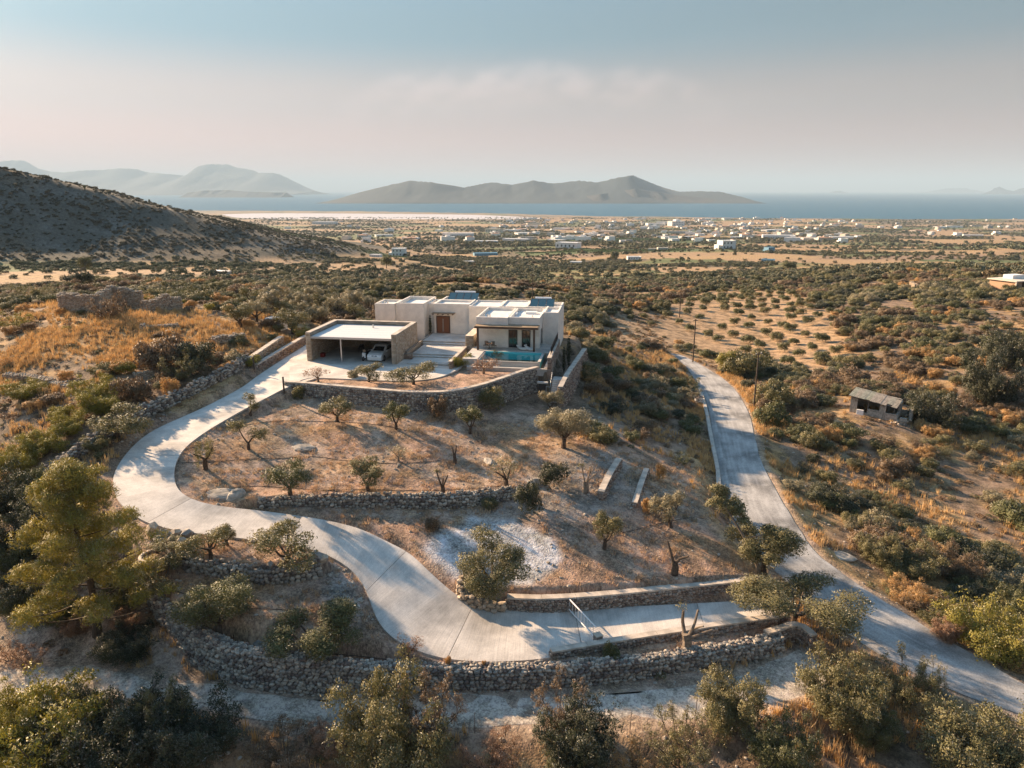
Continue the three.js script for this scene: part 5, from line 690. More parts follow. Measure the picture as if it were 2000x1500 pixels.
// leaves: small lozenges in sprigs spread over the shells of clumps
function foliage(seed, clumps, sprigs, per, len, wid, { spread = 0.16, hollow = 0.55, lift = 0.25, round = false } = {}) {
  const R = rng(seed), N = sprigs * per, pos = new Float32Array(N * 12), nor = new Float32Array(N * 12), col = new Float32Array(N * 12), idx = new Uint32Array(N * 6), tot = clumps.reduce((s, c) => s + c[3] * c[3], 0);
  let o = 0; const d = V3(), a = V3(), b = V3(), c = V3(), rnd = () => { let x, y, z, q; do { x = R() * 2 - 1; y = R() * 2 - 1; z = R() * 2 - 1; q = x * x + y * y + z * z; } while (q > 1 || q < 0.01); q = Math.sqrt(q); return [x / q, y / q, z / q]; };
  for (let s = 0; s < sprigs; s++) {
    let k = R() * tot, i = 0; while (i < clumps.length - 1 && (k -= clumps[i][3] ** 2) > 0) i++;
    const [cx, cyy, cz, r, flat = 0.8] = clumps[i]; let [x, y, z] = rnd(); if (!round && y < -0.45) y *= -0.6;
    const q = r * (hollow + (1 - hollow) * Math.cbrt(R())) * (0.86 + 0.28 * R()); const X = cx + x * q, Y = cyy + y * q * flat, Z = cz + z * q;
    const tone = 0.78 + 0.44 * R(), hue = (R() - 0.5) * 0.16;
    for (let j = 0; j < per; j++) {
      const [u, v, w] = rnd(), [e, f, g] = rnd(); d.set(x * 0.8 + e, y * 0.8 + f + 0.15, z * 0.8 + g).normalize(); a.set(u + x * 0.4, v + lift + y * 0.3, w + z * 0.4).normalize(); b.crossVectors(d, a).normalize(); d.crossVectors(a, b).normalize(); if (d.x * x + d.y * y + d.z * z < 0) { b.negate(); d.negate(); } d.multiplyScalar(0.45).add(c.set(x * 0.55, y * 0.55 + 0.12, z * 0.55)).normalize();
      const px = X + (R() - 0.5) * spread * 2, py = Y + (R() - 0.5) * spread * 1.6, pz = Z + (R() - 0.5) * spread * 2, L = len * (0.7 + 0.6 * R()), W = wid * (0.7 + 0.6 * R());
      c.set(px, py, pz); const P = [c.clone().addScaledVector(a, -L / 2), c.clone().addScaledVector(b, -W / 2), c.clone().addScaledVector(a, L / 2), c.clone().addScaledVector(b, W / 2)];
      const t = tone * (0.9 + 0.2 * R());
      for (let m = 0; m < 4; m++) { P[m].toArray(pos, (o * 4 + m) * 3); d.toArray(nor, (o * 4 + m) * 3); col.set([t * (1 + hue), t, t * (1 - hue)], (o * 4 + m) * 3); }
      idx.set([o * 4, o * 4 + 1, o * 4 + 2, o * 4, o * 4 + 2, o * 4 + 3], o * 6); o++;
    }
  }
  const G = new THREE.BufferGeometry(); G.setAttribute('position', new THREE.BufferAttribute(pos, 3)); G.setAttribute('color', new THREE.BufferAttribute(col, 3)); G.setAttribute('normal', new THREE.BufferAttribute(nor, 3)); G.setIndex(new THREE.BufferAttribute(idx, 1)); return G;
}
function limb(pts, r0, r1, seg = 7) { // tapered, slightly knotted branch
  const cv = new THREE.CatmullRomCurve3(pts.map((p) => V3(...p))), n = Math.max(4, pts.length * 2), fr = cv.computeFrenetFrames(n), pos = [], idx = [], uv = [];
  for (let i = 0; i <= n; i++) { const c = cv.getPoint(i / n), r = lerp(r0, r1, Math.pow(i / n, 0.8)); for (let j = 0; j <= seg; j++) { const t = j / seg * Math.PI * 2, k = r * (0.85 + 0.3 * vn(j % seg + 3, i * 0.7 + r0 * 50)), v = c.clone().addScaledVector(fr.normals[i], Math.cos(t) * k).addScaledVector(fr.binormals[i], Math.sin(t) * k); pos.push(v.x, v.y, v.z); uv.push(j / seg, i * 0.2); if (i && j) { const q = pos.length / 3 - 1; idx.push(q, q - 1, q - seg - 1, q - 1, q - seg - 2, q - seg - 1); } } }
  const top = pos.length / 3; const e = cv.getPoint(1); pos.push(e.x, e.y, e.z); uv.push(0.5, 0.5); for (let j = 1; j <= seg; j++) idx.push(top, top - j, top - j - 1);
  const g = new THREE.BufferGeometry(); g.setAttribute('position', new THREE.Float32BufferAttribute(pos, 3)); g.setAttribute('uv', new THREE.Float32BufferAttribute(uv, 2)); g.setIndex(idx); const f = g.toNonIndexed(); f.computeVertexNormals(); return f;
}
// olive of unit height: twisted trunk, three or four limbs, loose clumps
function oliveGeo(seed, { limbs = 4, lean = 0, open = 1, dense = 1, n = 620, fine = 0.9 } = {}) {
  const R = rng(seed), trunk = [], clumps = [], fork = [lean * 0.2 + (R() - 0.5) * 0.05, 0.17 + 0.07 * R(), (R() - 0.5) * 0.05];
  trunk.push(limb([[0, -0.06, 0], [(R() - 0.5) * 0.05 + lean * 0.07, 0.12, (R() - 0.5) * 0.05], fork], 0.065, 0.045));
  const a0 = R() * 6;
  for (let k = 0; k < limbs; k++) { const a = a0 + k / limbs * 6.283 + (R() - 0.5) * 0.7, rr = (0.20 + 0.16 * R()) * open, h = 0.42 + 0.40 * R(), tip = [fork[0] + Math.cos(a) * rr + lean * 0.35, h, fork[2] + Math.sin(a) * rr]; trunk.push(limb([fork, [fork[0] + Math.cos(a) * rr * 0.45 + lean * 0.1, 0.34, fork[2] + Math.sin(a) * rr * 0.45], tip], 0.034, 0.012)); for (let m = 0; m < 3; m++) clumps.push([tip[0] + (R() - 0.5) * 0.26 * open, tip[1] + (R() - 0.55) * 0.3, tip[2] + (R() - 0.5) * 0.26 * open, 0.12 + 0.08 * R(), 1.05]); }
  return { trunk: merge(trunk), crown: foliage(seed + 1, clumps, Math.round(n * dense * 1.5), 6, 0.052 * fine, 0.019 * fine, { spread: 0.04, hollow: 0.25, round: true, lift: 0.6 }) };
}
const OLIVES = [oliveGeo(101), oliveGeo(102, { limbs: 5 }), oliveGeo(103, { limbs: 3 }), oliveGeo(104, { limbs: 5, open: 1.25 }), oliveGeo(105, { limbs: 4, open: 0.85 }), oliveGeo(106, { limbs: 4, open: 1.1, lean: 0.6 })];
const BIGOLIVES = [oliveGeo(111, { limbs: 6, open: 1.15, n: 2400, fine: 0.62 }), oliveGeo(112, { limbs: 5, open: 1.2, n: 2400, fine: 0.62 }), oliveGeo(113, { limbs: 6, open: 1.35, n: 2600, fine: 0.62 })];
const SPARSE = [oliveGeo(121, { limbs: 3, dense: 0.3 }), oliveGeo(122, { limbs: 4, dense: 0.22 }), oliveGeo(123, { limbs: 2, dense: 0.5, open: 1.2 })];
// rounded scrub of unit radius, several lobes
function bushGeo(seed, { lobes = 8, sprigs = 850, per = 6, len = 0.088, wid = 0.04, tall = 0.85, twigs = 0 } = {}) {
  const R = rng(seed), c = [[0, 0.35 * tall, 0, 0.62, tall]]; for (let k = 0; k < lobes; k++) { const a = k / lobes * 6.283 + R() * 0.8, q = 0.35 + 0.3 * R(); c.push([Math.cos(a) * q, (0.25 + 0.5 * R()) * tall, Math.sin(a) * q, 0.24 + 0.22 * R(), 0.85]); }
  for (let k = 0; k < twigs; k++) { const a = R() * 6.28, q = R() * 0.5; c.push([Math.cos(a) * q, (0.85 + 0.45 * R()) * tall, Math.sin(a) * q, 0.16, 1.3]); }
  return foliage(seed + 7, c, sprigs, per, len, wid, { spread: 0.07, hollow: 0.6 });
}
const BUSHES = [0, 1, 2, 3, 4, 5].map((k) => bushGeo(200 + k, { lobes: 6 + k, tall: 0.7 + 0.08 * k }));
// large shrubs: stems that fork into many uneven clumps, with gaps between them
function shrubGeo(seed, { arms = 11, sprigs = 5600, len = 0.036, wid = 0.016, airy = 0, tall = 1 } = {}) {
  const R = rng(seed), stems = [], cl = [];
  for (let k = 0; k < arms; k++) {
    const a = k * 2.399 + R() * 0.7, q = k === 0 ? 0.1 : 0.28 + 0.45 * Math.sqrt(R()), h = tall * (0.42 + 0.62 * R() * (1.15 - q)), tip = [Math.cos(a) * q, h, Math.sin(a) * q];
    stems.push(limb([[Math.cos(a) * 0.05, -0.08, Math.sin(a) * 0.05], [tip[0] * 0.45, h * 0.5, tip[2] * 0.45], tip], 0.02, 0.006, 5));
    for (let m = 0; m < 5; m++) { const f = 0.55 + 0.13 * m, r = (0.10 + 0.12 * R()) * (airy ? 0.8 : 1.1); cl.push([tip[0] * f + (R() - 0.5) * 0.3, tip[1] * (0.35 + 0.17 * m) + (R() - 0.5) * 0.14, tip[2] * f + (R() - 0.5) * 0.3, r, 0.95]); }
    for (let m = 0; m < (airy ? 4 : 1); m++) { const t2 = [tip[0] * 1.05 + (R() - 0.5) * 0.26, tip[1] + 0.10 + 0.22 * R(), tip[2] * 1.05 + (R() - 0.5) * 0.26]; stems.push(limb([tip, [(tip[0] + t2[0]) / 2, (tip[1] + t2[1]) / 2 + 0.02, (tip[2] + t2[2]) / 2], t2], 0.007, 0.003, 4)); cl.push([t2[0], t2[1], t2[2], 0.06 + 0.05 * R(), 1.4]); }
  }
  if (!airy) cl.push([0, 0.3 * tall, 0, 0.42, 0.9]);
  return { stems: merge(stems), crown: foliage(seed + 5, cl, sprigs, 6, len, wid, { spread: 0.035, hollow: 0.3, lift: 0.5 }) };
}
const BIGBUSH = [0, 1, 2, 3, 4].map((k) => shrubGeo(230 + k, { arms: 11 + k, tall: 0.9 + 0.1 * (k % 3) })), WISPY = [0, 1, 2].map((k) => shrubGeo(250 + k, { arms: 10, sprigs: 1700, len: 0.042, wid: 0.014, airy: 1, tall: 1.05 }));
for (const g of [...BIGBUSH, ...WISPY]) g.big = true;
const MIDBUSH = [0, 1, 2].map((k) => bushGeo(290 + k, { lobes: 6, sprigs: 190, per: 4, len: 0.19, wid: 0.1, tall: 0.85 }));
const FARBUSH = [0, 1, 2, 3].map((k) => bushGeo(270 + k, { lobes: 5, sprigs: 40, per: 3, len: 0.42, wid: 0.26, tall: 0.85 }));
function olive(px, py, w, h, { mat = 'olive', set = OLIVES, v = 0, label, turn, group, bark = BARK }) {
  const p = ground(px, py), H = metres(p, h) * 1.06, W = metres(p, w) / 0.86, g = set[v % set.length], o = thing('olive_tree', label, 'tree', p.toArray(), turn ?? hash2(px, py) * 6.28, group);
  o.scale.set(W, H, W); const t = mesh('trunk', g.trunk, bark, o); t.scale.set(H / W * 0.75 + 0.25, 1, H / W * 0.75 + 0.25); mesh('crown', g.crown, LEAF[mat], o); return o;
}
let bn = 0;
function bush(px, py, w, h, { mat = 'green', set = BUSHES, v, label, group, name = 'scrub_bush', cat = 'bush' }) { const p = ground(px, py), W = metres(p, w) / 2 / 0.92, H = metres(p, h) / 1.15, g = set[(v ?? bn++) % set.length]; let o; if (g.big) { o = thing(name, label, cat, [0, 0, 0]); mesh('stems', g.stems, BARK, o); mesh('crown', g.crown, LEAF[mat], o); } else o = mesh(name, g, LEAF[mat]); o.position.set(p.x, p.y - 0.08 * H, p.z); o.scale.set(W, H, W); o.rotation.y = hash2(px, py) * 6.28; return tag(o, label, cat, group); }
// ---- olives one by one
const OG = 'olive trees on the plot';
[[721, 746, 52, 38, 'olive', OLIVES, 0, 'small olive in the forecourt bed in front of the parked car'], [808, 751, 78, 47, 'olive', OLIVES, 3, 'spreading green olive in the forecourt bed before the entrance steps'], [660, 823, 58, 48, 'olive', OLIVES, 1, 'round olive with a stone ring left below the curved wall'], [773, 838, 54, 54, 'green', OLIVES, 4, 'compact olive just below the middle of the curved wall'], [918, 847, 58, 52, 'green', OLIVES, 2, 'dense olive below the right part of the curved wall'], [490, 812, 40, 44, 'olive', SPARSE, 2, 'thin young olive at the inner edge of the upper driveway'], [486, 877, 64, 58, 'olive', SPARSE, 2, 'two-headed sparse olive inside the driveway bend'], [403, 917, 44, 84, 'olive', SPARSE, 0, 'tall thin olive beside the inner curve of the hairpin'], [568, 968, 78, 70, 'green', OLIVES, 1, 'round open olive above the left end of the low terrace wall'], [719, 958, 78, 62, 'olive', OLIVES, 2, 'two-lobed olive above the middle of the low terrace wall'], [990, 952, 64, 76, 'silver', SPARSE, 1, 'sparse grey olive at the right end of the low terrace wall'], [1180, 1072, 60, 76, 'olive', OLIVES, 4, 'single olive casting a long shadow near the gravel patch'], [1310, 1030, 62, 78, 'silver', OLIVES, 5, 'pale olive below the shorter ramp wall'], [1492, 1122, 118, 105, 'olive', BIGOLIVES, 1, 'broad olive at the end of the wall beside the lane junction'], [1552, 1216, 158, 88, 'olive', BIGOLIVES, 2, 'wide olive overhanging the lower driveway entrance corner'], [412, 1088, 76, 68, 'olive', OLIVES, 3, 'olive standing just below the driveway beside the inner wall'], [444, 1066, 36, 44, 'silver', OLIVES, 4, 'little olive touching the lower driveway edge'], [566, 1108, 118, 90, 'olive', OLIVES, 3, 'two-lobed olive in front of the lower driveway bend'], [320, 1164, 112, 76, 'olive', OLIVES, 5, 'leaning olive beside the dry stone wall near the pine'], [427, 1243, 136, 112, 'green', BIGOLIVES, 0, 'full dark olive inside the corner of the long dry stone wall'], [628, 1287, 150, 106, 'green', BIGOLIVES, 1, 'large bushy olive left of the driveway apron'], [966, 1154, 122, 98, 'olive', BIGOLIVES, 0, 'two-headed olive within the boulder ring beside the gravel patch'], [232, 856, 90, 62, 'olive', OLIVES, 3, 'olive uphill of the driveway beside the tumbledown wall'], [572, 652, 62, 50, 'olive', OLIVES, 1, 'olive beside the white cabin left of the carport'], [305, 1082, 66, 34, 'olive', OLIVES, 5, 'low olive growing inside the round masonry ring'], [1100, 874, 96, 78, 'silver', BIGOLIVES, 0, 'big silvery olive on the slope below the garden stairs'], [1074, 806, 50, 42, 'silver', OLIVES, 2, 'small silvery olive just below the garden stairs'], [1425, 1010, 50, 70, 'olive', OLIVES, 5, 'olive crown leaning over the edge of the lane']].forEach(([px, py, w, h, mat, set, v, label]) => olive(px, py, w, h, { mat, set, v, label, group: OG }));
olive(622, 746, 52, 34, { mat: 'rust', set: SPARSE, v: 1, label: 'nearly bare reddish tree at the left end of the forecourt bed', bark: PALEBARK, group: OG }); olive(945, 730, 58, 42, { mat: 'rust', set: SPARSE, v: 0, label: 'nearly bare reddish tree in front of the pool', bark: PALEBARK, group: OG });
olive(778, 900, 46, 36, { mat: 'silver', set: SPARSE, v: 1, label: 'small bare tree in the middle of the dry garden', bark: PALEBARK, group: OG }); olive(796, 1291, 54, 66, { mat: 'rust', set: SPARSE, v: 0, label: 'small bare tree at the lower rim of the driveway apron', group: OG });
// the long leaning olive by the lane
{ const p = ground(1482, 1118), o = thing('olive_tree', 'long-limbed olive leaning left along the edge of the lane', 'tree', p.toArray(), 0, OG), f = [[1478, 1100], [1455, 1050], [1430, 1010], [1418, 985], [1420, 965]], pts = f.map(([a, b], i) => { const [dx, dy, dz] = rayDir(a, b), t = (p.z - 0.6 * i) / dz; return V3(dx * t - p.x, CY + dy * t - p.y, -0.6 * i); });
  const k = Math.min(1, 5.8 / pts[4].y); pts.forEach((q) => { q.y *= k; }); mesh('trunk', merge([limb([[0, -0.3, 0], ...pts.map((q) => q.toArray())], 0.2, 0.05, 8), limb([pts[1].toArray(), [pts[1].x + 0.9, pts[1].y + 0.7, 0.3], [pts[1].x + 1.6, pts[1].y + 1.0, 0.4]], 0.09, 0.03)]), PALEBARK, o);
  const cl = []; for (const q of [pts[2], pts[3], pts[4]]) for (let m = 0; m < 4; m++) cl.push([q.x + (hash2(m, 3 + q.y * 9) - 0.5) * 2.2, q.y + (hash2(m, 5 + q.x * 9) - 0.4) * 0.9, q.z + (hash2(m + 9, 5) - 0.5) * 1.6, 0.45 + 0.25 * hash2(m, 8), 0.7]); for (let m = 0; m < 3; m++) cl.push([pts[1].x + 1.5 + (hash2(m, 31) - 0.5) * 1.2, pts[1].y + 1.1 + (hash2(m, 32) - 0.5) * 0.5, 0.4, 0.5, 0.7]);
  mesh('crown', foliage(881, cl, 900, 6, 0.20, 0.08, { spread: 0.16, hollow: 0.3 }), LEAF.olive, o); }
// cut-back trunks
function stump(px, py, h, arms, label, seed, bark = BARK) { const p = ground(px, py), H = metres(p, h), R = rng(seed), o = thing('pruned_olive', label, 'tree stump', p.toArray(), 0, 'cut-back olive trunks'), list = [limb([[0, -0.2, 0], [0.03 * H, 0.22 * H, 0], [-0.02 * H, 0.42 * H, 0]], 0.115 * H + 0.03, 0.08 * H, 8)]; arms.forEach(([dx, hy, r]) => list.push(limb([[0, 0.28 * H, 0], [dx * 0.5 * H, lerp(0.3, hy, 0.45) * H, (R() - 0.5) * 0.2 * H], [dx * H, hy * H, (R() - 0.5) * 0.25 * H]], r * H, r * 0.55 * H, 7))); mesh('trunk', merge(list), bark, o); if (arms.length > 2) mesh('shoots', foliage(seed, [[arms[0][0] * H, arms[0][1] * H, 0, 0.12 * H]], 24, 5, 0.12, 0.05, { spread: 0.1 }), LEAF.olive, o); }
stump(888, 904, 36, [[-0.1, 0.9, 0.06], [0.12, 1, 0.06]], 'short cut-back trunk in the middle of the dry garden', 41); stump(864, 964, 46, [[-0.22, 1, 0.05], [0.25, 0.85, 0.05], [0.05, 0.7, 0.05]], 'forked cut-back trunk above the low terrace wall', 42); stump(1143, 962, 56, [[-0.15, 1, 0.035], [0.2, 0.95, 0.035], [0.38, 0.75, 0.03]], 'stripped pale-limbed stump beside the longer ramp wall', 43, PALEBARK); stump(1316, 1121, 68, [[-0.22, 1, 0.05], [0.36, 0.6, 0.05]], 'dark split stump on the slope above the gate wall', 44); stump(1338, 1274, 100, [[-0.12, 1, 0.045], [0.2, 0.92, 0.04], [0.5, 0.5, 0.035], [0.3, 0.62, 0.03]], 'tall dead olive trunk between the two lower walls', 45, PALEBARK);
// pine
{
  const p = ground(190, 1240), R = rng(77), H = 10.6, o = thing('pine_tree', 'tall yellow-green pine beside the end of the dry stone wall', 'tree', p.toArray()), cl = [], br = [limb([[0, -0.4, 0], [0.15, 3, 0], [-0.1, 6.5, 0.1], [0.1, 9.6, 0]], 0.26, 0.05, 9)];
  for (let k = 0; k < 34; k++) { const t = k / 34, y = lerp(1.3, 9.7, t), a = k * 2.399, len = lerp(3.9, 0.6, Math.pow(t, 1.15)) * (0.7 + 0.45 * R()), tip = [Math.cos(a) * len, y + len * 0.22, Math.sin(a) * len]; br.push(limb([[0, y - 0.3, 0], [tip[0] * 0.5, y, tip[2] * 0.5], tip], 0.07 * (1 - t) + 0.02, 0.012, 5)); for (let m = 0; m < 4; m++) { const f = 0.45 + 0.2 * m; cl.push([tip[0] * f + (R() - 0.5) * 1.1, lerp(y, tip[1], f) + 0.15 + R() * 0.5, tip[2] * f + (R() - 0.5) * 1.1, 0.5 + 0.36 * R(), 0.75]); } }
  mesh('trunk', merge(br), BARK, o); mesh('crown', foliage(771, cl, 12500, 6, 0.20, 0.036, { spread: 0.14, hollow: 0.2, lift: 0.8 }), LEAF.pine, o); o.scale.set(1.3, 1.22, 1.3);
}
// cypresses
function cypress(u, v, y, h, w, label) { const p = house(u, v, y), o = thing('cypress_tree', label, 'tree', p.toArray(), u, 'slim cypresses around the villa'), cl = []; for (let k = 0; k < 9; k++) cl.push([0, h * (0.1 + 0.1 * k), 0, w * (0.5 + 0.5 * Math.sin((k + 1) / 10.5 * Math.PI)) * (1 - 0.05 * k), 1.6]); mesh('trunk', bar([0, -0.1, 0], [0, h * 0.8, 0], 0.06, 0.02), BARK, o); mesh('crown', foliage(Math.round(u * 31), cl, 260, 6, 0.16, 0.06, { spread: 0.06, hollow: 0.3, lift: 1.5 }), LEAF.dark, o); }
cypress(12.15, 15.9, 0.1, 3.7, 0.24, 'slim cypress against the villa wall left of the door'); cypress(33.0, 3.6, -1.1, 3.4, 0.26, 'cypress nearest the pool parapet right of the villa'); cypress(33.5, 5.6, -1.0, 4.6, 0.3, 'tallest cypress between parapet and right stone wall'); cypress(33.2, 7.8, -0.9, 3.6, 0.26, 'cypress farthest back beside the right villa wall');
[[690, 738, 28, 22, 'silver', 'small grey shrub between two trees of the forecourt bed'], [890, 717, 34, 32, 'bright', 'bright green shrub at the end of the low wall by the steps'], [917, 712, 40, 28, 'bright', 'yellow-green shrub in front of the pool terrace corner'], [975, 700, 30, 20, 'green', 'dark shrub before the left part of the pool'], [856, 815, 46, 50, 'brown', 'brownish shrub against the middle of the curved wall'], [957, 800, 56, 52, 'olive', 'leafy shrub climbing the right part of the curved wall'], [583, 778, 26, 36, 'olive', 'small shrub against the left end of the curved wall'], [785, 640, 46, 28, 'brown', 'brown-leaved shrub behind the right carport wall'], [800, 668, 34, 26, 'dark', 'dark plants in the raised bed beside the carport'], [894, 653, 20, 10, 'dark', 'low plant beside the entrance landing'], [1080, 950, 58, 58, 'dark', 'dark round bush on grey clay left of the stripped stump'], [1031, 1003, 58, 72, 'dark', 'dark tall bush at the foot of the low terrace wall'], [956, 992, 36, 28, 'olive', 'small bush growing from the right part of the terrace wall'], [842, 1032, 36, 34, 'brown', 'brown bush between terrace wall and gravel patch'], [1195, 1298, 44, 66, 'green', 'upright green shrub below the lower gate wall'], [875, 1306, 14, 32, 'dry', 'thin dry plant at the rim of the driveway apron'], [945, 1303, 10, 18, 'dry', 'tiny dry plant beside the drainage edge of the apron'], [1060, 716, 0.1, 0.1, 'dark', ''], [1290, 940, 20, 40, 'dry', 'small dry sapling above the second ramp wall'], [1262, 1000, 24, 40, 'dry', 'small dry sapling at the lower end of the ramp']].filter((q) => q[5]).forEach(([px, py, w, h, mat, label], i) => bush(px, py, w, h, { mat, v: i, label, name: 'garden_shrub', cat: 'shrub', group: 'shrubs of the garden' }));
// ---- foreground and left thickets, one by one
const FGB = [[150, 1470, 210, 150, 'dark', BIGBUSH, 'dark evergreen filling the gap inside the lower left thicket'], [300, 1450, 150, 110, 'dark', BIGBUSH, 'dark evergreen behind the rounded bush below the track'], [20, 1440, 150, 120, 'bright', BIGBUSH, 'yellow-green evergreen at the edge behind the corner thicket'], [70, 1520, 340, 230, 'bright', BIGBUSH, 'broad dark evergreen thicket with yellow-lit top in the lower left corner'], [235, 1505, 260, 200, 'dark', BIGBUSH, 'dark evergreen bush right of the corner thicket'], [375, 1475, 230, 150, 'dark', BIGBUSH, 'dark rounded evergreen bush below the gravel track'], [335, 1420, 110, 120, 'olive', WISPY, 'wispy twiggy bush rising above the dark evergreen'], [770, 1510, 250, 235, 'olive', BIGBUSH, 'tall olive-green bush at the middle of the lower edge'], [840, 1450, 150, 150, 'brown', WISPY, 'brownish twiggy bush behind the tall middle bush'], [1130, 1490, 190, 165, 'dark', BIGBUSH, 'dark bush with brown twigs right of the middle'], [1092, 1420, 120, 110, 'brown', WISPY, 'brown wispy shrub above the dark bush'], [1418, 1420, 160, 150, 'olive', BIGBUSH, 'grey-green bush in front of the wall corner'], [1330, 1500, 150, 130, 'olive', WISPY, 'loose green shrub left of the grass bank'], [1525, 1505, 150, 150, 'green', BIGBUSH, 'green bush in the orange grass at the lower edge'], [1640, 1400, 190, 165, 'olive', BIGBUSH, 'large bush hiding the lower wall corner'], [1765, 1380, 120, 120, 'olive', WISPY, 'airy bush beside the edge of the lane'], [1815, 1350, 62, 66, 'silver', WISPY, 'small airy shrub at the very edge of the lane'], [1700, 1450, 116, 96, 'green', BIGBUSH, 'compact green bush on the grass bank'], [1930, 1520, 290, 170, 'olive', BIGBUSH, 'wide grey-green thicket in the lower right corner'], [560, 1500, 170, 90, 'brown', WISPY, 'low brown scrub below the gravel track'], [960, 1510, 150, 80, 'rust', WISPY, 'low reddish scrub between two foreground bushes'], [1240, 1520, 120, 80, 'dry', WISPY, 'low golden scrub at the lower edge'], [1110, 1520, 110, 90, 'green', WISPY, 'small leafy bush before the dark bush'], [640, 1470, 120, 70, 'rust', WISPY, 'reddish low scrub left of the tall middle bush'], [60, 1300, 80, 46, 'rust', WISPY, 'low rusty cushion bush on the bare ground left'], [20, 1290, 60, 40, 'rust', WISPY, 'rusty cushion bush at the left frame edge']];
FGB.forEach(([px, py, w, h, mat, set, label], i) => bush(px, py, w, h, { mat, set, v: i, label, name: 'foreground_bush', group: 'bushes below the track' }));
[[190, 782, 104, 62, 'bright', 'yellow-green dome bush highest beside the dry stone wall'], [198, 808, 92, 60, 'bright', 'yellow-green dome bush second from the top of the row'], [138, 846, 84, 52, 'bright', 'yellow-green dome bush in the middle of the left slope'], [90, 880, 100, 60, 'bright', 'yellow-green dome bush low on the left slope'], [36, 918, 110, 70, 'bright', 'sunlit dome bush near the left frame edge above the thicket'], [48, 776, 92, 44, 'bright', 'flat yellow-green bush on the reddish slope at the left edge'], [32, 640, 78, 34, 'bright', 'flat green bush left of the golden grass'], [262, 778, 76, 66, 'brown', 'brown-olive bush beside the yellow-green domes'], [330, 720, 110, 88, 'brown', 'big brown bush above the tumbledown wall'], [350, 744, 82, 66, 'olive', 'olive bush pressed against the uphill wall'], [296, 716, 66, 62, 'brown', 'brown bush left of the biggest brown bush'], [385, 720, 80, 60, 'dark', 'dark bush behind the biggest brown bush'], [404, 728, 60, 46, 'olive', 'loose olive-green bush touching the uphill wall'], [460, 714, 48, 42, 'silver', 'grey-green bush near the upper end of the uphill wall'], [458, 706, 48, 30, 'dry', 'orange dry bush below the stone bank'], [212, 622, 78, 54, 'brown', 'brown bush in front of the ruined house'], [165, 560, 42, 36, 'dark', 'dark bush standing above the ruin'], [336, 776, 34, 44, 'dry', 'pale dry shrub beside the uphill wall'], [176, 930, 34, 24, 'olive', 'olive bush between thicket and tumbledown wall'], [196, 896, 26, 20, 'green', 'small green bush at the foot of the tumbledown wall']].forEach(([px, py, w, h, mat, label], i) => bush(px, py, w, h, { mat, set: i < 6 || i > 17 ? BIGBUSH : i % 3 ? BUSHES : WISPY, v: i, label, name: 'scrub_bush', group: 'bushes on the left slope' }));
[[30, 1010, 150, 130, 'dark'], [100, 985, 110, 90, 'green'], [70, 1075, 150, 130, 'dark'], [10, 1130, 140, 130, 'green'], [70, 1170, 140, 100, 'dark'], [120, 1215, 90, 70, 'green'], [150, 1020, 90, 80, 'dark'], [30, 1200, 100, 70, 'green'], [250, 1280, 130, 80, 'dark'], [150, 1238, 60, 50, 'rust'], [250, 1228, 70, 50, 'rust']].forEach(([px, py, w, h, mat], i) => bush(px, py, w, h, { mat, set: BIGBUSH, v: i, label: ['dark evergreen at the top left of the thicket beside the pine', 'lighter evergreen at the upper rim of the thicket', 'dark evergreen in the heart of the thicket', 'lighter evergreen at the frame edge of the thicket', 'dark evergreen at the lower rim of the thicket', 'lighter small evergreen between thicket and pine trunk', 'dark evergreen touching the pine crown', 'lighter evergreen lowest at the frame edge', 'dark undergrowth right of the pine trunk', 'rusty undergrowth bush left of the pine trunk', 'rusty undergrowth bush right of the pine trunk'][i], name: 'thicket_bush', group: i > 8 ? 'undergrowth around the pine' : 'thicket left of the pine' }));
[[1780, 1120, 130, 80, 'olive', 'grey-green bush behind the sunny bank right of the lane'], [1712, 1098, 96, 76, 'olive', 'olive bush nearest the bare bank right of the lane'], [1868, 1128, 100, 72, 'brown', 'brownish bush at the far end of the bank group'], [1775, 1178, 110, 56, 'dry', 'dry yellow bush on the sunny bank right of the lane'], [1925, 1275, 190, 140, 'bright', 'big fresh green bush beside the lane at the right edge'], [1995, 1215, 110, 100, 'green', 'green bush at the right frame edge'], [1848, 1250, 70, 60, 'rust', 'rusty shrub left of the big fresh green bush'], [1960, 1290, 110, 60, 'dry', 'dry grass clump below the big fresh green bush'], [1505, 830, 70, 66, 'green', 'dark bush at the inner bend beyond the lane'], [1520, 800, 80, 66, 'olive', 'olive bush beside the tall utility pole'], [1455, 735, 90, 60, 'olive', 'bush behind the far bend of the lane'], [1418, 728, 44, 48, 'bright', 'yellow-green bush at the far bend of the lane'], [1930, 790, 110, 130, 'dark', 'tall dark tree right of the derelict shed'], [1820, 830, 110, 90, 'dark', 'dark thicket bush close to the derelict shed'], [1960, 720, 100, 110, 'dark', 'tall dark evergreen on the right slope']].forEach(([px, py, w, h, mat, label], i) => bush(px, py, w, h, { mat, set: i < 7 || i > 11 ? BIGBUSH : BUSHES, v: i, label, name: 'scrub_bush', group: 'bushes beyond the lane' }));
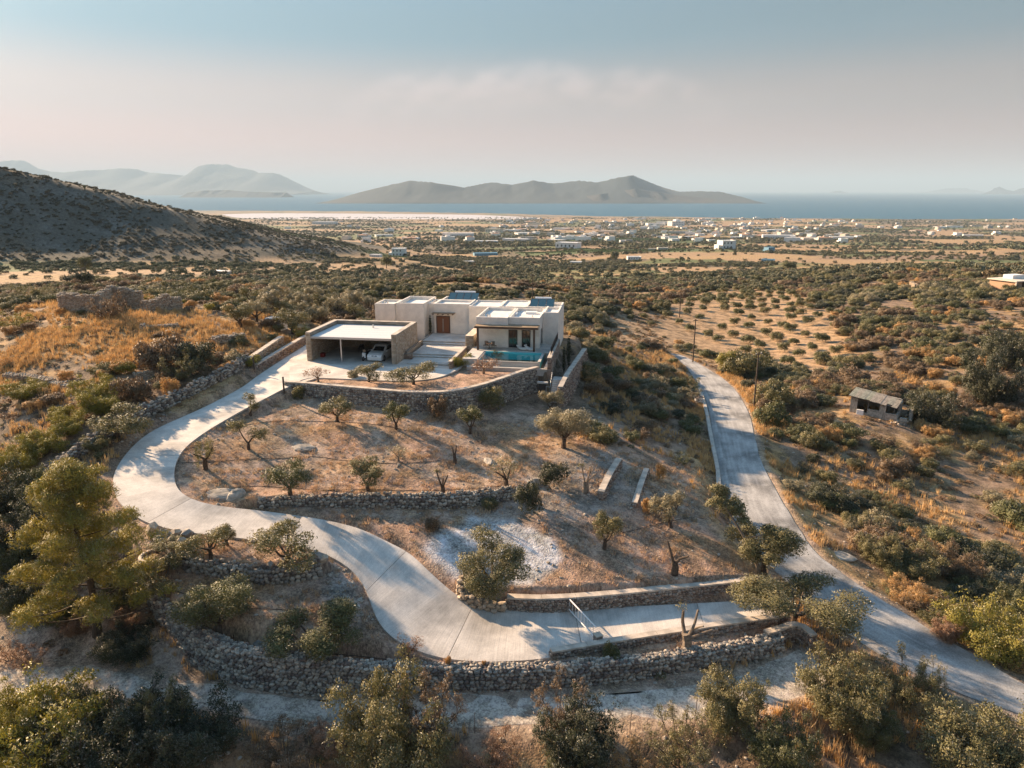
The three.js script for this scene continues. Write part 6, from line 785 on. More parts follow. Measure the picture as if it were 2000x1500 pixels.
// ---------------------------------------------------------------- scrub, groves, grass
const frame = (p) => { const f = fwd(p); if (f < 1) return null; const yy = p.y - CY, u = yy * cP - p.z * sP; return [1000 + FOCAL * p.x / f, 750 - FOCAL * u / f]; };
const keepOff = (x, z, m = 1.2) => { for (const s of [drive, road, track]) { const q = onStrip(s, x, z); if (q && q.d < m) return true; } const [u, v] = toUV(x, z); return u > -3.5 && u < 35.6 && v > (u < 32 ? -12 : -4) && v < 23 && !(u < 2 && v > 11); };
const plot = poly([[250, 1040], [215, 930], [300, 830], [560, 690], [560, 760], [1050, 770], [1090, 780], [1120, 860], [1250, 880], [1400, 930], [1420, 990], [1520, 1120], [1560, 1210], [1530, 1270], [1200, 1330], [700, 1340], [400, 1290], [270, 1120]]);
const clearing = poly([[1600, 800], [1660, 770], [1780, 790], [1800, 850], [1700, 870], [1640, 850]]), bank = poly([[1590, 1060], [1660, 1060], [1760, 1150], [1720, 1150]]), bare2 = poly([[1760, 940], [1860, 930], [2000, 990], [2000, 1080], [1850, 1030]]);
const R9 = rng(2024), cand = [];
for (let i = 0; i < 11000; i++) {
  const r = 45 + 330 * Math.pow(R9(), 0.72), a = (R9() - 0.5) * 1.36, x = Math.sin(a) * r, z = -Math.cos(a) * r;
  if (keepOff(x, z, 1.8) || inPoly(plot, x, z) || inPoly(clearing, x, z) || inPoly(bank, x, z) || z > -44) continue;
  let den = 0.25 + 0.9 * sstep(0.42, 0.6, fbm(x / 17 + 7, z / 17, 3)), size = 1.2 + 1.7 * R9() * R9();
  const east = x > 12 && x < 34 && z < -60 && z > -160, left = x < -30 && z > -118;
  if (left) { den = z > -60 ? 0.15 : 0.10 + 0.35 * sstep(0.5, 0.62, fbm(x / 9 + 3, z / 9, 3)); if (zone('yellow', x, z, 1) > 0.4) { den *= 0.3; size *= 0.6; } size *= 0.8; }
  if (inPoly(bare2, x, z)) den *= 0.2;
  if (east) { den = 0.18 + 0.6 * sstep(0.42, 0.56, fbm(x / 8 + 12, z / 8, 3)); size *= 0.85; }
  if (zone('grove', x, z, 2) > 0.3 || zone('straw1', x, z, 2) > 0.3) continue;
  for (const [px, pz, rx, rz, k] of PATCHES) if (Math.hypot((x - px) / rx, (z - pz) / rz) < 1.0) den *= 0.1;
  if (r > 240) size *= 1.25;
  if (R9() > den) continue;
  const p = drop(x, z), f = frame(p); if (!f || f[0] < -60 || f[0] > 2060 || f[1] > 1540) continue;
  const n = fbm(x / 25 + 60, z / 25, 2), k = R9();
  const mat = left ? (k < 0.45 ? 'brown' : k < 0.6 ? 'bright' : k < 0.8 ? 'olive' : 'dry') : east ? (k < 0.2 ? 'dark' : k < 0.5 ? 'green' : k < 0.75 ? 'silver' : 'brown') : n > 0.48 ? (k < 0.5 ? 'brown' : k < 0.8 ? 'olive' : k < 0.9 ? 'green' : 'dry') : (k < 0.2 ? 'dark' : k < 0.5 ? 'green' : k < 0.8 ? 'olive' : 'silver');
  if (size > 1.7 && !left) for (let m = 0; m < 3; m++) { const q = drop(x + (R9() - 0.5) * size * 2.6, z + (R9() - 0.5) * size * 2.6); if (!keepOff(q.x, q.z, 1.5) && !inPoly(plot, q.x, q.z)) cand.push({ p: q, size: size * (0.45 + 0.4 * R9()), mat, show: 0.0001, where: 4, k }); }
  cand.push({ p, size, mat, show: size / fwd(p), where: left ? 0 : east ? 1 : x > 34 ? (z > -190 ? 2 : 3) : 4, k });
}
cand.sort((a, b) => b.show - a.show);
const WHERE = ['scrub bush on the dry slope left of the driveway', 'scrub bush on the flank between villa and lane', 'scrub bush on the slope beyond the lane', 'scrub bush on the far right hillside', 'scrub bush in the belt behind the villa'], MATN = { brown: 'brown ', bright: 'yellow-green ', olive: 'olive-green ', dry: 'straw-coloured ', dark: 'dark green ', green: 'green ', silver: 'grey-green ' };
const bushList = [];
cand.slice(0, 300).forEach((c, i) => { const o = mesh('scrub_bush', i % 4 === 3 ? WISPY[i % 3].crown : i % 7 === 2 ? BIGBUSH[i % 5].crown : BUSHES[i % 6], LEAF[c.mat]), s = c.size; o.position.set(c.p.x, c.p.y - 0.1 * s, c.p.z); o.scale.set(s * (0.85 + 0.3 * hash2(i, 1)), s * (0.75 + 0.4 * hash2(i, 2)), s * (0.85 + 0.3 * hash2(i, 3))); o.rotation.y = hash2(i, 4) * 6.28; tag(o, MATN[c.mat] + WHERE[c.where], 'bush', MATN[c.mat] + 'bushes: ' + WHERE[c.where].slice(11)); bushList.push([o, c.p, MATN[c.mat] + 'scrub bush']); });
byLandmark(bushList, [[[1712, 806], 'the derelict shed'], [[1472, 796], 'the tall pole at the lane bend'], [[1353, 708], 'the pole at the far lane end'], [[1978, 566], 'the unfinished brick house'], [[1070, 770], 'the garden stairs'], [[1240, 950], 'the ramp walls'], [[1392, 850], 'the middle of the road kerb'], [[1364, 790], 'the meter cabinet'], [[160, 612], 'the ruined stone house'], [[541, 641], 'the white cabin'], [[305, 608], 'the broken wall stub'], [[60, 740], 'the tumbled wall at the frame edge'], [[448, 670], 'the stone bank near the cabin'], [[200, 860], 'the lower driveway wall'], [[1460, 690], 'the near edge of the olive grove'], [[1640, 690], 'the far corner of the olive grove'], [[1780, 1120], 'the bank bushes beyond the lane'], [[1925, 1275], 'the big fresh green bush'], [[1930, 790], 'the tall dark tree'], [[1600, 960], 'the outer lane curve'], [[1850, 980], 'the bare shaded slope'], [[1180, 720], 'the wall right of the stairs'], [[1290, 740], 'the inner lane curve'], [[900, 545], 'the pale ruins behind the villa'], [[1805, 568], 'the tumbled white ruin']].map(([q, n]) => [ground(...q), n]));
function instanced(name, label, cat, geo, mat, list, kind = 'stuff') { // list: {p, s:[x,y,z], r, c}
  const o = shadows(new THREE.InstancedMesh(geo, mat, list.length)), q = new THREE.Quaternion(), e = new THREE.Euler(); o.name = numbered(name); list.forEach((l, i) => { q.setFromEuler(e.set(l.tx || 0, l.r || 0, 0)); mtx.compose(l.p, q, V3(...l.s)); o.setMatrixAt(i, mtx); if (l.c) o.setColorAt(i, rgb(...l.c)); }); scene.add(o); tag(o, label, cat, null, kind); return o;
}
{ const rest = cand.slice(300); for (let v = 0; v < 3; v++) instanced('scrub', ['rest of the mixed scrub covering the slopes', 'further scrub mixed over the slopes', 'scattered scrub among the larger bushes'][v], 'scrub', BUSHES[v * 2], leafMat([1, 1, 1]), rest.filter((_, i) => i % 3 === v).map((c, i) => ({ p: c.p, s: [c.size, c.size * (0.75 + 0.4 * hash2(i, 5)), c.size], r: hash2(i, 6) * 6.28, c: LEAF[c.mat].color.toArray().map((x) => x * (0.8 + 0.4 * hash2(i, 7))) }))); }
// olive grove on the slope beyond the lane: planted rows
{ const list = [], b = Z.grove.box; for (let i = 0; i < 30; i++) for (let j = 0; j < 34; j++) { const x = b.min.x - 20 + i * 7.4 + j * 1.3 + (hash2(i, j) - 0.5) * 2.2, z = b.min.z - 20 + j * 6.6 - i * 0.9 + (hash2(j, i + 9) - 0.5) * 2.2; if (hash2(i * 7, j * 3) < 0.2) continue; if (zone('grove', x, z, 0.4) > 0.5 && !keepOff(x, z, 2)) list.push(Object.assign(drop(x, z), { row: j, col: i })); }
  const rows = [...new Set(list.map((p) => p.row))].sort((a, b) => b - a), ordn = (k) => ORD[k]?.replace(' closest', '').replace('closest', 'first') ?? 'last', colOf = (p) => list.filter((q) => q.row === p.row && q.col < p.col).length;
  list.forEach((p, i) => { const s = 1.35 + 0.8 * hash2(i, 21), o = mesh('grove_olive', BUSHES[i % 6], LEAF[i % 3 ? 'green' : 'olive']); o.position.set(p.x, p.y + 0.25, p.z); o.scale.set(s, s * 1.05, s); o.rotation.y = i; tag(o, 'round grove olive, ' + ordn(colOf(p)) + ' tree of the ' + ordn(rows.indexOf(p.row)) + ' row counted from the lane', 'tree', 'planted olive rows beyond the lane'); }); }
// olives crowding behind carport and cabin
{ const list = [[470, 640], [500, 628], [530, 615], [560, 622], [590, 612], [610, 628], [635, 610], [660, 618], [690, 612], [700, 628], [720, 615], [580, 598], [640, 596], [690, 598], [540, 600], [500, 602], [610, 600], [670, 606]], got = []; list.forEach(([a, b], i) => { const p = ground(a, b), g = OLIVES[i % 6], s = 3.4 + 0.9 * hash2(i, 3), o = thing('olive_tree', 'olive tree of the dense grove behind the carport', 'tree', p.toArray(), i, 'olive trees behind the carport'); o.scale.set(s * 1.25, s, s * 1.25); mesh('trunk', g.trunk, BARK, o); mesh('crown', g.crown, LEAF[i % 3 ? 'silver' : 'olive'], o); got.push([o, p, (i % 3 ? 'silvery' : 'green') + ' olive of the grove behind the carport']); });
  byLandmark(got, [[ground(541, 641), 'the white cabin'], [house(6, 9.5), 'the carport back wall'], [house(4, 15), 'the villa wing']]); }
// ---- far plain: trees, orchards
{
  const R = rng(99), tree = [], orch = [];
  for (let i = 0; i < 90000 && tree.length < 30000; i++) {
    const r = 300 * Math.pow(4500 / 300, Math.pow(R(), 0.8)), a = (R() - 0.5) * 1.34, x = Math.sin(a) * r, z = -Math.cos(a) * r; if (z < -4150 && x > 800) continue;
    const s = cell(x, z, r < 1200 ? 95 : 170), y = height(x, z); if (y < SEA + 2.2) continue;
    const hill = y - (CY - pw(plainTab, -z)) > 9 && x < -60;
    let ok = hill ? 0 : s < 0.25 ? 0.04 : s < 0.46 ? 0.12 : s < 0.55 ? 0.3 : (r < 900 ? 0.25 : 0.45) + 0.9 * sstep(0.42, 0.58, fbm(x / 70, z / 70, 3));
    for (const [px, pz, rx, rz, k] of PATCHES) if (Math.hypot((x - px) / rx, (z - pz) / rz) < 1.02) ok *= 0.03;
    if (x < 150 && z < -4350) ok *= 0.25;
    if (R() > ok) continue;
    const h = (1.6 + 2.2 * R() * R()) * (r > 1200 ? 1.7 : 1.0), k = R(), base = k < 0.4 ? [0.135, 0.135, 0.062] : k < 0.7 ? [0.185, 0.175, 0.09] : k < 0.9 ? [0.09, 0.10, 0.045] : [0.20, 0.15, 0.075];
    tree.push({ p: V3(x, y - 0.1, z), s: [h * (0.9 + 0.5 * R()), h * (0.8 + 0.5 * R()), h * (0.9 + 0.5 * R())], r: R() * 6, c: base });
  }
  const wh = leafMat([1, 1, 1], 0.2); const near = tree.filter((t) => t.p.z > -800), away = tree.filter((t) => t.p.z <= -800);
  for (let v = 0; v < 3; v++) instanced('field_trees', ['trees and bushes of the fields behind the villa', 'more trees among the near fields', 'mixed trees below the plain'][v], 'trees', MIDBUSH[v], wh, near.filter((_, i) => i % 3 === v));
  for (let v = 0; v < 4; v++) instanced('far_trees', ['trees dotted over the wide coastal plain', 'darker trees between the fields of the plain', 'orchard trees and hedges of the plain', 'scattered trees towards the coast'][v], 'trees', FARBUSH[v], wh, away.filter((_, i) => i % 4 === v));
  // scrub on the stony hill
  const hs = []; for (let i = 0; i < 26000 && hs.length < 6500; i++) { const x = -560 + 480 * R(), z = -430 - 330 * R(), y = height(x, z); if (y - (CY - pw(plainTab, -z) + 5.5) < 3) continue; if (R() > 0.25 + 0.9 * sstep(0.42, 0.6, fbm(x / 30, z / 30, 3))) continue; const h = 0.8 + 1.3 * R() * R() + (R() < 0.05 ? 1.0 : 0); hs.push({ p: V3(x, y - 0.1, z), s: [h * 1.15, h, h * 1.15], r: R() * 6, c: R() < 0.6 ? [0.085, 0.085, 0.045] : [0.12, 0.10, 0.055] }); }
  for (let v = 0; v < 2; v++) instanced('hill_scrub', ['low thorny scrub dotting the stony hill', 'darker low scrub over the stony hill'][v], 'scrub', MIDBUSH[v], wh, hs.filter((_, i) => i % 2 === v));
  // hedge rows at the foot of the hill and vineyard rows
  const row = []; for (let i = 0; i < 420; i++) { const px = 20 + 600 * R(), p = ground(px, 512 + 14 * R() * R() + 6 * vn(px / 40, 3)); row.push({ p, s: [2.2, 1.4 + R(), 2.2], r: R() * 6, c: [0.13, 0.14, 0.06] }); } instanced('hedge_trees', 'row of green trees along the foot of the hill', 'trees', MIDBUSH[2], wh, row);
  const vine = []; for (const [px, pz, rx, rz, k] of PATCHES) if (k === 1) for (let i = -40; i < 40; i++) for (let j = -60; j < 60; j++) { const x = px + i * 6 + j * 2, z = pz + j * 3.2; if (Math.hypot((x - px) / rx, (z - pz) / rz) < 0.9 && vine.length < 9000) vine.push({ p: drop(x, z), s: [1.3, 0.9, 1.3], r: i, c: [0.09, 0.14, 0.035] }); } instanced('vineyard_rows', 'rows of green vines in the fields of the plain', 'vines', FARBUSH[1], wh, vine);
}
for (const [a, b, h, w, label] of [[166, 372, 5, 2.6, 'lone dark tree on the crest of the stony hill'], [292, 396, 3.5, 2, 'small tree lower on the crest of the hill'], [168, 530, 11, 9, 'big rounded tree at the foot of the stony hill'], [1390, 478, 0, 0, ''], [755, 524, 10, 9, 'tall tree beside the white houses on the near plain'], [1200, 508, 12, 10, 'big dark tree at the edge of the pale stubble field'], [1540, 532, 9, 11, 'large dark tree beyond the olive grove']]) if (label) { const p = ground(a, b), o = thing('tree', label, 'tree', p.toArray()); mesh('trunk', bar([0, -0.5, 0], [0, h * 0.5, 0], 0.35, 0.2, 6), BARK, o); const c = mesh('crown', BUSHES[a % 6], LEAF.green, o); c.scale.set(w / 2, h * 0.72, w / 2); c.position.y = h * 0.12; }
// ---- grass and weeds
function tuft(seed, n, h, sp) { const R = rng(seed), pos = []; for (let i = 0; i < n; i++) { const a = R() * 6.28, q = R() * sp, x = Math.cos(a) * q, z = Math.sin(a) * q, l = h * (0.6 + 0.7 * R()), b = R() * 6.28, lean = 0.35 * l * R(), w = 0.02 + 0.02 * R(), t = R() * 6.28; pos.push(x - Math.cos(t) * w, 0, z - Math.sin(t) * w, x + Math.cos(t) * w, 0, z + Math.sin(t) * w, x + Math.cos(b) * lean, l, z + Math.sin(b) * lean); } const g = new THREE.BufferGeometry(); g.setAttribute('position', new THREE.Float32BufferAttribute(pos, 3)); g.computeVertexNormals(); return g; }
{
  const R = rng(404), gold = [], weed = [], cushion = [], strawMat = new THREE.MeshPhysicalMaterial({ color: rgb(1, 1, 1), roughness: 0.9, side: THREE.DoubleSide, transmission: 0.3, thickness: 0 });
  for (let i = 0; i < 120000 && gold.length < 26000; i++) {
    const r = 30 + 110 * Math.sqrt(R()), a = (R() - 0.5) * 1.36, x = Math.sin(a) * r, z = -Math.cos(a) * r; if (keepOff(x, z, 0.5)) continue;
    const y = zone('yellow', x, z, 2), dr = onStrip(road, x, z), n = fbm(x / 6 + 2, z / 6, 3); let ok = y * (0.25 + 1.1 * sstep(0.4, 0.58, n));
    if (dr && dr.d < 3.5) ok = Math.max(ok, 0.7 * sstep(0.4, 0.55, n));
    if (z > -40) ok = Math.max(ok, sstep(0.42, 0.55, n)); if (!inPoly(plot, x, z)) ok = Math.max(ok, 0.28 * sstep(0.45, 0.6, n)); else ok *= 0.05;
    if (R() > ok) continue; const s = 0.7 + 0.7 * R(); gold.push({ p: drop(x, z), s: [s, s * (0.7 + 0.6 * R()), s], r: R() * 6, c: [[0.62, 0.38, 0.14], [0.50, 0.33, 0.16], [0.70, 0.48, 0.23]][Math.floor(R() * 3)] });
  }
  for (let i = 0; i < 60000 && weed.length < 3200; i++) { const x = -36 + 66 * R(), z = -36 - 50 * R(); if (keepOff(x, z, 0.15) || !inPoly(plot, x, z) || zone('gravel', x, z, 0.5) > 0.3) continue; if (R() > 0.15 + 0.85 * sstep(0.42, 0.6, fbm(x / 2.6 + 31, z / 2.6, 3))) continue; const s = 0.3 + 0.35 * R(); weed.push({ p: drop(x, z), s: [s * 1.5, s, s * 1.5], r: R() * 6, c: [[0.56, 0.37, 0.22], [0.48, 0.32, 0.20], [0.62, 0.44, 0.28], [0.34, 0.25, 0.14]][Math.floor(R() * 4)] }); }
  for (let i = 0; i < 40000 && cushion.length < 7500; i++) { const r = 36 + 170 * Math.sqrt(R()), a = (R() - 0.5) * 1.36, x = Math.sin(a) * r, z = -Math.cos(a) * r; if (keepOff(x, z, 0.8) || inPoly(plot, x, z) || zone('grove', x, z, 1) > 0.3) continue; if (R() > (x < -30 && z > -100 ? 0.9 : 0.2) + 0.8 * sstep(0.4, 0.6, fbm(x / 7, z / 7 + 8, 3))) continue; const s = 0.22 + 0.42 * R() * R() + 0.1, k = R(); cushion.push({ p: drop(x, z), s: [s * 1.3, s * 0.9, s * 1.3], r: R() * 6, c: k < 0.4 ? [0.30, 0.175, 0.085] : k < 0.7 ? [0.22, 0.15, 0.075] : k < 0.85 ? [0.17, 0.15, 0.06] : [0.40, 0.26, 0.12] }); }
  for (let v = 0; v < 2; v++) instanced('dry_grass', ['golden dry grass on slopes and road edges', 'straw grass mixed into the slopes'][v], 'grass', tuft(5 + v, 16, 0.5, 0.28), strawMat, gold.filter((_, i) => i % 2 === v));
  instanced('weeds', 'small dry weeds over the tended soil', 'weeds', tuft(9, 14, 0.5, 0.4), strawMat, weed);
  const cm = leafMat([1, 1, 1], 0.2); for (let v = 0; v < 2; v++) instanced('cushion_scrub', ['low brown cushion shrubs on the dry slopes', 'reddish cushion shrubs between the bushes'][v], 'scrub', bushGeo(300 + v, { lobes: 5, sprigs: 90, per: 4, len: 0.2, wid: 0.1, tall: 0.7 }), cm, cushion.filter((_, i) => i % 2 === v));
  const pebbles = []; for (let i = 0; i < 30000 && pebbles.length < 5200; i++) { const x = -50 + 90 * R(), z = -34 - 60 * R(); if (keepOff(x, z, 0.05)) continue; const gz = zone('gravel', x, z, 0.4), rz = zone('rubble', x, z, 0.6), cz = zone('clay', x, z, 1); if (R() > 0.1 + 0.8 * rz + 0.03 * gz + 0.1 * cz + 0.5 * sstep(0.6, 0.7, fbm(x / 4, z / 4 + 60, 3))) continue; const s = 0.035 + 0.11 * Math.pow(R(), 3) + (rz > 0.5 ? 0.07 * R() : 0); pebbles.push({ p: drop(x, z), s: [s * 1.3, s * 0.8, s], r: R() * 6, c: R() < 0.5 ? [0.5, 0.45, 0.39] : [0.38, 0.32, 0.26] }); }
  instanced('loose_stones', 'loose pale stones strewn over the soil', 'stones', ROCKS[2], rockTint.grey, pebbles);
}
// ---------------------------------------------------------------- buildings of the plain, islands
const MB = { white: std([0.80, 0.78, 0.745], 0.85), cream: std([0.66, 0.58, 0.48], 0.85), grey: std([0.42, 0.40, 0.37], 0.85), roof: std([0.40, 0.22, 0.14], 0.85), blue: std([0.16, 0.33, 0.45], 0.6), brick: std([0.50, 0.31, 0.20], 0.9), glass: std([0.05, 0.055, 0.06], 0.3) };
const HOUSES = [0, 1, 2, 3, 4].map((k) => { // unit proportions in metres: width, depth, height
  const [w, d, h] = [[11, 9, 6.2], [15, 9, 3.4], [9, 8, 3.2], [22, 11, 6.4], [38, 14, 4.2]][k], floors = h > 5 ? 2 : 1, win = [];
  for (let f = 0; f < floors; f++) for (let i = 0; i < Math.floor(w / 2.8); i++) { const x = -w / 2 + 1.6 + i * 2.8; win.push(bx(x - 0.5, x + 0.5, f * 3 + 1.0, f * 3 + 2.3, d / 2 - 0.1, d / 2 + 0.03)); }
  const wall = [bx(-w / 2, w / 2, -2, h, -d / 2, d / 2)]; if (k === 0) wall.push(bx(-w / 2 - 2.8, -w / 2 - 0.003, -2, 3.2, -d / 2 + 1, d / 2 - 1)); if (k === 3) wall.push(bx(-3, 4, h + 0.003, h + 2.6, -3, 3));
  return { wall: merge(wall), win, top: merge([bx(-w / 2 - 0.15, w / 2 + 0.15, h + 0.004, h + 0.35, -d / 2 - 0.15, -d / 2 + 0.2), bx(-w / 2 - 0.15, w / 2 + 0.15, h + 0.004, h + 0.35, d / 2 - 0.2, d / 2 + 0.15), bx(-w / 2 - 0.15, -w / 2 + 0.2, h + 0.004, h + 0.33, -d / 2 + 0.2, d / 2 - 0.2), bx(w / 2 - 0.2, w / 2 + 0.15, h + 0.004, h + 0.33, -d / 2 + 0.2, d / 2 - 0.2)]), w };
});
function building(px, py, k, { mat = 'white', wpx, label, group, turn = 0, name = 'far_house' }) { const p = ground(px, py), g = HOUSES[k], s = wpx ? metres(p, wpx) / g.w : 1, o = thing(name, label, 'house', p.toArray(), turn, group); o.scale.setScalar(s); mesh('wall', g.wall, MB[mat], o); if (wpx > 15) g.win.forEach((q) => mesh('window', q, MB.glass, o)); mesh('parapet', g.top, MB[mat], o); return o; }
const marksOfPlain = [], townList = [];
[[432, 534, 4, 'white', 46, 'long low white house in the pale field before the hill'], [734, 502, 1, 'white', 22, 'white house left of the tall tree on the near plain'], [780, 500, 0, 'white', 26, 'white two-storey house right of the tall tree on the near plain'], [948, 499, 4, 'blue', 46, 'long blue-walled shed on the near plain'], [916, 514, 1, 'white', 18, 'small white house below the blue-walled shed'], [1110, 484, 1, 'white', 44, 'large white villa at the left end of the green vineyard'], [1274, 489, 1, 'cream', 16, 'cream hut in the middle of the vineyard'], [1294, 488, 1, 'cream', 20, 'cream house right of the hut in the vineyard'], [1418, 486, 0, 'white', 28, 'white two-storey house beside the dark pine clump'], [1502, 492, 0, 'blue', 16, 'pale blue house above the stubble field'], [1500, 512, 1, 'blue', 24, 'low light-blue roofed shed at the stubble edge'], [1125, 516, 1, 'white', 22, 'small white house left of the stubble field'], [1238, 507, 1, 'white', 26, 'small white house above the pale stubble field'], [1720, 530, 1, 'white', 38, 'long white farmhouse on the right-hand plain'], [1745, 528, 2, 'white', 16, 'small white outbuilding beside the right-hand farmhouse'], [1900, 462, 4, 'white', 34, 'long white shed near the right edge of the plain'], [635, 438, 4, 'white', 46, 'long pale greenhouse below the salt lake'], [895, 462, 4, 'white', 60, 'long white greenhouse in the middle of the plain'], [950, 475, 4, 'white', 44, 'white warehouse below the long greenhouse'], [750, 462, 4, 'white', 34, 'white shed left of the long greenhouse'], [965, 454, 1, 'cream', 30, 'pale house right of the long greenhouse'], [1520, 466, 4, 'white', 60, 'wide white greenhouse right of the pine clump'], [1590, 470, 4, 'cream', 50, 'wide cream greenhouse beside the white one'], [1280, 440, 4, 'white', 36, 'white hotel block near the shore'], [1320, 441, 3, 'white', 30, 'second white hotel block near the shore']].forEach(([px, py, k, mat, w, label], i) => marksOfPlain.push([building(px, py, k, { mat, wpx: w, label, turn: (i % 5 - 2) * 0.22, group: 'named houses of the plain' }).position, 'the ' + label.split(' ').slice(0, 5).join(' ').replace(/ (in|on|at|of|left|right|below|above|beside|near)( the)?( \w+)?$/, '')]));
{ const R = rng(515), list = []; for (let i = 0; i < 1400 && list.length < 298; i++) { const px = i % 4 ? 960 + 720 * R() : 560 + 1430 * R(), py = 424 + 46 * Math.pow(R(), 1.5) + (px < 1000 ? 9 : 4); const p = ground(px, py); if (p.y < SEA + 1.5 || p.z > -1500) continue; if (list.some((q) => Math.hypot(q.x - p.x, q.z - p.z) < 26)) continue; list.push(p); const k = [0, 1, 2, 0, 1, 3, 2, 4][Math.floor(R() * 8)], g = HOUSES[k], s = 1.0 + 0.7 * R(), o = thing('town_house', px > 1000 && py < 440 ? 'small white flat-roofed house of the town along the shore' : px < 1000 ? 'small pale house scattered over the plain below the salt lake' : 'small white house among the fields of the right-hand plain', 'house', p.toArray(), (R() - 0.5) * 1.4, px > 1000 && py < 440 ? 'houses of the shore town' : px < 1000 ? 'houses on the left plain' : 'houses on the right plain'); townList.push([o, p, 'small pale house of the plain']); o.scale.setScalar(s); const m = R() < 0.72 ? MB.white : R() < 0.6 ? MB.cream : MB.grey; mesh('wall', g.wall, m, o); mesh('parapet', g.top, m, o); if (R() < 0.25) { const r = new THREE.ConeGeometry(g.w * 0.62, 2.4, 4).rotateY(Math.PI / 4); r.scale(1, 1, 0.75); r.translate(0, (k === 0 || k === 3 ? 6.3 : 3.4) + 1.2, 0); mesh('roof', r, MB.roof, o); } } byLandmark(townList, marksOfPlain); }
// half-built brick house on the right, ruins in the middle distance
{ const p = ground(1978, 566), o = thing('brick_house', 'unfinished brick house with flat concrete roof at the right edge', 'house', p.toArray(), 0.35); mesh('wall', merge([bx(-5, -2.2, -1, 3, -4, 4), bx(-2.2, 5, -1, 3, -4, -0.5), bx(1, 5, -1, 3, -0.5, 4)]), MB.brick, o); mesh('roof', bx(-5.6, 5.6, 3.005, 3.3, -4.6, 4.6), MB.cream, o); mesh('parapet', bx(-1, 4, 3.305, 4.4, -3, 0), MB.white, o); for (const [x, z] of [[-0.6, 3.9], [0.4, 3.9], [-5.3, 4.4]]) mesh('column', bx(x - 0.15, x + 0.15, -1, 3, z - 0.15, z + 0.15), MB.cream, o); mesh('window', bx(2, 3.4, 1, 2.2, 3.95, 4.03), MB.glass, o); }
[[806, 546, 34, 2.4, 'pale ruined farmhouse in the scrub behind the villa'], [870, 545, 20, 2.0, 'small pale ruin right of the ruined farmhouse'], [1805, 568, 34, 2.0, 'tumbled white stone ruin on the right hillside']].forEach(([px, py, w, h, label], i) => { const p = ground(px, py), g = thing('stone_ruin', label, 'ruin', p.toArray()), W = metres(p, w) / 2; ruinWall(g, V3(-W, 0, 0), V3(W, 0, 1), h, h * 0.8, 0.9, 60 + i * 3); ruinWall(g, V3(-W, 0, 0), V3(-W + 1, 0, -5), h, h * 1.2, 0.9, 61 + i * 3); ruinWall(g, V3(W, 0, 1), V3(W, 0, -5), h * 0.8, h, 0.9, 62 + i * 3); });
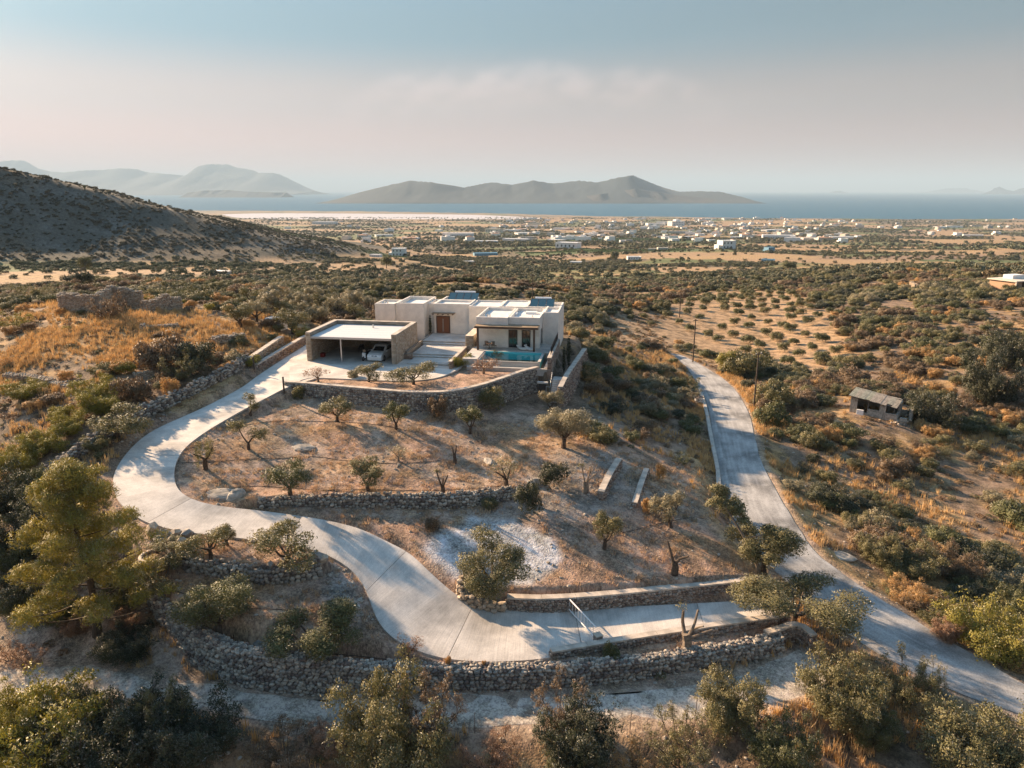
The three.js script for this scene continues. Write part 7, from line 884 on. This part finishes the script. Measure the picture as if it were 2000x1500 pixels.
// islands and far mountains, each a ridge with flanks
function island(name, label, D, prof, depth, seed, col, foot = 0) {
  const P = prof.map(([px, py]) => { const [dx, dy, dz] = rayDir(px, py), t = -D / dz; return [dx * t, Math.max(0, CY + dy * t - SEA)]; }), x0 = P[0][0], x1 = P[P.length - 1][0], NX = 260, NZ = 44, pos = [], idx = [], colr = [];
  for (let j = 0; j <= NZ; j++) for (let i = 0; i <= NX; i++) { const x = lerp(x0, x1, i / NX), t = j / NZ * 2 - 1, top = pw(P, x), sh = (fbm(x / depth * 2.2, seed, 2) - 0.5) * 0.9, e = Math.pow(Math.max(0, t < sh ? (t + 1) / (sh + 1) : (1 - t) / (1 - sh)), 1.15), rg = fbm(x / depth * 7 + seed, t * 3.2 + 5, 5), h = top * e * (1 - 0.35 * (1 - e) * rg) + (rg - 0.5) * top * 0.25 * e * (1 - e) * 4 - 3 * (1 - e); pos.push(x, SEA + h + (Math.abs(t) > 0.99 ? -20 : 0), -D - t * -depth); const k = 0.8 + 0.4 * fbm(x / depth * 16, t * 9 + seed, 3); colr.push(col[0] * k, col[1] * k, col[2] * k); if (i && j) { const q = pos.length / 3 - 1; idx.push(q, q - NX - 1, q - 1, q - 1, q - NX - 1, q - NX - 2); } }
  const g = new THREE.BufferGeometry(); g.setAttribute('position', new THREE.Float32BufferAttribute(pos, 3)); g.setAttribute('color', new THREE.Float32BufferAttribute(colr, 3)); g.setIndex(idx); g.computeVertexNormals();
  tag(structure(name, g, new THREE.MeshStandardMaterial({ vertexColors: true, roughness: 1, side: THREE.DoubleSide })), label, 'island');
}
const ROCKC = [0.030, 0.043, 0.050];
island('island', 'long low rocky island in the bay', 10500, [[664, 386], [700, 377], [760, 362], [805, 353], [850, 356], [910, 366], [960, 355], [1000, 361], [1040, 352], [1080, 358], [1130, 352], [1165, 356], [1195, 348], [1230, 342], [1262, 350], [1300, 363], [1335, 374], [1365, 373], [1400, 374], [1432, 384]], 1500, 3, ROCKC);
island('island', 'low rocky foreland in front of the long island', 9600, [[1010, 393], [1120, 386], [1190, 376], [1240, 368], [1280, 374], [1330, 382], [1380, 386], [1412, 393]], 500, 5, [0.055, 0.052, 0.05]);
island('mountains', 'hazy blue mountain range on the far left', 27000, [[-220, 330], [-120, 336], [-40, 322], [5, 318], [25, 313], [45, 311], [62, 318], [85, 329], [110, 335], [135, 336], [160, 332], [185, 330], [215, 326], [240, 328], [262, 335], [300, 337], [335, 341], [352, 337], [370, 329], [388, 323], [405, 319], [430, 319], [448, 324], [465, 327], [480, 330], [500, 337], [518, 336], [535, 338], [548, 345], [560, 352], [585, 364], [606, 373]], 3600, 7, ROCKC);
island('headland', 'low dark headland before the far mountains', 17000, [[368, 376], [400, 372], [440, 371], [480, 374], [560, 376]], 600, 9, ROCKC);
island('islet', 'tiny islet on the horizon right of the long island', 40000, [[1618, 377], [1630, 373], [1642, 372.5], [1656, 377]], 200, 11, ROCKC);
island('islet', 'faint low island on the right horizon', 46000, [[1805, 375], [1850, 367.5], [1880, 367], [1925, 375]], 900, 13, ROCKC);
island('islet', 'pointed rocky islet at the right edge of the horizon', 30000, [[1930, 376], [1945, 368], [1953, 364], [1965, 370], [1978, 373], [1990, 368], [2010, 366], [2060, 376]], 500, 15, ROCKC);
renderer.render(scene, camera);
